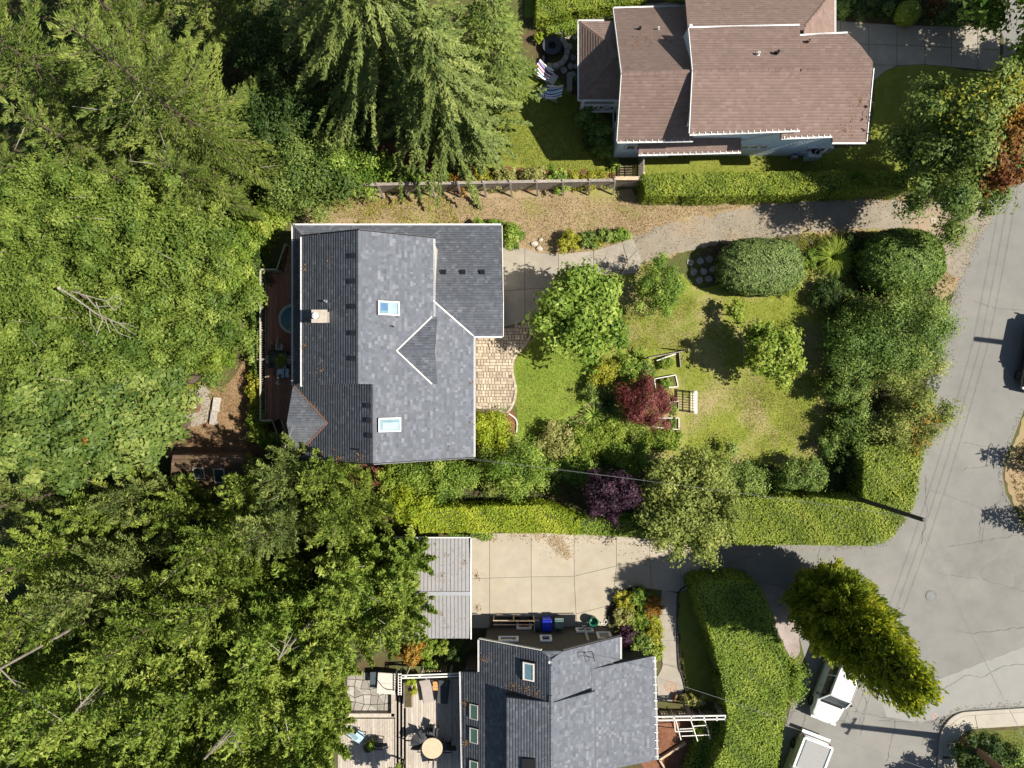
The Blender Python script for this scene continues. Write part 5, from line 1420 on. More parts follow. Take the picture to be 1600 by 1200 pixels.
# ------------------------------------------------------------------ deck of house 3
Z3d = .55; k3 = (H - Z3d) / (H * S)
d3 = thing('timber_deck', 'weathered pale timber deck with lounge chairs left of the charcoal house', 'deck', P(680, 1120, 0))
pm3 = plank_mesh(.135, 1.0, .03, M['deck_grey'])
x0, x1 = (636 - 800) * k3, -2.6
yA, yB = (600 - 1060) * k3, (600 - 1290) * k3
x = x0; i = 0
while x < x1:
    cuts = [yB, yB + 2.4 + 1.1 * (i % 3), yA]
    for a, b in zip(cuts, cuts[1:]):
        o = link_mesh('plank', pm3, d3, np.array((x, (a + b) / 2, Z3d - .015)) - origin(d3)); o.scale = (1, b - a - .008, 1)
    x += .143; i += 1
MB().box(((x0 + x1) / 2, (yA + yB) / 2, Z3d / 2 - .02), (x1 - x0 - .05, yA - yB - .1, Z3d - .06)).build('base', M['trim_brown'], d3)
d4 = thing('timber_deck', 'lower pale timber terrace with a blue chair, left of the deck steps', 'deck', P(580, 1160, 0))
x = P(530, 0)[0]; xe = P(618, 0)[0]; i = 0
while x < xe:
    cuts = [P(0, 1290)[1], P(0, 1190 - 20 * (i % 3))[1], P(0, 1122)[1]]
    for a, b in zip(cuts, cuts[1:]):
        o = link_mesh('plank', pm3, d4, np.array((x, (a + b) / 2, .06)) - origin(d4)); o.scale = (1, b - a - .008, 1)
    x += .143; i += 1
ds = thing('deck_steps', 'four long pale wooden steps between lower terrace and timber deck', 'steps', P(627, 1150, 0))
for k in range(4):
    u0 = 617.0 + 5.7 * k; zk = .15 + .11 * k; kk = (H - zk) / (H * S)
    vt = 1088 + 2 * k
    xa = (u0 - 800) * kk
    MB().box((xa + .05, ((600 - vt) * kk + yB) / 2, zk - .02), (.08, (600 - vt) * kk - yB, .04)).build('tread', M['deck_grey'], ds)
MB().box((P(627, 0)[0], (P(0, 1090)[1] + yB) / 2, .03), (.6, P(0, 1090)[1] - yB, .04)).build('gap_shade', M['black'], ds)  # black sheet painting the shade in the gaps between the treads
fs = sheet('flagstone_terrace', [(545, 1048), (612, 1052), (612, 1110), (540, 1112), (535, 1075)], Z2, M['soil'])
gp = {}
for i in range(7):
    for j in range(6): gp[i, j] = (542 + i * 12 + (rng.uniform(-4, 4) if 0 < i < 6 else 0), 1050 + j * 12 + (rng.uniform(-4, 4) if 0 < j < 5 else 0))
for i in range(6):
    for j in range(5):
        q = [np.array(gp[c]) for c in ((i, j), (i + 1, j), (i + 1, j + 1), (i, j + 1))]; c = sum(q) / 4
        quads = [q] if rng.uniform() < .6 else [[q[0], q[1], q[2]], [q[0], q[2], q[3]]]
        for qq in quads:
            c = sum(qq) / len(qq); MB().prism([P(*(c + (a - c) * .91))[:2] for a in qq], .015, .05 + rng.uniform(-.006, .006)).build('flagstone', M['flagstone'], fs)
for (a, b) in (((540, 1116), (617, 1116)), ((615, 1082), (615, 1118))):
    tag(MB().bar(P(*a, .22), P(*b, .22), .22, .32).build('terrace_wall', M['deck_grey'], None, P(*a, 0)), 'pale timber edge %s the flagstone terrace' % ('below' if a[1] == b[1] else 'at the right of'), 'low wall')
tc = thing('hot_tub', 'square hot tub under a tan cover on the flagstone terrace', 'hot tub', P(607, 1060, 0), R(-4))
bevel(MB().box((0, 0, .33), (.98, 1.18, .62)).build('cabinet', M['fabric_char'], tc, local=True), .05)
for s in (-1, 1): bevel(MB().box((0, s * .3, .69), (1.04, .6, .1)).build('cover', M['tan_cover'], tc, local=True), .03, 3)
MB().tube(spline([(-.55, .2, .72), (-.2, -.15, .8), (.1, -.3, .8), (.55, -.32, .72)], 5), .018, 6).build('cover_lifter', M['black'], tc, local=True)
db = thing('storage_box', 'dark square box with rounded corners left of the tan hot tub cover', 'box', P(588, 1054, 0))
bevel(MB().box((0, 0, .26), (.48, .68, .5)).build('box', M['fabric_char'], db, local=True), .06, 3); bevel(MB().box((0, 0, .53), (.52, .72, .05)).build('lid', M['bin_grey'], db, local=True), .02)
def lounger(label, u, v, rz, fab):
    t = thing('sun_lounger', label, 'sun lounger', P(u, v, Z3d), rz, 'sun loungers on the timber deck')
    W = .6
    bevel(MB().box((0, -.2, .34), (W, 1.0, .08)).build('cushion', fab, t, local=True), .03, 3)
    m = MB(); m.bar((0, .3, .36), (0, .72, .68), W, .08); bevel(m.build('back_cushion', fab, t, local=True), .03, 3)
    m = MB(); m.box((-W / 2, -.05, .28), (.05, 1.25, .05)); m.box((W / 2, -.05, .28), (.05, 1.25, .05)); m.build('frame', M['dark_metal'], t, local=True)
    for sx in (-.28, .28):
        for sy in (-.62, .5): MB().bar((sx, sy, 0), (sx, sy, .27), .04, .04).build('leg', M['dark_metal'], t, local=True)
lounger('taupe sun lounger in full sun on the timber deck', 668, 1075, R(9), M['fabric_taupe'])
lounger('dark sun lounger in the shade near the charcoal house', 693, 1076, R(-6), M['fabric_char'])
ot = thing('side_table', 'small orange wooden side table between the two sun loungers', 'side table', P(681.5, 1067, Z3d))
for j in range(3): MB().box((0, -.17 + .17 * j, .42), (.27, .155, .035)).build('slat', M['orange_wood'], ot, local=True)
for sx in (-.1, .1):
    for sy in (-.2, .2): MB().bar((sx, sy, 0), (sx, sy, .41), .035, .035).build('leg', M['orange_wood'], ot, local=True)
rt = thing('round_table', 'round beige table on the timber deck ringed by black chairs', 'table', P(677.5, 1159, Z3d))
MB().lathe((0, 0, 0), [(.56, .71), (.585, .72), (.585, .75), (.57, .76), (.01, .762)], 40, cap=False).build('tabletop', M['tabletop'], rt, local=True)
MB().lathe((0, 0, 0), [(.3, 0), (.3, .04), (.05, .07), (.05, .71)], 16).build('pedestal', M['dark_metal'], rt, local=True)
for (u, v, rz, lb) in ((666, 1146, -55, 'black chair at the upper left of the round beige table'), (661, 1159, 0, 'black chair left of the round beige table'), (699, 1160, 180, 'black chair in the shade right of the round beige table'),
                       (679, 1176, 90, 'black chair half under the lower edge of the round beige table'), (679, 1139, -95, 'black chair directly above the round beige table')):
    put(chair('dining_chair', lb, M['fabric_char'], M['black'], 'black chairs round the beige table'), P(u, v, Z3d), R(rz))
pr = thing('folded_parasol', 'folded black parasol lying open against the upper left of the beige table', 'parasol', P(659, 1150, Z3d))
m = MB(); V = [(0, 0, .95)]
for k in range(9):
    q = R(20 + k * 24); V.append((.5 * math.cos(q) - .05, .5 * math.sin(q), .66 + .05 * (k % 2)))
m.add(V, [(0, k, k + 1) for k in range(1, 9)]); m.build('canopy', M['fabric_char'], pr, local=True)
MB().tube([(0, 0, 0), (0, 0, 1.0)], .022, 8).build('pole', M['dark_metal'], pr, local=True)
for k in range(4):
    q = R(40 + k * 45); MB().bar((0, 0, .93), (.48 * math.cos(q) - .05, .48 * math.sin(q), .69), .014, .014).build('rib', M['dark_metal'], pr, local=True)
put(chair('terrace_chair', 'pale blue cushioned armchair on the lower timber terrace', M['fabric_aqua'], M['dark_metal'], w=.6), P(563, 1146, .08), R(-35))
put(chair('terrace_chair', 'small black chair right of the round planter on the lower terrace', M['fabric_char'], M['dark_metal'], w=.46, back=.4), P(594, 1156, .08), R(180))
bp = thing('barrel_planter', 'round dark barrel planter with a green plant on the lower terrace', 'planter', P(577, 1163, .08))
MB().lathe((0, 0, 0), [(.24, 0), (.3, .2), (.29, .46), (.26, .46), (.25, .36)], 20, cap=False).build('barrel', M['wood_grey'], bp, local=True, smooth=True)
MB().lathe((0, 0, 0), [(.26, .38), (.01, .4)], 20, cap=False).build('soil', M['soil'], bp, local=True)
# rail and planter at the upper edge of the deck
pr2 = thing('deck_fence', 'pale double rail across the upper end of the timber deck', 'railing', P(675, 1056, 0))
for dv in (0, 4.2):
    MB().bar(P(628, 1053 + dv + 2.2, 1.5), P(719, 1050 + dv + 2.2, 1.5), .07, .07).build('rail', M['white_soft'], pr2)
for u in (634, 656, 703): p = P(u, 1056, 1.45); MB().box((p[0], p[1], .75), (.12, .12, 1.48)).build('post', M['white_soft'], pr2)
for j in range(10):
    u = 659 + 4.2 * j
    MB().box((P(u, 0, .8)[0], P(0, 1046, .8)[1], .55), (.07, .03, 1.0)).build('picket', M['wood_tan'], pr2)
ld = thing('wall_ladder', 'small white ladder trellis beside the deck planter', 'trellis', P(625, 1068, 0))
for u in (622.5, 627): MB().bar(P(u, 1052, 1.2), P(u, 1086, 1.2), .04, .05).build('side_rail', M['white_soft'], ld)
for j in range(8): MB().bar(P(622.5, 1054 + 4 * j, 1.22), P(627, 1054 + 4 * j, 1.22), .03, .03).build('rung', M['white_soft'], ld)
for v in (1053, 1085): p = P(625, v, 1.2); MB().bar((p[0], p[1], 0), (p[0], p[1], 1.2), .05, .05).build('post', M['white_soft'], ld)
pb2 = thing('timber_planter', 'narrow timber planter box with yellow plants at the deck steps', 'planter', P(641, 1078, 0))
MB().box((0, .1, .45), (.5, 1.5, .86)).build('box', M['wood_grey'], pb2, local=True); MB().box((0, .1, .89), (.4, 1.4, .02)).build('soil', M['soil'], pb2, local=True)

# ------------------------------------------------------------------ arbour, trellis and timber on the right of house 3
ab = thing('slatted_arbour', 'pale slatted arbour beam running from the charcoal house to the hedge', 'arbour', P(1080, 1120, 0))
for dv in (0, 5.5): MB().bar(P(1026, 1119.5 + dv, 2.1), P(1134, 1117.5 + dv, 2.1), .07, .12).build('beam', M['white_soft'], ab)
for u in (1027, 1053, 1080, 1100, 1120, 1133): MB().bar(P(u, 1118 , 2.12), P(u, 1126, 2.12), .06, .08).build('cross_piece', M['white_soft'], ab)
for u in (1029, 1082, 1132):
    for dv in (0, 5): p = P(u, 1119 + dv, 2.0); MB().box((p[0], p[1], 1.02), (.1, .1, 2.04)).build('post', M['wood_grey'], ab)
pk = thing('picket_fence', 'brown picket fence of upright slats above the slatted arbour', 'fence', P(1068, 1112, 0))
for j in range(22):
    u = 1030 + j * 3.9
    if 1082 < u < 1092: continue
    p = P(u, 1110, 0); MB().bar((p[0], p[1] + .02, .05), (p[0], p[1], .98), .075, .03).build('picket', M['wood_tan'], pk)
for z in (.25, .8): MB().bar((P(1028, 0)[0], P(0, 1110)[1] - .04, z), (P(1114, 0)[0], P(0, 1110)[1] - .04, z), .04, .07).build('rail', M['wood_grey'], pk)
for u in (1028, 1055, 1086, 1113): p = P(u, 1110, 0); MB().box((p[0], p[1] - .06, .52), (.1, .1, 1.04)).build('post', M['wood_brown'], pk)
tl = thing('garden_trellis', 'white open frame trellis leaning over the shaded bed below the arbour', 'trellis', P(1085, 1140, 0))
def tp(a, b, z=1.3): return MB().bar(P(*a, z), P(*b, z), .045, .045)
for a, b in (((1056, 1124), (1064, 1156)), ((1079, 1124), (1090, 1158)), ((1101, 1124), (1110, 1155)), ((1062, 1139), (1084, 1138)), ((1083, 1134.5), (1105, 1133)), ((1065, 1150), (1110, 1148)), ((1055, 1143), (1083, 1142)), ((1054, 1125), (1055, 1143))):
    tp(a, b, 1.3 + .02 * (a[0] % 3)).build('frame_bar', M['white_soft'], tl)
for u, v in ((1064, 1155), (1110, 1154), (1056, 1125), (1101, 1125)): p = P(u, v, 1.3); MB().bar((p[0], p[1], 0), (p[0], p[1], 1.32), .045, .045).build('leg', M['white'], tl)
tag(MB().bar(P(1030, 1186, .12), P(1071, 1160, .12), .12, .24).build('timber_edging', M['wood_tan'], None, P(1050, 1172, 0)), 'angled timber edging across the brown bed below the arbour', 'edging')
tag(MB().bar(P(1030, 1186, .12), P(1042, 1205, .12), .1, .24).build('timber_edging', M['wood_tan'], None, P(1036, 1196, 0)), 'short timber edging at the lower corner of the charcoal house', 'edging')
tag(MB().bar(P(1052, 1095, .2), P(1057, 1084, .2), .1, .4).build('low_post', M['wood_brown'], None, P(1054, 1090, 0)), 'dark angled wooden kerb at the end of the medallion path', 'edging')
sb = thing('front_steps', 'white slatted steps behind the bushes at the charcoal house corner', 'steps', P(985, 1028, 0))
for j in range(7): MB().bar(P(972 + 4 * j, 1022, .7), P(974 + 4 * j, 1029, .7), .05, .03).build('slat', M['white'], sb)
MB().bar(P(970, 1030, .6), P(1003, 1030, .6), .25, .06).build('landing', M['white_soft'], sb); MB().box((*P(986, 1028, 0)[:2], .3), (1.1, .3, .58)).build('base', M['trim_brown'], sb)

# ------------------------------------------------------------------ vegetable garden in the lawn
def bedframe(label, pts, mat, h=.28):
    t = thing('raised_bed', label, 'raised bed', P(*pts[0], 0))
    for a, b in zip(pts, pts[1:] + pts[:1]): MB().bar(P(*a, h / 2), P(*b, h / 2), .045, h).build('board', mat, t)
    MB().prism([P(u, v)[:2] for u, v in pts], .012, h - .08).build('soil', M['soil'], t)
bedframe('white timber raised bed just above the red maple', [(1022, 592), (1055, 586), (1059, 604), (1024, 607)], M['white_soft'])
bedframe('white timber raised bed just below the red maple', [(1020, 653), (1060, 653), (1060, 671), (1020, 667)], M['white_soft'])
bedframe('narrow white raised bed at the right of the red maple', [(1046, 628), (1060, 627), (1060, 640), (1046, 641)], M['white_soft'])
fb = thing('raised_bed', 'overgrown raised bed with a pale rail and two corner posts in the lawn', 'raised bed', P(1030, 565, 0))
MB().bar(P(1026, 563.5, .3), P(1056, 553, .3), .05, .1).build('board', M['white_soft'], fb)
for u, v in ((1066, 548), (1007, 560.5)): p = P(u, v, 0); MB().bar((p[0], p[1], 0), (p[0], p[1], 1.55), .07, .07).build('post', M['wood_grey'], fb)
MB().bar(P(1008, 560, .12), P(1066, 549, .12), .05, .22).build('board', M['wood_grey'], fb); MB().bar(P(1061, 551, .12), P(1063, 574, .12), .05, .22).build('board', M['wood_grey'], fb)
ar = thing('garden_bench', 'white slatted garden bench end-on at the right of the red maple', 'bench', P(1085, 628, 0))
kz = (H - 1.1) / (H * S)
xq = (1087 - 800) * kz
y0, y1 = (600 - 646) * kz, (600 - 611) * kz
MB().bar((xq, y0, 1.12), (xq, y1, 1.12), .15, .05).build('top_rail', M['white'], ar)
for j in range(8):
    y = y0 + .12 + (y1 - y0 - .24) * j / 7; MB().bar((xq - .02, y, .1), (xq, y, 1.1), .04, .03).build('slat', M['white_soft'], ar)
for y in (y0 + .05, y1 - .05): MB().box((xq, y, .56), (.07, .07, 1.1)).build('post', M['white_soft'], ar)
for z in (.12, .6): MB().bar((xq - .01, y0, z), (xq - .01, y1, z), .04, .05).build('rail', M['white_soft'], ar)

# ------------------------------------------------------------------ fire pit
fp = thing('fire_pit', 'round rusty fire pit with pale ash in the clearing among the trees', 'fire pit', P(304, 635, 0))
for k in range(12):
    q0, q1 = 2 * math.pi * k / 12, 2 * math.pi * (k + .94) / 12
    ring = [(r * math.cos(q), r * math.sin(q)) for r, q in ((.24, q0), (.24, q1), (.38, q1), (.38, q0))]
    MB().prism(ring, 0.01, .22 + rng.uniform(-.02, .02)).build('ring_brick', M['terracotta'], fp, local=True)
m = MB()
for k in range(14):
    q = rng.uniform(0, 6.28); r = rng.uniform(0, .2); m.bar((r * math.cos(q), r * math.sin(q), .1), (r * math.cos(q) + rng.uniform(-.12, .12), r * math.sin(q) + rng.uniform(-.12, .12), .16), .05, .04)
m.build('charred_wood', M['ash'], fp, local=True)
def rocks(name, label, cat, pts, s=.3):
    for (u, v, a, b) in pts:
        bm = bmesh.new(); bmesh.ops.create_icosphere(bm, subdivisions=2, radius=1)
        for vv in bm.verts: vv.co *= 1 + rng.normal(0, .07); vv.co.x *= a; vv.co.y *= b; vv.co.z = max(vv.co.z, -.4) * .5 * min(a, b) + .1
        me = bpy.data.meshes.new(name); bm.to_mesh(me); bm.free(); me.materials.append(M['rock'])
        o = link_mesh(name, me, None, P(u, v, 0)); o.rotation_euler.z = rng.uniform(-.3, .3); yield o
for o, lb in zip(rocks('garden_rock', '', '', [(299, 595, .2, .38), (279, 603, .35, .2), (270, 612, .25, .2)]), ('pale upright rock at the top of the fire pit patio', 'low pale rock left of the yellow flowers by the fire pit', 'small pale rock at the left end of the fire pit patio')):
    tag(o, lb, 'rock', 'rocks round the fire pit patio')
lb_ = thing('stone_bench', 'long pale stone slab seat right of the fire pit', 'bench', P(340, 641, 0), R(-8))
bevel(MB().box((0, .36, .3), (.42, .8, .1)).build('slab', M['rock'], lb_, local=True), .02); bevel(MB().box((-.06, -.45, .28), (.38, .78, .1)).build('slab', M['rock'], lb_, local=True), .02)
for y in (.6, .0, -.7): MB().box((0, y, .13), (.3, .2, .25)).build('support', M['rock'], lb_, local=True)
edging('log_edging', [(322, 668), (330, 655), (336, 640), (333, 625), (329, 616)], .12, .12, M['wood_brown'], 'dark curved log edging between fire pit patio and stone seat', 'edging')
tag(MB().bar(P(120, 810, .1), P(165, 803, .1), .3, .05).build('boardwalk', M['wood_grey'], None, P(140, 806, 0)), 'grey plank walk glimpsed in the dark gap between trees on the left', 'boardwalk')

# ------------------------------------------------------------------ rock border by the dry lane bed
for o, lb in zip(rocks('garden_rock', '', '', [(835, 381, .22, .15), (843, 389, .2, .15), (845, 375, .12, .1), (983, 371, .2, .09)]), ('pale rock at the left of the lane bed', 'pale rock by the upper edge of the grey driveway', 'small pale stone behind the lane bed rocks', 'white stone at the right end of the lane bed')):
    tag(o, lb, 'rock', 'rocks round the lane bed')
sp = tag(MB().prism([P(u, v)[:2] for u, v in ((1453, 341), (1462, 340), (1463, 348), (1455, 349))], 0.01, .04).build('stepping_slab', M['concrete'], None, P(1458, 345, 0)), 'small pale slab lying in the gravel lane near the road', 'slab')

# ------------------------------------------------------------------ vehicles
def car(label, loc, rz, body, lower, kind='suv', group=None):
    """local: nose along -y, length L"""
    t = thing('parked_car' if kind != 'pickup' else 'pickup_truck', label, 'car' if kind != 'pickup' else 'pickup truck', loc, rz, group)
    L, W = (4.5, 1.80) if kind != 'pickup' else (5.3, 1.9)
    # lofted body sections along y: (y, halfwidth, z bottom, z top)
    if kind == 'pickup': secs = [(-L / 2, .70, .45, .80), (-L / 2 + .12, .84, .32, .92), (-1.4, .94, .28, 1.02), (-.9, .95, .28, 1.05), (1.0, .95, .28, 1.06), (L / 2 - .08, .94, .32, 1.06), (L / 2, .88, .45, 1.02)]
    else: secs = [(-L / 2 - .02, .40, .44, .62), (-L / 2 + .07, .62, .34, .74), (-L / 2 + .3, .80, .28, .83), (-1.6, .87, .25, .89), (-.95, .9, .24, .98), (.9, .9, .24, 1.02), (L / 2 - .2, .86, .28, 1.02), (L / 2, .74, .42, .95)]
    n = 12; V = []
    for (y, w, zb, zt) in secs:
        h = zt - zb
        ring = [(-w * .92, zb), (-w * .99, zb + h * .25), (-w, zb + h * .55), (-w * .97, zb + h * .82), (-w * .86, zt - .015), (-w * .4, zt + .03), (w * .4, zt + .03), (w * .86, zt - .015), (w * .97, zb + h * .82), (w, zb + h * .55), (w * .99, zb + h * .25), (w * .92, zb)]
        V += [(x, y, z) for x, z in ring]
    F = [(i * n + k, i * n + (k + 1) % n, (i + 1) * n + (k + 1) % n, (i + 1) * n + k) for i in range(len(secs) - 1) for k in range(n)]
    F = [tuple(reversed(f)) for f in F] + [tuple(range(n)), tuple(reversed(range((len(secs) - 1) * n, len(secs) * n)))]
    m = MB().add(V, F); o = m.build('body', body, t, local=True, smooth=True)
    sd = o.modifiers.new('smooth', 'SUBSURF'); sd.levels = sd.render_levels = 2
    # cabin: glasshouse and roof
    if kind == 'pickup': c0, c1, r0, r1, zr = -1.25, .75, -.5, .55, 1.72
    elif kind == 'suv': c0, c1, r0, r1, zr = -1.02, 1.95, -.46, 1.75, 1.60
    else: c0, c1, r0, r1, zr = -1.1, 2.0, -.3, 1.2, 1.45
    zb = .98; wb, wt = .84, .64
    base = [(-wb * .93, c0), (wb * .93, c0), (wb, c1 - .1), (-wb, c1 - .1)]; tp_ = [(-wt, r0), (wt, r0), (wt, r1), (-wt, r1)]
    b3 = [(x, y, zb) for x, y in base]; t3 = [(x, y, zr - .05) for x, y in tp_]
    g_ = MB(); nm = ['windscreen', 'side_window', 'rear_window', 'side_window']
    for k in range(4):
        k2 = (k + 1) % 4
        q = [Vector(b3[k]), Vector(b3[k2]), Vector(t3[k2]), Vector(t3[k])]
        MB().face(q).build(nm[k], M['glass_dark'], t, local=True)
        for a, b in ((q[0], q[3]),): MB().bar(a, b, .08, .06).build('pillar', body, t, local=True)
        if k in (1, 3):
            a, b = q[0].lerp(q[1], .5), q[3].lerp(q[2], .5); MB().bar(a, b, .09, .04).build('pillar', body, t, local=True)
    rm = MB(); V = []
    for y, s in ((r0 - .03, .94), (r0 + .12, 1.0), (r1 - .12, 1.0), (r1 + .03, .94)):
        for x, dz in ((-wt - .03, -.07), (-wt + .06, -.005), (0, .03), (wt - .06, -.005), (wt + .03, -.07)):
            V.append((x * s, y, zr + dz - (0.02 if s < 1 else 0)))
    F = [(i * 5 + k, i * 5 + k + 1, (i + 1) * 5 + k + 1, (i + 1) * 5 + k) for i in range(3) for k in range(4)]
    ro = rm.add(V, F).build('roof', body, t, local=True, smooth=True)
    so = ro.modifiers.new('thick', 'SOLIDIFY'); so.thickness = .05; so.offset = -1
    for sx in (-1, 1):
        MB().box((sx * (W / 2 - .01), 0.1, .42), (.05, L * .55, .12)).build('sill', lower, t, local=True)
        m = MB(); m.box((sx * (W / 2 + .07), c0 + .28, 1.03), (.2, .1, .14)); bevel(m.build('wing_mirror', M['black'] if sx < 0 else M['black'], t, local=True), .03, 2)
        for sy in (-L / 2 + .85, L / 2 - .85):
            w_ = MB().lathe((0, 0, 0), [(.17, -.1), (.30, -.11), (.335, -.07), (.335, .07), (.30, .11), (.17, .1)], 24); 
            w_.v = [(z + sx * (W / 2 - .12), x + sy, y + .335) for x, y, z in w_.v]; wo = w_.build('tyre', M['tyre'], t, local=True)
            r_ = MB().lathe((0, 0, 0), [(.01, .1), (.17, .1), (.2, .06)], 20, cap=False); r_.v = [(sx * z + sx * (W / 2 - .12), x + sy, y + .335) for x, y, z in r_.v]; r_.build('rim', M['grey_metal'], wo, local=True)
        MB().box((sx * .6, -L / 2 + .12, .70), (.3, .12, .1)).build('headlight', M['white_soft'], t, local=True)
        MB().box((sx * .78, L / 2 - .06, .85), (.12, .08, .22)).build('tail_light', M['fabric_red'], t, local=True)
        for dy in (-.35, .75): MB().box((sx * (W / 2 + .005), dy + .1, .88), (.025, .16, .03)).build('door_handle', lower, t, local=True)
    MB().box((0, -L / 2 + .03, .5), (1.1, .08, .14)).build('grille', M['black'], t, local=True)
    for sx in (-1, 1):
        MB().bar((sx * .70, -L / 2 + .55, .90 if kind != 'pickup' else 1.03), (sx * .72, c0 - .05, 1.02 if kind != 'pickup' else 1.09), .02, .02).build('bonnet_seam', M['rail_grey'], t, local=True)
        MB().bar((sx * (wt - .03), r0, zr + .012), (sx * (wt - .03), r1, zr + .012), .035, .03).build('roof_rail', M['rail_grey'], t, local=True)
    MB().box((0, c0 - .04, .99), (1.25, .12, .02)).build('cowl', M['black'], t, local=True)
    for sx in (-.35, .25): MB().bar((sx, c0 + .04, 1.02), (sx + .45, c0 + .16, 1.1), .02, .02).build('wiper', M['black'], t, local=True)
    return t
kc = (H - .8) / (H * S)
cang = R(-27 + 4)
# white car: nose towards the lower edge of the photo, tail under the leaning tree
car('white car parked nose down beside the tall hedge, tail under the leaning tree', ((1308 - 800) * kc, (600 - 1071) * kc, .02), R(-21), M['car_white'], M['car_lower'], 'suv')
pk_ = car('white pickup truck with grey bed cover cut by the lower edge of the photo', ((1250 - 800) * kc, (600 - 1223) * kc, .02), R(-21), M['car_silver'], M['car_lower'], 'pickup')
bevel(MB().box((0, 1.72, 1.09), (1.42, 1.62, .05)).build('bed_cover', M['tonneau'], pk_, local=True), .02)
for s in (-1, 1): bevel(MB().box((s * .84, 1.7, 1.08), (.14, 1.75, .1)).build('bed_rail', M['car_white'], pk_, local=True), .03)
bevel(MB().box((0, 2.58, 1.06), (1.7, .12, .1)).build('tailgate_cap', M['car_white'], pk_, local=True), .03); bevel(MB().box((0, 2.76, .55), (1.75, .2, .14)).build('rear_bumper', M['grey_metal'], pk_, local=True), .03)
car('dark parked car at the right edge of the photo by the grey road', ((1631 - 800) * kc, (600 - 553) * kc, .02), R(-12), M['car_dark'], M['car_dark'], 'suv')

# ------------------------------------------------------------------ utility poles and wires
def pole(label, base, top, r, mat, arms=True, az_=0.0):
    t = thing('utility_pole', label, 'utility pole', base)
    b, tp2 = Vector(base), Vector(top)
    MB().tube([b, b.lerp(tp2, .5), tp2], [r * 1.15, r, r * .85], 14).build('pole', mat, t, smooth=False)
    c = b.lerp(tp2, .93); d = Vector((math.cos(az_), math.sin(az_), 0))
    if arms:
        MB().bar(c - d * .55, c + d * .55, .09, .1).build('crossarm', M['wood_grey'], t)
        for k in (-.45, -.15, .45):
            q = c + d * k; MB().lathe(q + Vector((0, 0, .05)), [(.03, 0), (.05, .05), (.03, .1), (.045, .13), (.01, .16)], 10).build('insulator', M['white_soft'], t)
    MB().lathe(tp2, [(r * .86, 0), (r * .5, .05), (.01, .06)], 14).build('cap', M['dark_metal'], t)
    return t
ztA = 7.6
pA = P(1442, 812, ztA); bA = P(1352, 764, 0)
bA = (pA[0] - .25, pA[1] + .05, 0)
pole('dark leaning utility pole rising out of the hedge corner over the road', bA, pA, .12, M['pole_dark'], False)
bB = P(1502, 1154, 0); tB = (bB[0] + .25, bB[1] - .1, 9.0)
pole('brown wooden utility pole at the lower right pavement corner', bB, tB, .17, M['pole_brown'], True, R(60))
sgn = MB()
bm_ = bpy.data.objects.get('utility_pole.001')
m = MB().lathe((0, 0, 0), [(.178, 0), (.182, .01), (.182, .12), (.178, .13)], 14, cap=False); fz = 1.2
m.v = [(x + bB[0] + .25 * fz / 9, y + bB[1] - .1 * fz / 9, z + fz) for x, y, z in m.v]; m.build('pole_marker', mat_plain('marker_yellow', (.7, .5, .02), .5), bm_)
bC = P(1714, 553, 0); tC = (bC[0], bC[1], 8.9)
pole('utility pole just beyond the right edge throwing a long shadow over the road', bC, tC, .17, M['pole_brown'], False, R(100))
M['wire_grey'] = mat_plain('wire_grey', (.17, .17, .17), .6, 0, .05, 3)
def wire(label, a, b, sag, r, mat, name='overhead_wire', grp='overhead wires across the road'):
    a, b = Vector(a), Vector(b); pts = []
    for k in range(25):
        f = k / 24; p = a.lerp(b, f); p.z -= sag * 4 * f * (1 - f); pts.append(p)
    return tag(MB().tube(pts, r, 5).build(name, mat, None, tuple(a)), label, 'wire', grp)
hp = (R1.hit(728, 716)[0], R1.hit(728, 716)[1], 4.6)
wire('pale service wire from the grey house corner towards the hedge pole', hp, (pA[0], pA[1], ztA - .3), .55, .005, M['wire_grey'])
wire('second service wire just below the first at the grey house corner', (hp[0] + .15, hp[1] - .1, hp[2] - .1), (pA[0], pA[1], ztA - .7), .7, .004, M['wire_grey'])
an_t = off(ap, 0, 0, .9)
wire('thin service wire from the charcoal house mast over the hedge and road', an_t, (tB[0], tB[1], 7.6), .5, .008, M['wire_grey'])
for k, (dz, dx, lb) in enumerate(((-.3, -.2, 'wire from hedge pole to lower right pole, uppermost'), (-.7, .1, 'wire from hedge pole to lower right pole, lower down'))):
    wire(lb, (pA[0], pA[1], ztA + dz), (tB[0] + dx, tB[1], 8.4 + dz), .4, .007, M['wire_grey'])
tD = (tC[0] + 5, 34, 9.0)
bD = (tD[0], tD[1], 0)
for k, q in enumerate((-.45, .0, .45)):
    nm_ = ('nearest the road', 'in the middle', 'farthest from the road')[k]
    wire('overhead wire running up from the right edge pole, ' + nm_, (tC[0] + q, tC[1], 8.5), (tD[0] + q, tD[1], 8.6), .5, .008, M['wire_black'], grp='wires from the right edge pole')
    wire('overhead wire running down from the right edge pole, ' + nm_, (tC[0] + q, tC[1], 8.5), (tB[0] + q, tB[1], 8.5), .5, .008, M['wire_black'], grp='wires from the right edge pole')
sp_ = thing('road_sign', 'small sign on a thin post at the right edge verge', 'sign', P(1612, 829, 0))
MB().tube([(0, 0, 0), (0, 0, 1.75)], .03, 8).build('post', M['grey_metal'], sp_, local=True); MB().box((0, 0, 1.6), (.03, .4, .26)).build('plate', M['white'], sp_, local=True)
# ------------------------------------------------------------------ plants
NLK, LFK = 2.05, .82
def zs(z): return (H - z) / (H * S)
def limb_mesh(name, paths, mat, parent):
    m = MB()
    for pts, r, n in paths: m.tube(pts, r, n)
    return m.build(name, mat, parent)

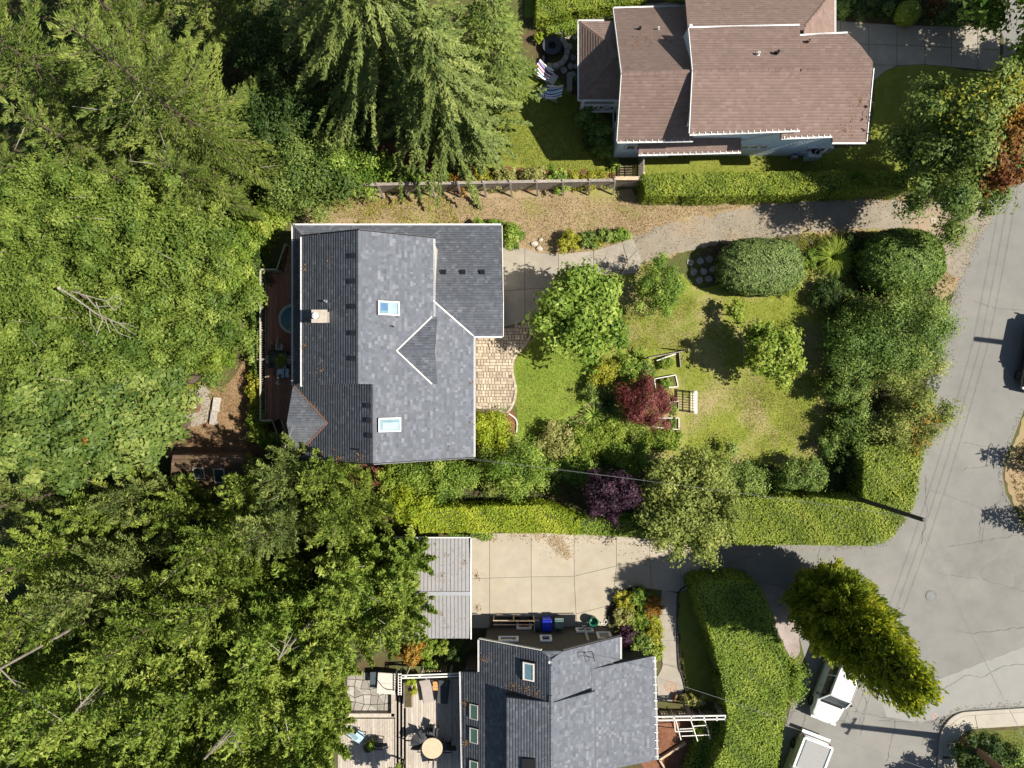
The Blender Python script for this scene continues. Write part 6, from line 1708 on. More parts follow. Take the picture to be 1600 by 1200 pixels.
def broad(name, label, cat, u, v, rx, ry, ztop, zbot, leafm, nl, leaf=.16, group=None, nclump=None, rc=.3, bark='bark', asp=.6, up=.7, tvar=.16, wild=0.0, crown='crown', trunk='trunk', lean=None, stick=0, zlow=-.45, rlo=.55, rhi=1.02):
    """broadleaf tree or shrub; (u, v), rx, ry: crown in photo pixels at its widest height"""
    zc = zbot + (ztop - zbot) * .5
    x, y, _ = P(u, v, zc + (ztop - zc) * .35); k = zs(zc + (ztop - zc) * .35)
    t = thing(name, label, cat, (x, y, 0), 0, group)
    rx, ry, rz = rx * k, ry * k, (ztop - zbot) / 2
    nc = nclump or int(8 + 5.5 * math.sqrt(rx * ry) / max(rc, .05) * .5)
    nl = int(nl * NLK)
    V, F, T = broad_leaves((x, y, zc), rx * 1.06, ry * 1.06, rz, nl, leaf * LFK, nc, rc, zlow, up, rlo, rhi, asp, tvar, wild)
    kq = F.shape[1]; keep = V[:, 2].reshape(-1, kq).min(1) > .02
    V = V.reshape(-1, kq, 3)[keep].reshape(-1, 3); T = T[keep]; F = np.arange(len(V)).reshape(-1, kq)
    link_leaves(crown, V, F, T, M[leafm], t)
    paths = []
    r0 = .035 + .018 * (ztop) ** 1.1 if ztop > 2.5 else .03
    hb = zbot + (ztop - zbot) * .35
    if trunk == 'trunk': paths.append(([(x, y, -.05), (x + rng.normal(0, .05), y + rng.normal(0, .05), hb * .6), (x, y, zc + rz * .4)], [r0 * 1.2, r0, r0 * .4], 8))
    nb = 7 if trunk == 'trunk' else 6
    for i in range(nb):
        q = i * 2.4 + rng.uniform(0, .5); f = rng.uniform(.55, .85)
        st = (x, y, hb * rng.uniform(.5, .9)) if trunk == 'trunk' else (x + .08 * math.cos(q), y + .08 * math.sin(q), 0)
        en = (x + rx * f * math.cos(q), y + ry * f * math.sin(q), zc + rz * rng.uniform(-.1, .5))
        md = tuple((a + b) / 2 + (0, 0, .12 * rz)[i_] for i_, (a, b) in enumerate(zip(st, en)))
        paths.append(([st, md, en], [r0 * .5, r0 * .35, r0 * .12], 5))
    twigs = []
    for i in range(stick):
        q = rng.uniform(0, 6.28); f = rng.uniform(.2, .8)
        s0 = np.array((x + rx * f * math.cos(q), y + ry * f * math.sin(q), zc + rz * (1 - f * f) ** .5 * .75))
        d = np.array((rng.normal(0, 1), rng.normal(0, 1), .5)); d /= np.linalg.norm(d); L = rng.uniform(.5, 1.4)
        twigs.append(([tuple(s0 - d * L * .5), tuple(s0 + np.array((0, 0, .06))), tuple(s0 + d * L * .4)], [.016, .012, .005], 5))
    if twigs: limb_mesh('bare_twigs', twigs, M['bark_pale'], t)['kind'] = 'stuff'
    limb_mesh(trunk, paths, M[bark], t)
    return t

def conifer(label, u, v, rad, ztop, zbase, leafm, nb, group, twig=.42, leafL=.22, leafW=.07, droop=.4, lift=.3, zref=.45, dens=1.0, shape=.75, tvar=.14, linear=0.0, sticks=True, bark='bark', pale=0):
    zr = zbase + (ztop - zbase) * zref
    x, y, _ = P(u, v, zr); k = zs(zr)
    t = thing('conifer_tree', label, 'conifer', (x, y, 0), 0, group)
    V, F, T, st = conifer_leaves(x, y, zbase, ztop, rad * k * 1.15, nb, twig, leafL, leafW, droop, lift, dens, shape, tvar, linear)
    link_leaves('crown', V, F, T, M[leafm], t)
    r0 = .007 * ztop + .04
    paths = [([(x, y, -.05), (x, y, ztop * .5), (x, y, ztop - .6)], [r0 * 1.3, r0 * .7, .015], 8)]
    for (p, dx, L, li, dr) in st[:50]:
        pts = [tuple(p + dx * (L * s) + np.array((0, 0, L * (li * s - dr * s * s)))) for s in (0, .3, .6, .9)]
        paths.append((pts, [.008 + .005 * L, .006 + .004 * L, .005 + .002 * L, .004], 5))
    twigs = []
    for i in range(pale):
        q = rng.uniform(0, 6.28); h = zbase + (ztop - zbase) * rng.uniform(.3, .75); L = rad * k * rng.uniform(.5, .95) * (1 - (h - zbase) / (ztop - zbase)) ** .5
        d = np.array((math.cos(q), math.sin(q), rng.uniform(.0, .35)))
        p0 = np.array((x, y, h))
        twigs.append(([tuple(p0 + d * L * .55), tuple(p0 + d * L * .75 + np.array((0, 0, .06))), tuple(p0 + d * L)], [.022, .016, .005], 5))
    if twigs: limb_mesh('bare_twigs', twigs, M['bark_pale'], t)['kind'] = 'stuff'
    limb_mesh('trunk', paths, M['bark'], t)
    return t

def bough_tree(name, label, cat, u, v, rad, ztop, zbase, leafm, nb, nl, group, e0=15, e1=60, wide=.26, flat=1.0, droop=0.0, leaf=.13, asp=.5, zref=.5, shape=.6, tvar=.13, pale=3, align=.5, upn=.55, curl=.25, fill=.08):
    """tree made of separate tapering boughs, each a leafy spray round its own curved axis, with gaps between them"""
    zr = zbase + (ztop - zbase) * zref
    x, y, _ = P(u, v, zr); R_ = rad * zs(zr)
    t = thing(name, label, cat, (x, y, 0), 0, group)
    f = ((np.arange(nb) + rng.uniform(.1, .9, nb)) / nb) ** 1.1
    L = R_ * np.clip(1 - f, .03, 1) ** shape * rng.uniform(.72, 1.15, nb) + .35
    q = np.arange(nb) * 2.399963 + rng.normal(0, .3, nb); el = np.radians(e0 + (e1 - e0) * f + rng.normal(0, 7, nb))
    hd = np.stack([np.cos(q), np.sin(q), np.zeros(nb)], 1)
    ax = hd * np.cos(el)[:, None] + np.array((0, 0, 1.0)) * np.sin(el)[:, None]
    Ls = L / np.maximum(np.cos(el), .45)
    h = zbase + (ztop - zbase) * f - Ls * np.sin(el) * .6
    P0 = np.stack([np.full(nb, x), np.full(nb, y), np.maximum(h, .4)], 1)
    w_ = L ** 1.6; k = rng.choice(nb, nl, p=w_ / w_.sum())
    s_ = rng.uniform(.1, 1, nl) ** .8
    bend = (curl * s_ ** 2 - droop * s_ ** 2)
    axis = P0[k] + ax[k] * (Ls[k] * s_)[:, None]; axis[:, 2] += Ls[k] * bend
    side = np.stack([-hd[k, 1], hd[k, 0], np.zeros(nl)], 1); upv = np.cross(side, -ax[k]); upv *= np.sign(upv[:, 2:3] + 1e-6)
    a = rng.uniform(0, 2 * math.pi, nl)
    # side twigs come in pairs along the bough
    tw = np.round(s_ * Ls[k] / .22); ph = np.sin(tw * 12.9898 + k * 78.233) * .5
    a = a * .55 + .45 * (math.pi * (tw % 2) + ph)
    r_ = wide * Ls[k] * ((1.02 - s_) ** .75) * (rng.uniform(0, 1, nl) ** .6) + .03
    off_ = side * (np.cos(a) * r_)[:, None] + upv * (np.sin(a) * r_ * flat)[:, None]
    pos = axis + off_ - ax[k] * (r_ * .35)[:, None] + rng.normal(0, .03, (nl, 3))
    pos[:, 2] = np.maximum(pos[:, 2] - droop * r_ * .8, .05)
    nor = unit(unit(off_) * (1 - upn) * 1.3 + np.array((0, 0, 1.0)) * upn + rng.normal(0, .3, (nl, 3)))
    ld = unit(unit(off_) + ax[k] * align * 2 + rng.normal(0, .45, (nl, 3)))
    LL = leaf * rng.uniform(.6, 1.4, nl); V, F = leaf_arrays(pos, ld, nor, LL, LL * asp, .08)
    bt = rng.normal(.48, tvar, nb)
    link_leaves('crown', V, F, np.clip(bt[k] + .22 * (s_ - .5) + rng.normal(0, .13, nl), 0, 1), M[leafm], t)
    r0 = .007 * ztop + .04
    paths = [([(x, y, -.05), (x, y, ztop * .5), (x, y, ztop - .8)], [r0 * 1.3, r0 * .8, .02], 8)]
    for i_ in range(nb):
        p = [P0[i_] + ax[i_] * (Ls[i_] * c) + np.array((0, 0, Ls[i_] * (curl - droop) * c * c)) for c in (0, .35, .7, .93)]
        paths.append(([tuple(c) for c in p], [.012 + .009 * L[i_], .010 + .006 * L[i_], .006 + .003 * L[i_], .004], 5))
    limb_mesh('trunk', paths, M['bark'], t)
    if pale:
        tg = []
        for i_ in rng.choice(nb, pale, replace=False):
            c0 = P0[i_] + ax[i_] * Ls[i_] * .75 + np.array((0, 0, Ls[i_] * (curl - droop) * .56 + .1)); d = unit((ax[i_] + rng.normal(0, .4, 3))[None])[0]
            tg.append(([tuple(c0 - d * .3), tuple(c0 + d * .3), tuple(c0 + d * .8)], [.02, .015, .005], 5))
        limb_mesh('bare_twigs', tg, M['bark_pale'], t)['kind'] = 'stuff'
    return t

# ---- woodland, upper left: feathery light conifers
G1 = 'feathery conifers of the upper left wood'
for (u, v, r, zt, lab, nb) in (
    (40, 92, 112, 15.5, 'feathery yellow green conifer cut by the top left corner of the photo', 120),
    (246, 152, 150, 16.5, 'largest feathery conifer of the upper left wood, with drooping sprays and bare pale twigs', 170),
    (112, 222, 72, 12.0, 'feathery conifer between the corner conifer and the largest one', 100),
    (302, 282, 74, 10.5, 'feathery conifer at the lower right of the largest upper left conifer', 90),
    (175, 18, 82, 14.0, 'feathery conifer at the top edge right of the corner conifer', 95),
    (205, 290, 58, 10.0, 'lower feathery conifer below the largest one, above the broadleaf mass', 60),
    (22, 262, 52, 10.0, 'feathery conifer at the left edge below the corner conifer', 60),
    (75, -70, 95, 14.5, 'feathery conifer at the top edge above the corner conifer', 60), (300, -40, 85, 14.0, 'feathery conifer at the top edge above the largest one', 70)):
    bough_tree('conifer_tree', lab, 'conifer', u, v, r * .98, zt, 3.0, 'leaf_hemlock_deep', int(nb * .5), int(88 * r * (1 + r / 120)), G1, e0=2, e1=42, wide=.34, flat=.28, droop=.22, leaf=.16, asp=.34, align=.9, upn=.7, curl=.05, tvar=.13)
# ---- broadleaf mass, middle left
G2 = 'broadleaf trees of the left wood'
for (u, v, r, zt, lf, lab) in (
    (50, 335, 88, 11.5, 'leaf_alder', 'bright green broadleaf tree at the left edge below the feathery conifers'),
    (150, 350, 92, 11.5, 'leaf_alder', 'bright green broadleaf tree just below the lowest feathery conifer'),
    (262, 385, 92, 10.5, 'leaf_alder', 'bright green broadleaf tree between the conifers and the bare forked branch'),
    (55, 450, 92, 12, 'leaf_alder', 'broadleaf tree at the left edge, left of the bare forked branch'),
    (165, 520, 96, 12, 'leaf_alder', 'broadleaf tree directly below the bare forked branch'),
    (285, 490, 92, 9.5, 'leaf_alder', 'fine leaved broadleaf tree right of the bare forked branch'),
    (55, 560, 88, 11.5, 'leaf_alder', 'broadleaf tree at the left edge above the maples'),
    (335, 440, 62, 7.5, 'leaf_lime', 'yellowish green tree at the right edge of the broadleaf mass'),
    (308, 528, 54, 7.5, 'leaf_lime', 'yellowish green tree above the fire pit clearing')):
    broad('broadleaf_tree', lab, 'tree', u, v, r, r * .95, zt, zt * .35, 'leaf_alder_deep' if lf == 'leaf_alder' else lf, 15000, .165, G2, 70, .2, 'bark', .5, .8, .15, .05, stick=4, rlo=.42)
for (u, v, r, zt, lab) in (
    (60, 650, 88, 10.5, 'big leaved maple at the left edge of the wood'),
    (155, 640, 86, 10.5, 'big leaved maple left of the fire pit clearing with an orange leaf spray'),
    (196, 672, 60, 8.5, 'big leaved maple overhanging the left side of the fire pit'),
    (208, 592, 64, 9.0, 'big leaved maple above the fire pit on the left'),
    (85, 708, 58, 8.5, 'low dark maple at the lower edge of the broadleaf mass')):
    broad('maple_tree', lab, 'tree', u, v, r, r, zt, zt * .35, 'leaf_maple', 10000, .225, 'big leaved maples of the left wood', 50, .24, 'bark', .8, .8, .16, .05)
od = thing('leaf_spray', 'single orange leaf spray among the green maples on the left', 'leaf spray', P(131, 688, 8.6))
V, F, T = broad_leaves(P(131, 688, 9.2), .16, .16, .12, 30, .14, 4, .6); link_leaves('leaves', V, F, T, M['leaf_orange'], od)
MB().tube([P(131, 688, 8.2), P(131, 688, 9.2)], .02, 5).build('stem', M['bark'], od)
sn = thing('bare_branch', 'bare pale forked dead branch lying on the left tree canopy', 'branch', P(95, 455, 0))
ps = []
def bp3(pts, z, r): ps.append(([P(u, v, z + .15 * i) for i, (u, v) in enumerate(pts)], list(np.linspace(r, .012, len(pts))), 6))
bp3([(90, 449), (115, 464), (150, 490), (185, 505), (210, 522)], 11.6, .045); bp3([(112, 455), (135, 462), (165, 470), (188, 462)], 11.9, .03)
bp3([(150, 490), (165, 500), (172, 520)], 11.8, .035); bp3([(135, 463), (150, 480), (165, 478), (185, 480)], 12.0, .03); bp3([(165, 470), (178, 485), (190, 475), (186, 465)], 12.1, .022)
bp3([(150, 472), (160, 500), (150, 525)], 11.9, .022); bp3([(185, 505), (200, 506), (212, 512)], 12, .025); bp3([(170, 498), (185, 520), (205, 528)], 11.9, .02); bp3([(140, 482), (142, 505), (152, 520)], 11.8, .018)
limb_mesh('branch', ps, M['bark_pale'], sn)
m = MB().tube([P(95, 455, -.05 + 0), P(94, 452, 6), P(92, 450, 11.7)], [.16, .12, .07], 8); m.build('trunk', M['bark_pale'], sn)

# ---- lower left: mixed hemlock and alder
G3 = 'hemlocks of the lower left wood'
for i, (u, v, r, zt, lab) in enumerate((
    (5, 790, 60, 12, 'dark conifer at the left edge beside the dark gap'), (95, 860, 80, 13, 'conifer with pale tips right of the dark gap on the left'),
    (175, 790, 52, 8.5, 'slim young conifer standing up in the dark gap on the left'), (215, 775, 45, 8, 'slim young conifer left of the mossy shed'),
    (275, 800, 46, 7, 'conifer with tufted tips covering the left part of the mossy shed'), (398, 762, 46, 7.5, 'conifer between the mossy shed and the grey house'),
    (455, 735, 62, 9, 'conifer leaning over the lower left corner of the grey house roof'), (515, 735, 52, 8.5, 'conifer touching the bottom of the grey house'),
    (345, 850, 66, 10, 'conifer below the mossy shed'), (445, 815, 72, 11, 'conifer above the grey lean to roof'), (545, 800, 70, 9.5, 'conifer above left of the chartreuse hedge'),
    (70, 960, 105, 15, 'large conifer at the left edge with a long pale branch'), (185, 900, 90, 13.5, 'conifer right of the large left edge conifer'),
    (265, 960, 98, 14, 'conifer with pale dead twigs left of the lean to roof'), (365, 920, 90, 12.5, 'conifer immediately left of the lean to roof'))):
    bough_tree('conifer_tree', lab, 'conifer', u, v, r * .98, zt * rng.uniform(.92, 1.1), 2.0, 'leaf_fir' if i % 3 == 0 else 'leaf_hemlock', int(24 + r * .28), int(150 * r * (1 + r / 160)), G3, e0=20, e1=70, wide=.29, flat=.85, droop=.02, leaf=.15, asp=.42, align=.6, upn=.55, curl=.28)
G4 = 'loose green trees of the lower left wood'
for (u, v, r, zt, lab) in (
    (445, 960, 85, 11.5, 'loose green tree below the lean to roof'), (555, 900, 76, 10.5, 'loose green tree between lean to roof and carport'), (628, 885, 56, 8.0, 'loose green tree reaching over the upper left of the carport roof'),
    (620, 960, 58, 8.0, 'loose green tree reaching over the lower left of the carport roof'), (525, 995, 72, 11, 'loose green tree above the flagstone terrace'),
    (65, 1080, 108, 14, 'loose green tree at the left edge near the bottom corner'), (190, 1050, 100, 14, 'loose green tree right of the lower left edge tree'),
    (310, 1060, 100, 13, 'loose green tree with bare twigs in the middle of the lower left wood'), (420, 1070, 95, 12.5, 'loose green tree left of the flagstone terrace'),
    (492, 1095, 50, 9, 'loose green tree hanging over the flagstone terrace edge'), (120, 1185, 105, 14, 'loose green tree cut by the bottom edge near the left corner'),
    (255, 1180, 98, 13.5, 'loose green tree cut by the bottom edge, second from the left corner'), (380, 1180, 95, 13, 'loose green tree cut by the bottom edge in the middle of the wood'),
    (478, 1185, 62, 10, 'loose green tree cut by the bottom edge left of the lower terrace'), (622, 1222, 22, 3.2, 'small loose green tree over the bottom of the deck steps'),
    (15, 1190, 80, 14, 'loose green tree in the bottom left corner')):
    bough_tree('loose_tree', lab, 'tree', u, v, r * .98, zt * rng.uniform(.92, 1.1), 2.0, 'leaf_alder' if (u + v) % 2 else 'leaf_hemlock', int(26 + r * .32), int(165 * r * (1 + r / 160)), G4, e0=22, e1=72, wide=.31, flat=.9, leaf=.155, asp=.6, align=.35, upn=.55, curl=.25, pale=5)
# yellow tipped twigs, dead snags
for (a, b, z, lb) in (((0, 1045), (100, 1128), 13, 'long pale dead trunk lying across the canopy at the lower left'), ((112, 1120), (150, 1075), 13, 'pale forked dead branch beside the long dead trunk'), ((435, 1030), (455, 995), 11.5, 'pale broken branch stub right of the dead twigs'), ((320, 1185), (365, 1140), 13.2, 'pale bare limb near the bottom edge of the wood')):
    s_ = thing('bare_branch', lb, 'branch', P(*a, 0), 0, 'pale bare branches over the lower left wood')
    p0, p1 = np.array(P(*a, z)), np.array(P(*b, z + .6)); pp_ = [([tuple(p0), tuple((p0 + p1) / 2 + np.array((0, 0, .2))), tuple(p1)], [.032, .024, .010], 7)]
    for k in range(4):
        f = rng.uniform(.2, .85); q = p0 + (p1 - p0) * f; d = (p1 - p0) / np.linalg.norm(p1 - p0) + np.array((rng.normal(0, .45), rng.normal(0, .45), .1)); d /= np.linalg.norm(d)
        pp_.append(([tuple(q), tuple(q + d * .5), tuple(q + d * rng.uniform(.8, 1.4))], [.02, .014, .005], 5))
    pp_.append(([(p0[0], p0[1], -.05), (p0[0], p0[1], z * .6), tuple(p0)], [.12, .08, .05], 7))
    limb_mesh('branch', pp_, M['bark_pale'], s_)

# ---- top centre: big firs with hanging boughs
G5 = 'large firs at the top centre'
conifer('largest fir at the top centre with long hanging boughs fanning downwards', 590, 5, 190, 17, 3.2, 'leaf_fir', 190, G5, twig=.34, leafL=.20, leafW=.075, droop=.55, lift=.18, dens=1.5, shape=.55, linear=.8, tvar=.12)
conifer('fir right of the largest one, its boughs reaching down to the timber fence', 690, 136, 118, 13.5, 2.2, 'leaf_fir', 140, G5, twig=.34, leafL=.20, leafW=.075, droop=.6, lift=.15, dens=1.5, shape=.55, linear=.75, tvar=.12)
conifer('soft green fir at the top edge beside the neighbour patio', 768, 72, 68, 12, 2.2, 'leaf_hemlock_deep', 120, G5, twig=.45, leafL=.20, leafW=.075, droop=.4, lift=.3, dens=1.2, shape=.6, linear=.2)
conifer('dark fir at the top edge left of the largest one', 478, 15, 80, 13, 3, 'leaf_fir', 70, G5, twig=.45, leafL=.22, leafW=.08, droop=.5, lift=.2, linear=.5)
conifer('lower fir spreading over the neighbour lawn edge', 735, 200, 50, 7, 1.5, 'leaf_fir', 80, G5, twig=.34, leafL=.2, leafW=.075, droop=.45, lift=.25, dens=1.3, shape=.6, linear=.5)
G6 = 'understorey shrubs of the top wood'
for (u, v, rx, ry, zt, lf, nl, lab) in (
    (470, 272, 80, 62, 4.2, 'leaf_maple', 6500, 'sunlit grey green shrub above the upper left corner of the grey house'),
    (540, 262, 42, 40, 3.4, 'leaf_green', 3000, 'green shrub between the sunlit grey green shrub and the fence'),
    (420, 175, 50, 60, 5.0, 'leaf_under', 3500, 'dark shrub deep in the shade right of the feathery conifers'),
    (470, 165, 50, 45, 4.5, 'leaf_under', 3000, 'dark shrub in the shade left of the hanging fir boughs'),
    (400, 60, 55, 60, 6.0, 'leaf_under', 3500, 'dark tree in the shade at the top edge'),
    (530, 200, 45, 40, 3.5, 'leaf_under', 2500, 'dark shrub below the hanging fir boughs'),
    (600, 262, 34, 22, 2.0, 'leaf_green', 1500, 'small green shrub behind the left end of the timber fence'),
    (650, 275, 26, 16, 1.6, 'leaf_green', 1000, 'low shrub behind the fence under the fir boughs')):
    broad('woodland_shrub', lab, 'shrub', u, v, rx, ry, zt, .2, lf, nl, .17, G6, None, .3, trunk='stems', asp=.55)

# ---- shrubs round house 1's left side
G7 = 'shrubs left of the grey house'
for (u, v, rx, ry, zt, lf, nl, lab) in (
    (398, 350, 40, 28, 2.6, 'leaf_lime', 2200, 'yellow green shrub above the deck stairs'), (430, 330, 28, 22, 2.0, 'leaf_lime', 1300, 'small yellow green shrub at the upper left corner of the grey house'),
    (375, 385, 30, 26, 2.4, 'leaf_green', 1600, 'green shrub left of the deck stairs'), (362, 425, 26, 30, 2.2, 'leaf_chartreuse', 1500, 'bright yellow shrub at the edge of the broadleaf mass'),
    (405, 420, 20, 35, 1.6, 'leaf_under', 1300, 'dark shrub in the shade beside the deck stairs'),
    (400, 480, 11, 40, 1.5, 'leaf_laurel', 1300, 'dark hedge shrub beside the upper part of the deck railing'), (399, 545, 11, 40, 1.5, 'leaf_laurel', 1300, 'dark hedge shrub beside the middle of the deck railing'),
    (398, 610, 13, 34, 1.6, 'leaf_gold', 1300, 'sunlit golden shrub beside the deck railing'), (401, 662, 18, 28, 1.7, 'leaf_lime', 1400, 'bright green shrub at the lower end of the deck railing'),
    (418, 690, 20, 16, 1.4, 'leaf_green', 900, 'green shrub beside the lower deck stairs'), (326, 562, 30, 26, 3, 'leaf_lime', 1700, 'bright shrub at the upper edge of the fire pit clearing'),
    (298, 600, 14, 10, .7, 'leaf_gold', 350, 'small yellow flowering plant by the fire pit rocks')):
    broad('garden_shrub', lab, 'shrub', u, v, rx, ry, zt, .1, lf, nl, .15, G7, None, .32, trunk='stems', asp=.55)

# ---- garden of house 1
GG = 'garden shrubs of the grey house'
def shrub(u, v, rx, ry, zt, lf, nl, lab, leaf=.13, name='garden_shrub', grp=GG, rc=.3, asp=.55, zb=.05, wild=0, cat='shrub', tvar=.16, up=.7):
    return broad(name, lab, cat, u, v, rx, ry, zt, zb, lf, nl, leaf, grp, None, rc, trunk='stems', asp=asp, wild=wild, tvar=tvar, up=up)
broad('lawn_tree', 'large rounded bright green tree at the corner of the grey driveway and lawn', 'tree', 912, 488, 72, 66, 5.2, .9, 'leaf_green', 9000, .24, GG, 52, .25, asp=.7, tvar=.14)
broad('lawn_tree', 'smaller loose green tree right of the large rounded tree', 'tree', 1036, 448, 42, 42, 3.6, .6, 'leaf_green', 4500, .13, GG, 34, .26, asp=.5, wild=.1)
broad('lawn_tree', 'lime green tree standing alone in the lawn with its shadow on the left', 'tree', 1212, 548, 50, 46, 4.2, .9, 'leaf_lime', 4200, .20, GG, 34, .26, asp=.65, wild=.12)
broad('lawn_tree', 'little green sapling left of the lone lime green tree', 'tree', 1152, 487, 15, 16, 1.9, .5, 'leaf_lime', 500, .15, GG, 10, .35)
broad('maple_tree', 'crimson red maple in the middle of the vegetable garden', 'tree', 1008, 628, 46, 42, 3.0, .6, 'leaf_red', 8000, .11, None, 40, .25, asp=.45, tvar=.2)
broad('plum_tree', 'dark purple leaved tree beside the chartreuse hedge', 'tree', 955, 774, 46, 36, 5.0, .8, 'leaf_purple', 5000, .14, None, 34, .28, asp=.6, tvar=.2)
broad('street_tree', 'olive yellow tree hanging over the right end of the tan driveway', 'tree', 1083, 792, 74, 80, 5.9, 1.2, 'leaf_olive', 15000, .165, None, 80, .2, 'bark', .6, tvar=.15, rlo=.66)
for a in (
    (800, 366, 20, 22, 1.6, 'leaf_green', 1500, 'rounded green shrub at the upper right corner of the grey house'), (765, 349, 28, 8, 1.0, 'leaf_green', 900, 'low green shrub along the top eave of the grey house'),
    (889, 374, 17, 17, 1.2, 'leaf_gold', 1200, 'round golden shrub in the bed beside the dry lane'), (920, 373, 16, 14, .8, 'leaf_greygreen', 800, 'grey green shrub right of the round golden shrub'),
    (948, 368, 16, 12, .8, 'leaf_greygreen', 800, 'low grey green shrub in the middle of the lane bed'), (972, 366, 16, 11, .7, 'leaf_green', 700, 'low dark green shrub at the right end of the lane bed'), (935, 376, 9, 9, .6, 'leaf_gold', 350, 'tiny golden plant among the lane bed shrubs'),
    (772, 674, 34, 36, 1.5, 'leaf_chartreuse', 3200, 'bright yellow green shrub in the bed below the paver patio'), (762, 712, 24, 20, 1.3, 'leaf_lime', 1300, 'green shrub at the lower right corner of the grey house'),
    (692, 748, 66, 36, 2.6, 'leaf_green', 5000, 'wide green shrub below the grey house'), (620, 745, 36, 26, 2.2, 'leaf_lime', 1800, 'yellow green shrub at the foot of the grey house left of the wide one'),
    (640, 790, 42, 36, 2.6, 'leaf_chartreuse', 3000, 'chartreuse shrub at the left end of the chartreuse hedge'), (812, 740, 50, 46, 3.0, 'leaf_green', 4500, 'broad green shrub between the chartreuse hedge and the lawn'), (770, 756, 22, 26, 1.8, 'leaf_olive', 1100, 'olive shrub left of the broad green shrub'),
    (872, 688, 34, 34, 1.4, 'leaf_variegated', 2400, 'pale variegated shrub at the lower edge of the front lawn'), (905, 692, 24, 34, 1.3, 'leaf_lime', 1700, 'yellow green clump right of the pale variegated shrub'),
    (900, 735, 44, 22, 1.6, 'leaf_green', 2200, 'dark green shrub above the purple leaved tree'), (945, 690, 36, 30, 1.3, 'leaf_lime', 2600, 'green shrub below left of the crimson maple'), (980, 712, 38, 24, 1.6, 'leaf_green', 2200, 'green shrub in the border below the crimson maple'),
    (955, 668, 20, 16, .9, 'leaf_lime', 700, 'light green perennial left of the crimson maple foot'), (1037, 688, 34, 20, .6, 'leaf_lime', 1800, 'low light green patch of groundcover plants below the white raised bed'),
    (948, 580, 26, 22, 1.2, 'leaf_gold', 1400, 'yellow leaved shrub at the top left of the flower border'), (982, 575, 22, 20, 1.1, 'leaf_green', 1000, 'green perennial right of the yellow leaved shrub'), (1008, 580, 18, 16, .8, 'leaf_greygreen', 700, 'grey green perennial above the crimson maple'),
    (978, 605, 18, 14, .9, 'leaf_gold', 600, 'golden perennial touching the crimson maple on its upper left'), (1040, 600, 12, 8, .6, 'leaf_green', 350, 'leafy plant in the upper white raised bed'), (1050, 662, 9, 8, .6, 'leaf_greygreen', 300, 'grey green plant in the lower white raised bed'),
    (925, 613, 16, 20, 1.2, 'leaf_greygreen', 420, 'spiky silver plant at the shaded left of the flower border'), (1050, 640, 10, 8, .5, 'leaf_green', 250, 'small plant beside the narrow white raised bed'), (1040, 567, 16, 9, .5, 'leaf_lime', 500, 'seedling patch inside the overgrown raised bed')):
    shrub(*a)
def dome(name, label, u, v, rx, ry, h, leafm, n, leaf=.09, group=None, pw=2.6):
    """clipped rounded shrub: leaves set on a smooth superellipsoid with shallow dents"""
    x, y, _ = P(u, v, h * .55); k = zs(h * .55); rx, ry = rx * k, ry * k
    t = thing(name, label, 'shrub', (x, y, 0), 0, group)
    D = rand_dirs(n, -.55); e = 2 / pw
    Q = np.sign(D) * np.abs(D) ** e; Q /= (np.abs(Q) ** pw).sum(1, keepdims=True) ** (1 / pw)
    dent = 1 + .02 * np.sin(D[:, 0] * 4 + 1) * np.sin(D[:, 1] * 5) + np.where(rng.uniform(0, 1, n) < .05, rng.uniform(0, .07, n), 0) - .07 * np.abs(np.sin(D[:, 0] * 9 + 2 * np.sin(D[:, 1] * 7)) * np.sin(D[:, 1] * 11 + D[:, 2] * 5)) - np.abs(rng.normal(0, .022, n))
    C = np.array((x, y, h * .42)); R3 = np.array((rx, ry, h * .58))
    pos = C + Q * R3 * dent[:, None]; ok = pos[:, 2] > .03; pos = pos[ok]; D = D[ok]; dent = dent[ok]
    nor = unit(np.sign(D) * np.abs(D) ** .9 / R3 + rng.normal(0, .16, D.shape)); m = len(pos)
    ax = unit(np.cross(nor, rng.normal(0, 1, (m, 3)))); L = leaf * rng.uniform(.6, 1.4, m); V, F = leaf_arrays(pos, ax, nor, L, L * .6, .1)
    link_leaves('crown', V, F, np.clip(.45 + 4 * (dent - .96) * .3 + rng.normal(0, .17, m), 0, 1), M[leafm], t)
    b = bmesh.new(); bmesh.ops.create_icosphere(b, subdivisions=3, radius=1)
    for w in b.verts:
        q = np.sign(w.co) * np.abs(np.array(w.co)) ** e; q /= (np.abs(q) ** pw).sum() ** (1 / pw)
        w.co = (q[0] * rx * .9, q[1] * ry * .9, max(q[2] * h * .52 + h * .42, 0))
    me = bpy.data.meshes.new('twig_core'); b.to_mesh(me); b.free(); me.materials.append(M['twigs']); link_mesh('twig_core', me, t)
    return t
M['twigs'] = mat_ground('twigs', [(.2, (.03, .035, .01)), (.5, (.055, .07, .018)), (.8, (.09, .10, .03))], 1, 6, 30)
dome('clipped_yew', 'large smooth clipped dark yew dome beside the gravel lane', 1189, 416, 68, 46, 2.7, 'leaf_yew', 24000, .10)
dome('clipped_laurel', 'large rounded dark evergreen at the upper end of the roadside planting', 1412, 408, 66, 54, 3.0, 'leaf_laurel', 22000, .12, None, 2.2)
GR = 'roadside shrubs along the grey road'
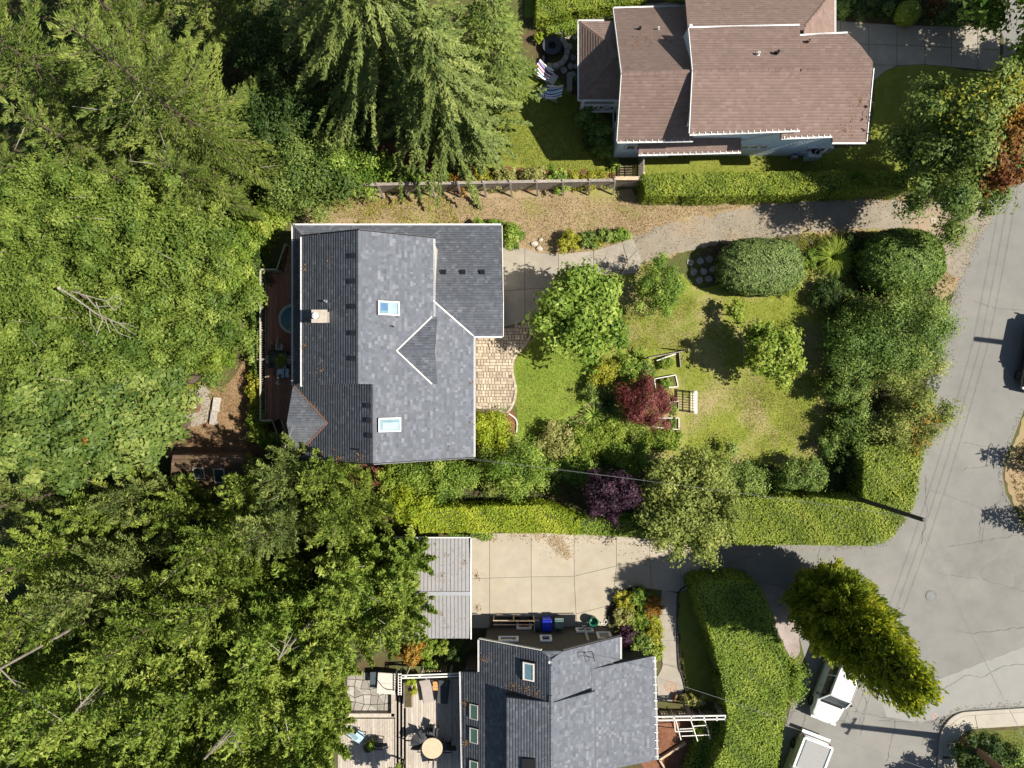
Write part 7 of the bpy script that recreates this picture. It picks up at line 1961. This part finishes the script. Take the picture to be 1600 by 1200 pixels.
for a in (
    (1410, 518, 98, 66, 4.6, 'leaf_laurel', 15000, 'large spreading grey green bush overhanging the road edge'), (1330, 540, 40, 60, 3.2, 'leaf_laurel', 4500, 'dark green bush at the left of the large spreading bush'),
    (1400, 575, 70, 36, 3.2, 'leaf_olive', 5500, 'olive green bush at the lower side of the large spreading bush'),
    (1325, 610, 38, 24, 2.6, 'leaf_greygreen', 2600, 'silvery bush between large spreading bush and lawn'), (1432, 655, 58, 56, 3.6, 'leaf_olive', 6500, 'bush with orange tinted leaves above the hedge corner'),
    (1345, 660, 34, 38, 2.4, 'leaf_laurel', 2800, 'dark bush left of the orange tinted bush'), (1306, 692, 24, 22, 1.5, 'leaf_laurel', 1500, 'small dark rounded bush at the lower right lawn corner'),
    (1256, 744, 50, 28, 2.4, 'leaf_greygreen', 3600, 'grey green shrub behind the long hedge'), (1160, 748, 42, 36, 2.6, 'leaf_greygreen', 3400, 'fine leaved grey green shrub right of the olive yellow tree'),
    (1352, 402, 14, 16, 1.4, 'leaf_gold', 500, 'small yellow shrub left of the rounded dark evergreen'), (1340, 380, 24, 16, 1.2, 'leaf_under', 900, 'dark low shrub at the upper left of the rounded dark evergreen'),
    (1268, 405, 14, 16, .9, 'leaf_green', 600, 'small green shrub between clipped yew and ornamental grass'), (1230, 445, 26, 16, 1.0, 'leaf_lime', 900, 'yellow green shrub below the clipped yew'), (1300, 460, 36, 26, 1.4, 'leaf_under', 1700, 'shaded shrub between the clipped yew and the roadside bushes'),
    (1330, 720, 22, 26, 1.3, 'leaf_under', 900, 'dark low shrub in the inner hedge corner')):
    shrub(*a, grp=GR, wild=.06)
broad('garden_shrub', 'orange leaved tips scattered over the roadside bush', 'shrub', 1440, 664, 46, 44, 3.75, .4, 'leaf_orange', 420, .12, GR, 30, .2, trunk='stems')

# ornamental grasses and strap leaved clumps
def clump(label, u, v, r, h, mat, n, name='ornamental_grass', cat='grass clump', W=.03, group=None, z=0):
    x, y, _ = P(u, v, h * .5 + z); r *= zs(h * .5)
    t = thing(name, label, cat, (x, y, z), 0, group)
    V, F, T = [], [], []
    for i in range(n):
        q = rng.uniform(0, 6.283); L = r * rng.uniform(.5, 1.1); hh = h * rng.uniform(.7, 1.1); tt = rng.uniform(.1, .95)
        d = np.array((math.cos(q), math.sin(q), 0)); s = np.array((-d[1], d[0], 0)) * W * .5
        pts = [d * (L * f) + np.array((0, 0, hh * (2.1 * f - 1.35 * f * f * 1.1))) for f in (0, .35, .7, 1.0)]
        for k, w in ((0, 1), (1, .9), (2, .6)):
            i0 = len(V); w2 = (1, .9, .6, .1)[k + 1]
            V += [pts[k] - s * w, pts[k] + s * w, pts[k + 1] + s * w2, pts[k + 1] - s * w2]; F.append((i0, i0 + 1, i0 + 2, i0 + 3)); T.append(tt)
    V = np.array(V); V[:, 2] = np.maximum(V[:, 2], .01)
    link_mesh('blades', mesh_np('blades', V, F, M[mat], T), t)
    MB().lathe((0, 0, 0), [(r * .2, 0), (r * .12, .08), (.01, .1)], 10).build('crown', M['soil'], t, local=True)
    return t
clump('fountain shaped ornamental grass between clipped yew and roadside bushes', 1304, 401, 34, 1.2, 'leaf_lime', 700, W=.03)
for a in ((952, 630, 26, .8, 'leaf_under', 90, 'dark strap leaved clump shaded by the crimson maple'), (928, 650, 22, .7, 'leaf_green', 80, 'strap leaved clump at the left of the shaded flower border'), (998, 560, 20, .8, 'leaf_green', 80, 'strap leaved clump at the top of the flower border'), (925, 700, 24, .8, 'leaf_gold', 110, 'yellowish strap leaved clump below the flower border'), (918, 720, 20, .7, 'leaf_lime', 80, 'strap leaved clump above the dark purple tree')):
    clump(a[6], a[0], a[1], a[2], a[3], a[4], a[5], 'strap_leaved_plant', 'plant', .06, 'strap leaved clumps in the flower border')

# ---- hedges
def hedge(label, px, h, mat, dens, leaf=.10, group=None, rough=.03, name='hedge', cat='hedge', zin=0.0):
    """clipped hedge: footprint polygon (photo pixels at its top) with leafy top and sides over twiggy core"""
    k = zs(h); pts = [((u - 800) * k, (600 - v) * k) for u, v in px]
    a = sum(p[0] * q[1] - q[0] * p[1] for p, q in zip(pts, pts[1:] + pts[:1]))
    if a < 0: pts = pts[::-1]
    A = np.array(pts); c = A.mean(0)
    t = thing(name, label, cat, (c[0], c[1], 0), 0, group)
    # twiggy core a little inside the leaves
    n = len(pts); ins = []
    for i in range(n):
        d0 = A[i] - A[i - 1]; d1 = A[(i + 1) % n] - A[i]
        d0 = d0 / max(np.linalg.norm(d0), 1e-6); d1 = d1 / max(np.linalg.norm(d1), 1e-6)
        bb = np.array([-d0[1], d0[0]]) + np.array([-d1[1], d1[0]]); bb /= max(np.dot(bb, np.array([-d0[1], d0[0]])), .4); ins.append(tuple(A[i] + bb * .14))
    MB().prism(ins, 0.0, h - .13).build('twig_core', M['twigs'], t)
    lo, hi = A.min(0), A.max(0)
    area = abs(a) / 2
    m = int(area * dens * 1.4); q = rng.uniform(lo, hi, (int(m * (hi - lo).prod() / area), 2)); q = q[in_poly(q[:, 0], q[:, 1], pts)]
    und = rough * (np.sin(q[:, 0] * 2.3) + np.sin(q[:, 1] * 2.9 + 1) + np.sin((q[:, 0] + q[:, 1]) * 5.1))
    pos = [np.column_stack([q, h - .05 + und + rng.normal(0, .04, len(q))])]; nor = [np.tile([0, 0, 1.0], (len(q), 1))]
    for i in range(n):
        p0, p1 = A[i], A[(i + 1) % n]; d = p1 - p0; L = np.linalg.norm(d)
        if L < .05: continue
        d /= L; nn = np.array([d[1], -d[0]]); mm = int(L * h * dens * .8)
        f = rng.uniform(0, L, mm); z = rng.uniform(.03, h, mm); o = rng.normal(0, .05, mm) + rough * np.sin(f * 2.7) + .08 * (1 - z / h) - .03
        pos.append(np.column_stack([p0[0] + d[0] * f + nn[0] * o, p0[1] + d[1] * f + nn[1] * o, z])); nor.append(np.tile([nn[0], nn[1], .35], (mm, 1)))
    pos = np.concatenate(pos); nor = unit(np.concatenate(nor) + rng.normal(0, .36, (len(pos), 3)))
    ax = unit(np.cross(nor, rng.normal(0, 1, (len(pos), 3)))); L = leaf * rng.uniform(.6, 1.4, len(pos))
    hole = np.sin(pos[:, 0] * 5.3 + 2 * np.sin(pos[:, 1] * 3.1)) * np.sin(pos[:, 1] * 6.1 + 1.7 * np.sin(pos[:, 0] * 2.7)) * np.sin(pos[:, 0] * 1.3 + pos[:, 1] * 1.9 + pos[:, 2])
    keep = (hole < .6) | (rng.uniform(0, 1, len(pos)) < .25); pos, nor, ax, L = pos[keep], nor[keep], ax[keep], L[keep]
    V, F = leaf_arrays(pos, ax, nor, L, L * .6, .1)
    blot = .5 + .13 * np.sin(pos[:, 0] * 1.7 + 3 * np.sin(pos[:, 1] * .9)) + .1 * np.sin(pos[:, 1] * 2.3 + pos[:, 0] * 3.1)
    link_leaves('foliage', V, F, np.clip(blot + rng.normal(0, .17, len(pos)), 0, 1), M[mat], t)
    return t
hedge('long clipped hedge along the driveway mouth with a rounded end at the road', [(1150, 778), (1250, 777), (1345, 780), (1385, 783), (1436, 745), (1438, 760), (1428, 792), (1408, 824), (1388, 845), (1365, 853), (1290, 852), (1150, 851), (1135, 815)], 2.0, 'leaf_hedge', 368, .09)
hedge('short clipped hedge running up the road to the orange tinted bush', [(1350, 700), (1445, 690), (1444, 716), (1437, 743), (1385, 781), (1349, 780)], 2.05, 'leaf_hedge', 368, .09)
hedge('tall curved hedge beside the white car, shaded at its top end', [(1083, 916), (1100, 908), (1160, 906), (1185, 914), (1200, 940), (1215, 985), (1228, 1020), (1234, 1060), (1228, 1120), (1215, 1200), (1205, 1290), (1070, 1290), (1100, 1230), (1130, 1170), (1138, 1120), (1128, 1060), (1112, 1000), (1097, 955)], 2.3, 'leaf_hedge_dark', 368, .09)
broad('hedge_bush', 'rounded bush bulging from the tall curved hedge towards the white car', 'shrub', 1240, 1066, 15, 42, 2.0, .1, 'leaf_hedge_dark', 2600, .12, None, 30, .4, trunk='stems')
hedge('golden chartreuse hedge above the tan driveway', [(650, 797), (700, 793), (780, 791), (850, 789), (885, 800), (905, 812), (905, 834), (880, 834), (800, 832), (720, 832), (655, 834)], 1.9, 'leaf_chartreuse', 416, .09)
hedge('dark green hedge continuing from the chartreuse hedge to the olive yellow tree', [(870, 806), (930, 812), (1000, 812), (1060, 815), (1060, 842), (1000, 840), (930, 836), (870, 834)], 1.7, 'leaf_hedge_dark', 384, .09)
hedge('low green ivy patch at the left of the tan driveway top edge', [(700, 831), (768, 831), (768, 842), (755, 846), (748, 840), (700, 838)], .4, 'leaf_green', 384, .09)
hedge('long clipped hedge between the gravel lane and the pale blue house', [(1003, 272), (1060, 270), (1200, 268), (1330, 267), (1420, 268), (1420, 296), (1330, 297), (1230, 303), (1100, 306), (1010, 305)], 1.8, 'leaf_hedge', 416, .09)
hedge('bright green hedge at the top edge above the neighbour path', [(838, 28), (860, 26), (905, 15), (960, 8), (1010, -2), (1010, -50), (838, -50)], 1.3, 'leaf_hedge', 368, .09)
hedge('low clipped hedge between the neighbour path and the shaded patio', [(853, 41), (870, 38), (890, 33), (903, 31), (903, 42), (885, 46), (855, 52)], .8, 'leaf_hedge_dark', 384, .09)
hedge('low hedge by the porch of the pale blue house', [(945, 25), (962, 22), (962, 31), (944, 31)], .8, 'leaf_hedge_dark', 384, .09)
hedge('shaded green hedge at the lower right inside of the tall curved hedge', [(1098, 1130), (1132, 1125), (1126, 1165), (1096, 1225), (1070, 1240), (1072, 1215)], 1.0, 'leaf_hedge_dark', 272, .09)

# ---- neighbour beds
GN_ = 'shrubs in the neighbour beds'
for a in (
    (722, 279, 24, 19, 1.3, 'leaf_orange', 700, 'orange leaved shrub at the lower left of the neighbour lawn'), (753, 276, 20, 17, 1.2, 'leaf_gold', 650, 'yellow shrub right of the orange leaved one above the fence'), (787, 275, 23, 18, 1.3, 'leaf_variegated', 900, 'cream variegated shrub above the middle of the fence'),
    (831, 274, 25, 19, 1.3, 'leaf_variegated', 1000, 'larger cream variegated shrub above the fence'), (873, 278, 24, 17, 1.3, 'leaf_green', 1000, 'dark green shrub between the variegated and yellow shrubs'), (920, 281, 30, 12, 1.0, 'leaf_gold', 1300, 'bright yellow low shrub at the right end of the neighbour bed'),
    (702, 264, 24, 22, 1.3, 'leaf_green', 800, 'green shrub under the fir boughs above the fence'), (916, 182, 20, 16, 1.2, 'leaf_laurel', 1200, 'dark shrub below the porch of the pale blue house'), (935, 205, 20, 22, 1.4, 'leaf_laurel', 1500, 'dark shrub against the pale blue house wall'),
    (942, 232, 14, 14, 1.0, 'leaf_green', 800, 'green shrub at the lower left corner of the pale blue house'), (925, 222, 12, 12, .9, 'leaf_under', 500, 'shaded shrub in the bed beside the pale blue house'), (962, 255, 10, 7, .7, 'leaf_lime', 400, 'small round shrub above the garden gate'),
    (937, 240, 6, 4, .5, 'leaf_gold', 150, 'tiny yellow plant in the bed by the pale blue house'), (841, 57, 7, 9, .8, 'leaf_chartreuse', 300, 'small chartreuse plant left of the stone seat'), (905, 122, 8, 6, .5, 'leaf_green', 200, 'small plant beside the porch edge'),
    (1347, 14, 16, 16, 1.2, 'leaf_under', 900, 'dark shrub left of the ball shaped shrub'), (1322, 8, 14, 18, 1.3, 'leaf_laurel', 800, 'dark shrub by the eave of the pale blue house'),
    (1388, 12, 12, 11, .9, 'leaf_laurel', 600, 'small dark shrub next to the ball shaped shrub'), (1462, 8, 16, 16, 1.2, 'leaf_autumn', 600, 'reddish shrub right of the ball shaped shrub'), (1490, 18, 26, 22, 1.8, 'leaf_under', 1300, 'dark shrub at the right end of the upper driveway bed'), (1535, 18, 30, 24, 2.2, 'leaf_under', 1400, 'dark shrub near the top right corner')):
    shrub(*a, grp=GN_)
dome('ball_shrub', 'ball shaped clipped shrub above the upper driveway', 1420, 19, 20, 19, 1.4, 'leaf_hedge', 3500, .09, GN_, 2.0)
# ---- flower bed and plants near house 3
GB = 'plants in the bed by the tan driveway'
for a in (
    (978, 940, 18, 14, 1.0, 'leaf_gold', 850, 'yellow spiky plant at the top of the curved flower bed'), (1002, 935, 16, 15, 1.2, 'leaf_green', 800, 'green shrub at the top right of the curved flower bed'), (1020, 948, 15, 18, 1.2, 'leaf_orange', 700, 'bronze shrub at the right edge of the curved flower bed'),
    (975, 965, 18, 16, 1.0, 'leaf_variegated', 900, 'pale shrub in the middle left of the curved flower bed'), (1000, 968, 17, 16, 1.0, 'leaf_lime', 900, 'light green shrub in the middle of the curved flower bed'), (1023, 985, 14, 22, 1.0, 'leaf_gold', 900, 'golden shrub along the path side of the curved flower bed'),
    (980, 995, 18, 16, 1.1, 'leaf_purple', 800, 'greyish purple shrub in the curved flower bed'), (1003, 1003, 20, 16, 1.1, 'leaf_greygreen', 1000, 'grey green shrub at the lower part of the curved flower bed'), (1026, 1020, 10, 22, .9, 'leaf_hedge', 900, 'clipped green shrub at the lower end of the curved flower bed'), (1012, 1018, 10, 8, .8, 'leaf_green', 300, 'green plant by the white front steps')):
    shrub(*a, grp=GB)
GC = 'plants between carport and timber deck'
for a in (
    (642, 1022, 22, 24, 2.0, 'leaf_orange', 1500, 'orange shrub below the carport'), (668, 1018, 14, 18, 1.6, 'leaf_lime', 800, 'yellow green plant right of the orange shrub'), (690, 1014, 12, 14, 1.5, 'leaf_lime', 700, 'bright green shrub below the carport roof edge'), (712, 1020, 16, 18, 1.6, 'leaf_under', 800, 'dark green shrub beside the charcoal house corner'),
    (643, 1064, 12, 6, 1.3, 'leaf_chartreuse', 500, 'chartreuse plant in the timber planter under the pale rail'), (645, 1080, 7, 10, 1.2, 'leaf_gold', 400, 'yellow green plant at the lower end of the timber planter'), (1090, 1140, 12, 9, .9, 'leaf_lime', 450, 'light green plant under the white trellis'),
    (1080, 1096, 22, 9, .9, 'leaf_variegated', 700, 'pale flowering plant at the end of the medallion path'), (580, 1166, 8, 8, .95, 'leaf_lime', 300, 'green plant growing in the barrel planter'), (672, 1040, 14, 10, 1.0, 'leaf_green', 450, 'small green plant above the pale deck rail')):
    shrub(*a, grp=GC)
pla = shrub(440, 562, 9, 9, 1.75, 'leaf_green', 220, 'potted green plant on the glass deck table', zb=1.62, grp=None, name='table_plant', cat='plant')

# ---- the leaning columnar tree and the autumn maple
def columnar(label, u0, v0, u1, v1, h, r, mat, n):
    x, y, _ = P(u0, v0, 0); x1, y1, _ = P(u1, v1, h)
    t = thing('columnar_tree', label, 'tree', (x, y, 0))
    tips = np.array([(x1, y1, h), (x1 - .1, y1 - 1.0, h - .9), (x1 - .5, y1 + .6, h - 2.2)])
    nb = 620; p0 = np.array((x, y, .5))
    fb = ((np.arange(nb) + .5) / nb) ** .8; wb = rng.choice(3, nb, p=[.4, .36, .24])
    rb = r * np.minimum(1, .62 + 1.9 * fb) * np.clip(1.15 * (1 - fb), 0, 1) ** .8 * rng.uniform(.84, 1.08, nb)
    qb = np.arange(nb) * 2.399963 + rng.normal(0, .2, nb); db = np.stack([np.cos(qb), np.sin(qb), np.zeros(nb)], 1)
    base = p0 + (tips[wb] - p0) * (fb * .82)[:, None]
    end = p0 + (tips[wb] - p0) * np.minimum(fb * 1.02 + .06, 1)[:, None] + db * rb[:, None]
    tb = rng.normal(.45, .14, nb)
    k = rng.choice(nb, n, p=(rb + .25) / (rb + .25).sum())
    s_ = rng.uniform(0, 1, n) ** .55
    d = db[k]
    pos = base[k] + (end - base)[k] * s_[:, None] + rng.normal(0, 1, (n, 3)) * (.07 + .32 * (1 - s_) ** .7)[:, None]
    pos[:, 2] = np.maximum(pos[:, 2], .15)
    nor = unit(d * .65 + np.array((0, 0, .8)) + rng.normal(0, .42, (n, 3)))
    ax = unit((end - base)[k] + rng.normal(0, .5, (n, 3)))
    L = .18 * rng.uniform(.6, 1.35, n); V, F = leaf_arrays(pos, ax, nor, L, L * .55, .1)
    link_leaves('crown', V, F, np.clip(tb[k] + .12 * s_ + rng.normal(0, .14, n), 0, 1), M[mat], t)
    ps = [([(x, y, -.05), ((x + tips[0][0]) / 2, (y + tips[0][1]) / 2, h * .5), tuple(tips[0] - np.array((0, 0, .4)))], [.2, .13, .02], 8)]
    for k in (1, 2): ps.append(([(x, y, 1.0), tuple((np.array((x, y, .5)) + tips[k]) / 2), tuple(tips[k] - np.array((0, 0, .4)))], [.12, .08, .015], 6))
    limb_mesh('trunk', ps, M['bark'], t)
columnar('tall columnar tree leaning outwards over the road, its right edge golden', 1266, 916, 1458, 1084, 13.2, 2.6, 'leaf_beech', 70000)
broad('autumn_maple', 'large maple with red and orange autumn patches at the mouth of the gravel lane', 'tree', 1522, 218, 103, 110, 8.6, 1.8, 'leaf_maple', 23000, .19, None, 80, .2, 'bark', .6, tvar=.17, wild=.1)
am = [o for o in bpy.data.objects if o.name.startswith('autumn_maple')][0]
for (u, v, r_, zz, n, mm, nm) in ((1572, 222, 38, 7.6, 1900, 'leaf_autumn', 'red_leaves'), (1568, 265, 40, 7.0, 1200, 'leaf_autumn', 'red_leaves'), (1530, 288, 22, 6.2, 700, 'leaf_orange', 'orange_leaves'), (1575, 140, 30, 8.0, 220, 'leaf_gold', 'yellow_leaves'), (1585, 190, 30, 7.8, 900, 'leaf_orange', 'orange_leaves'), (1515, 170, 55, 8.2, 130, 'leaf_gold', 'yellow_leaves')):
    k = zs(zz); V, F, T = broad_leaves(P(u, v, zz), r_ * k, r_ * k, .9, int(n * 1.6), .145, 16, .32, asp=.7); link_leaves(nm, V, F, T, M[mm], am)

# ---- trees just outside the frame whose shade falls into it
GO = 'trees outside the upper right corner'
for (u, v, r, zt, lab) in ((1735, 25, 108, 10.5, 'large dark tree outside the top right corner shading the upper driveway'), (1670, -110, 110, 11, 'dark tree above the top right corner'), (1790, 110, 90, 10, 'dark tree right of the top right corner'), (1890, 62, 100, 10.5, 'dark tree farthest right of the top right corner')):
    broad('shade_tree', lab, 'tree', u, v, r, r, zt, 2.4, 'leaf_green', 8000, .26, GO, 60, .22, asp=.7)
for (u, v, r, zt, lab) in ((1640, 724, 18, 4.0, 'small conifer on the right edge verge throwing shade onto the road'), (1634, 818, 18, 3.6, 'small conifer beside the road sign on the right edge verge')):
    conifer(lab, u, v, r, zt, .3, 'leaf_fir', 46, 'small conifers on the right edge verge', twig=.3, leafL=.18, zref=.2)
for (u, v, rx, ry, zt, lf, nl, lab) in ((1548, 1188, 46, 34, 2.2, 'leaf_under', 2600, 'dark shrub round the foot of the brown utility pole'), (1592, 1200, 30, 34, 1.8, 'leaf_greygreen', 1300, 'grey green shrub at the bottom right corner')):
    broad('corner_shrub', lab, 'shrub', u, v, rx, ry, zt, .1, lf, nl, .15, None, None, .3, trunk='stems')
for (u, v, r, zt) in ((1565, 1310, 52, 5.4), (1470, 1300, 28, 4.0)):
    broad('shade_tree', 'green tree below the bottom edge throwing shade over the pavement' if u > 1500 else 'smaller tree below the bottom edge at the roadside', 'tree', u, v, r, r, zt, 1.2, 'leaf_green', 4500, .24, None, 36, .25, asp=.7, wild=.1)

# ---- ground cover nobody could count
def tufts(name, poly_px, n, mat, h=.09, w=.035, excl=(), clumpy=1.0, z=.012):
    pts = [P(u, v)[:2] for u, v in poly_px]; A = np.array(pts); lo, hi = A.min(0), A.max(0)
    q = rng.uniform(lo, hi, (n * 3, 2)); k = in_poly(q[:, 0], q[:, 1], pts)
    dn = .5 + .5 * np.sin(q[:, 0] * 1.3 + 2 * np.sin(q[:, 1] * .8)) * np.sin(q[:, 1] * 1.7 + 1.5 * np.sin(q[:, 0] * 1.1))
    k &= rng.uniform(0, 1, len(q)) < (1 - clumpy) + clumpy * dn
    for e in excl: k &= ~in_poly(q[:, 0], q[:, 1], [P(u, v)[:2] for u, v in e])
    q = q[k][:n]; m = len(q)
    ax = unit(np.column_stack([rng.normal(0, .8, (m, 2)), rng.uniform(.35, 1.1, m)])); L = h * rng.uniform(.6, 1.5, m)
    c = np.column_stack([q, np.full(m, z)]) + ax * (L * .5)[:, None]
    nor = unit(np.cross(ax, rng.normal(0, 1, (m, 3))))
    V, F = leaf_arrays(c, ax, nor, L, w * rng.uniform(.7, 1.5, m))
    t = np.clip(rng.normal(.5, .2, m) + .2 * (dn[k][:n] - .5), 0, 1)
    o = link_mesh(name, mesh_np(name, V, F, M[mat], t)); o['kind'] = 'stuff'
    return o
lane = [(990, 380), (1060, 342), (1180, 318), (1340, 310), (1530, 316), (1500, 440), (1400, 362), (1240, 368), (1100, 390), (1000, 412)]
dry = [(470, 338), (530, 310), (1000, 308), (1200, 306), (1400, 308), (1520, 318), (1490, 450), (1400, 380), (1250, 372), (1080, 395), (1000, 420), (820, 386), (785, 352)]
tufts('dry_grass_tufts', dry, 26000, 'grass_dry', .065, .03, [lane], .6)
tufts('dry_grass_tufts', lane, 4000, 'grass_dry', .06, .03, (), .9)
tufts('weeds', [(500, 312), (700, 308), (720, 350), (480, 352)], 3200, 'leaf_gold', .08, .045, (), .9)
tufts('weeds', [(1250, 366), (1400, 360), (1330, 420), (1260, 440), (1230, 440)], 2500, 'leaf_gold', .1, .05, (), .7)
big = [(1000, 420), (1090, 470), (1280, 440), (1300, 720), (1080, 722), (1060, 560), (960, 540), (960, 470)]
tufts('lawn_grass', big, 26000, 'grass_green', .045, .028, (), .5)
tufts('dry_lawn_grass', [(1130, 590), (1250, 570), (1270, 700), (1180, 700)], 6000, 'grass_dry', .035, .03, (), .9)
tufts('dry_lawn_grass', [(970, 490), (1090, 460), (1080, 550), (960, 545)], 4500, 'grass_dry', .035, .03, (), .9)
tufts('lawn_grass', [(806, 560), (840, 525), (920, 540), (925, 620), (870, 655), (812, 715), (806, 640)], 9000, 'grass_green', .06, .028, (), .4)
tufts('lawn_grass', [(740, 240), (830, 110), (905, 160), (965, 280), (860, 268)], 11000, 'grass_green', .06, .03, (), .4)
tufts('lawn_grass', [(1000, 246), (1360, 235), (1370, 110), (1480, 105), (1560, 140), (1500, 300), (1000, 290)], 8000, 'grass_green', .06, .03, (), .4)
tufts('lawn_grass', [(1500, 1152), (1600, 1140), (1650, 1250), (1500, 1250)], 2500, 'grass_green', .07, .03, (), .4)
tufts('verge_grass', [(1590, 690), (1576, 740), (1600, 810), (1700, 820), (1700, 640)], 3000, 'grass_dry', .12, .05, (), .7)
tufts('leaf_litter', [(385, 545), (340, 600), (265, 640), (265, 705), (425, 705), (395, 610)], 2500, 'grass_dry', .10, .05, (), .5)
# dark undergrowth on the woodland floor
def undergrowth(name, poly_px, n, mat, zmax=1.2, leaf=.2):
    pts = [P(u, v)[:2] for u, v in poly_px]; A = np.array(pts); lo, hi = A.min(0), A.max(0)
    q = rng.uniform(lo, hi, (n * 3, 2)); q = q[in_poly(q[:, 0], q[:, 1], pts)][:n]; m = len(q)
    hgt = zmax * (.5 + .5 * np.sin(q[:, 0] * 1.9 + np.sin(q[:, 1] * 1.3)) * np.sin(q[:, 1] * 2.1)) + .1
    pos = np.column_stack([q, np.maximum(.04, hgt * rng.uniform(.5, 1, m))]); nor = unit(np.array((0, 0, 1.0)) + rng.normal(0, .5, (m, 3)))
    ax = unit(np.cross(nor, rng.normal(0, 1, (m, 3)))); L = leaf * rng.uniform(.6, 1.4, m); V, F = leaf_arrays(pos, ax, nor, L, L * .5, .1)
    o = link_mesh(name, mesh_np(name, V, F, M[mat], np.clip(rng.normal(.45, .2, m), 0, 1))); o['kind'] = 'stuff'
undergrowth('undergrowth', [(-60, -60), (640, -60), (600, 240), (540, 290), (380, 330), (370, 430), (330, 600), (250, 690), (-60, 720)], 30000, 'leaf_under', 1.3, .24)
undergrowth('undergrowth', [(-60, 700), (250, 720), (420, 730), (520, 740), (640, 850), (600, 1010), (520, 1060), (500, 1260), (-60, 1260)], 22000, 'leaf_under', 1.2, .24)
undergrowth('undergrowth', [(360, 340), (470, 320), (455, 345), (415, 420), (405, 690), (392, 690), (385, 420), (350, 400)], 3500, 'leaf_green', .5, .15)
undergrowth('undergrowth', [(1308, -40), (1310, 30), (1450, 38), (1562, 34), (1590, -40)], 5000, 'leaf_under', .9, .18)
undergrowth('border_plants', [(850, 660), (905, 650), (925, 570), (1000, 560), (1020, 690), (1000, 730), (820, 730), (800, 700)], 5000, 'leaf_green', .4, .12)
undergrowth('border_plants', [(600, 728), (760, 728), (830, 700), (1000, 725), (1300, 725), (1340, 770), (1130, 790), (900, 800), (640, 800)], 7000, 'leaf_under', .5, .13)
undergrowth('border_plants', [(1270, 430), (1340, 380), (1470, 370), (1480, 470), (1460, 640), (1440, 700), (1340, 780), (1290, 720), (1290, 560)], 8000, 'leaf_under', .6, .14)
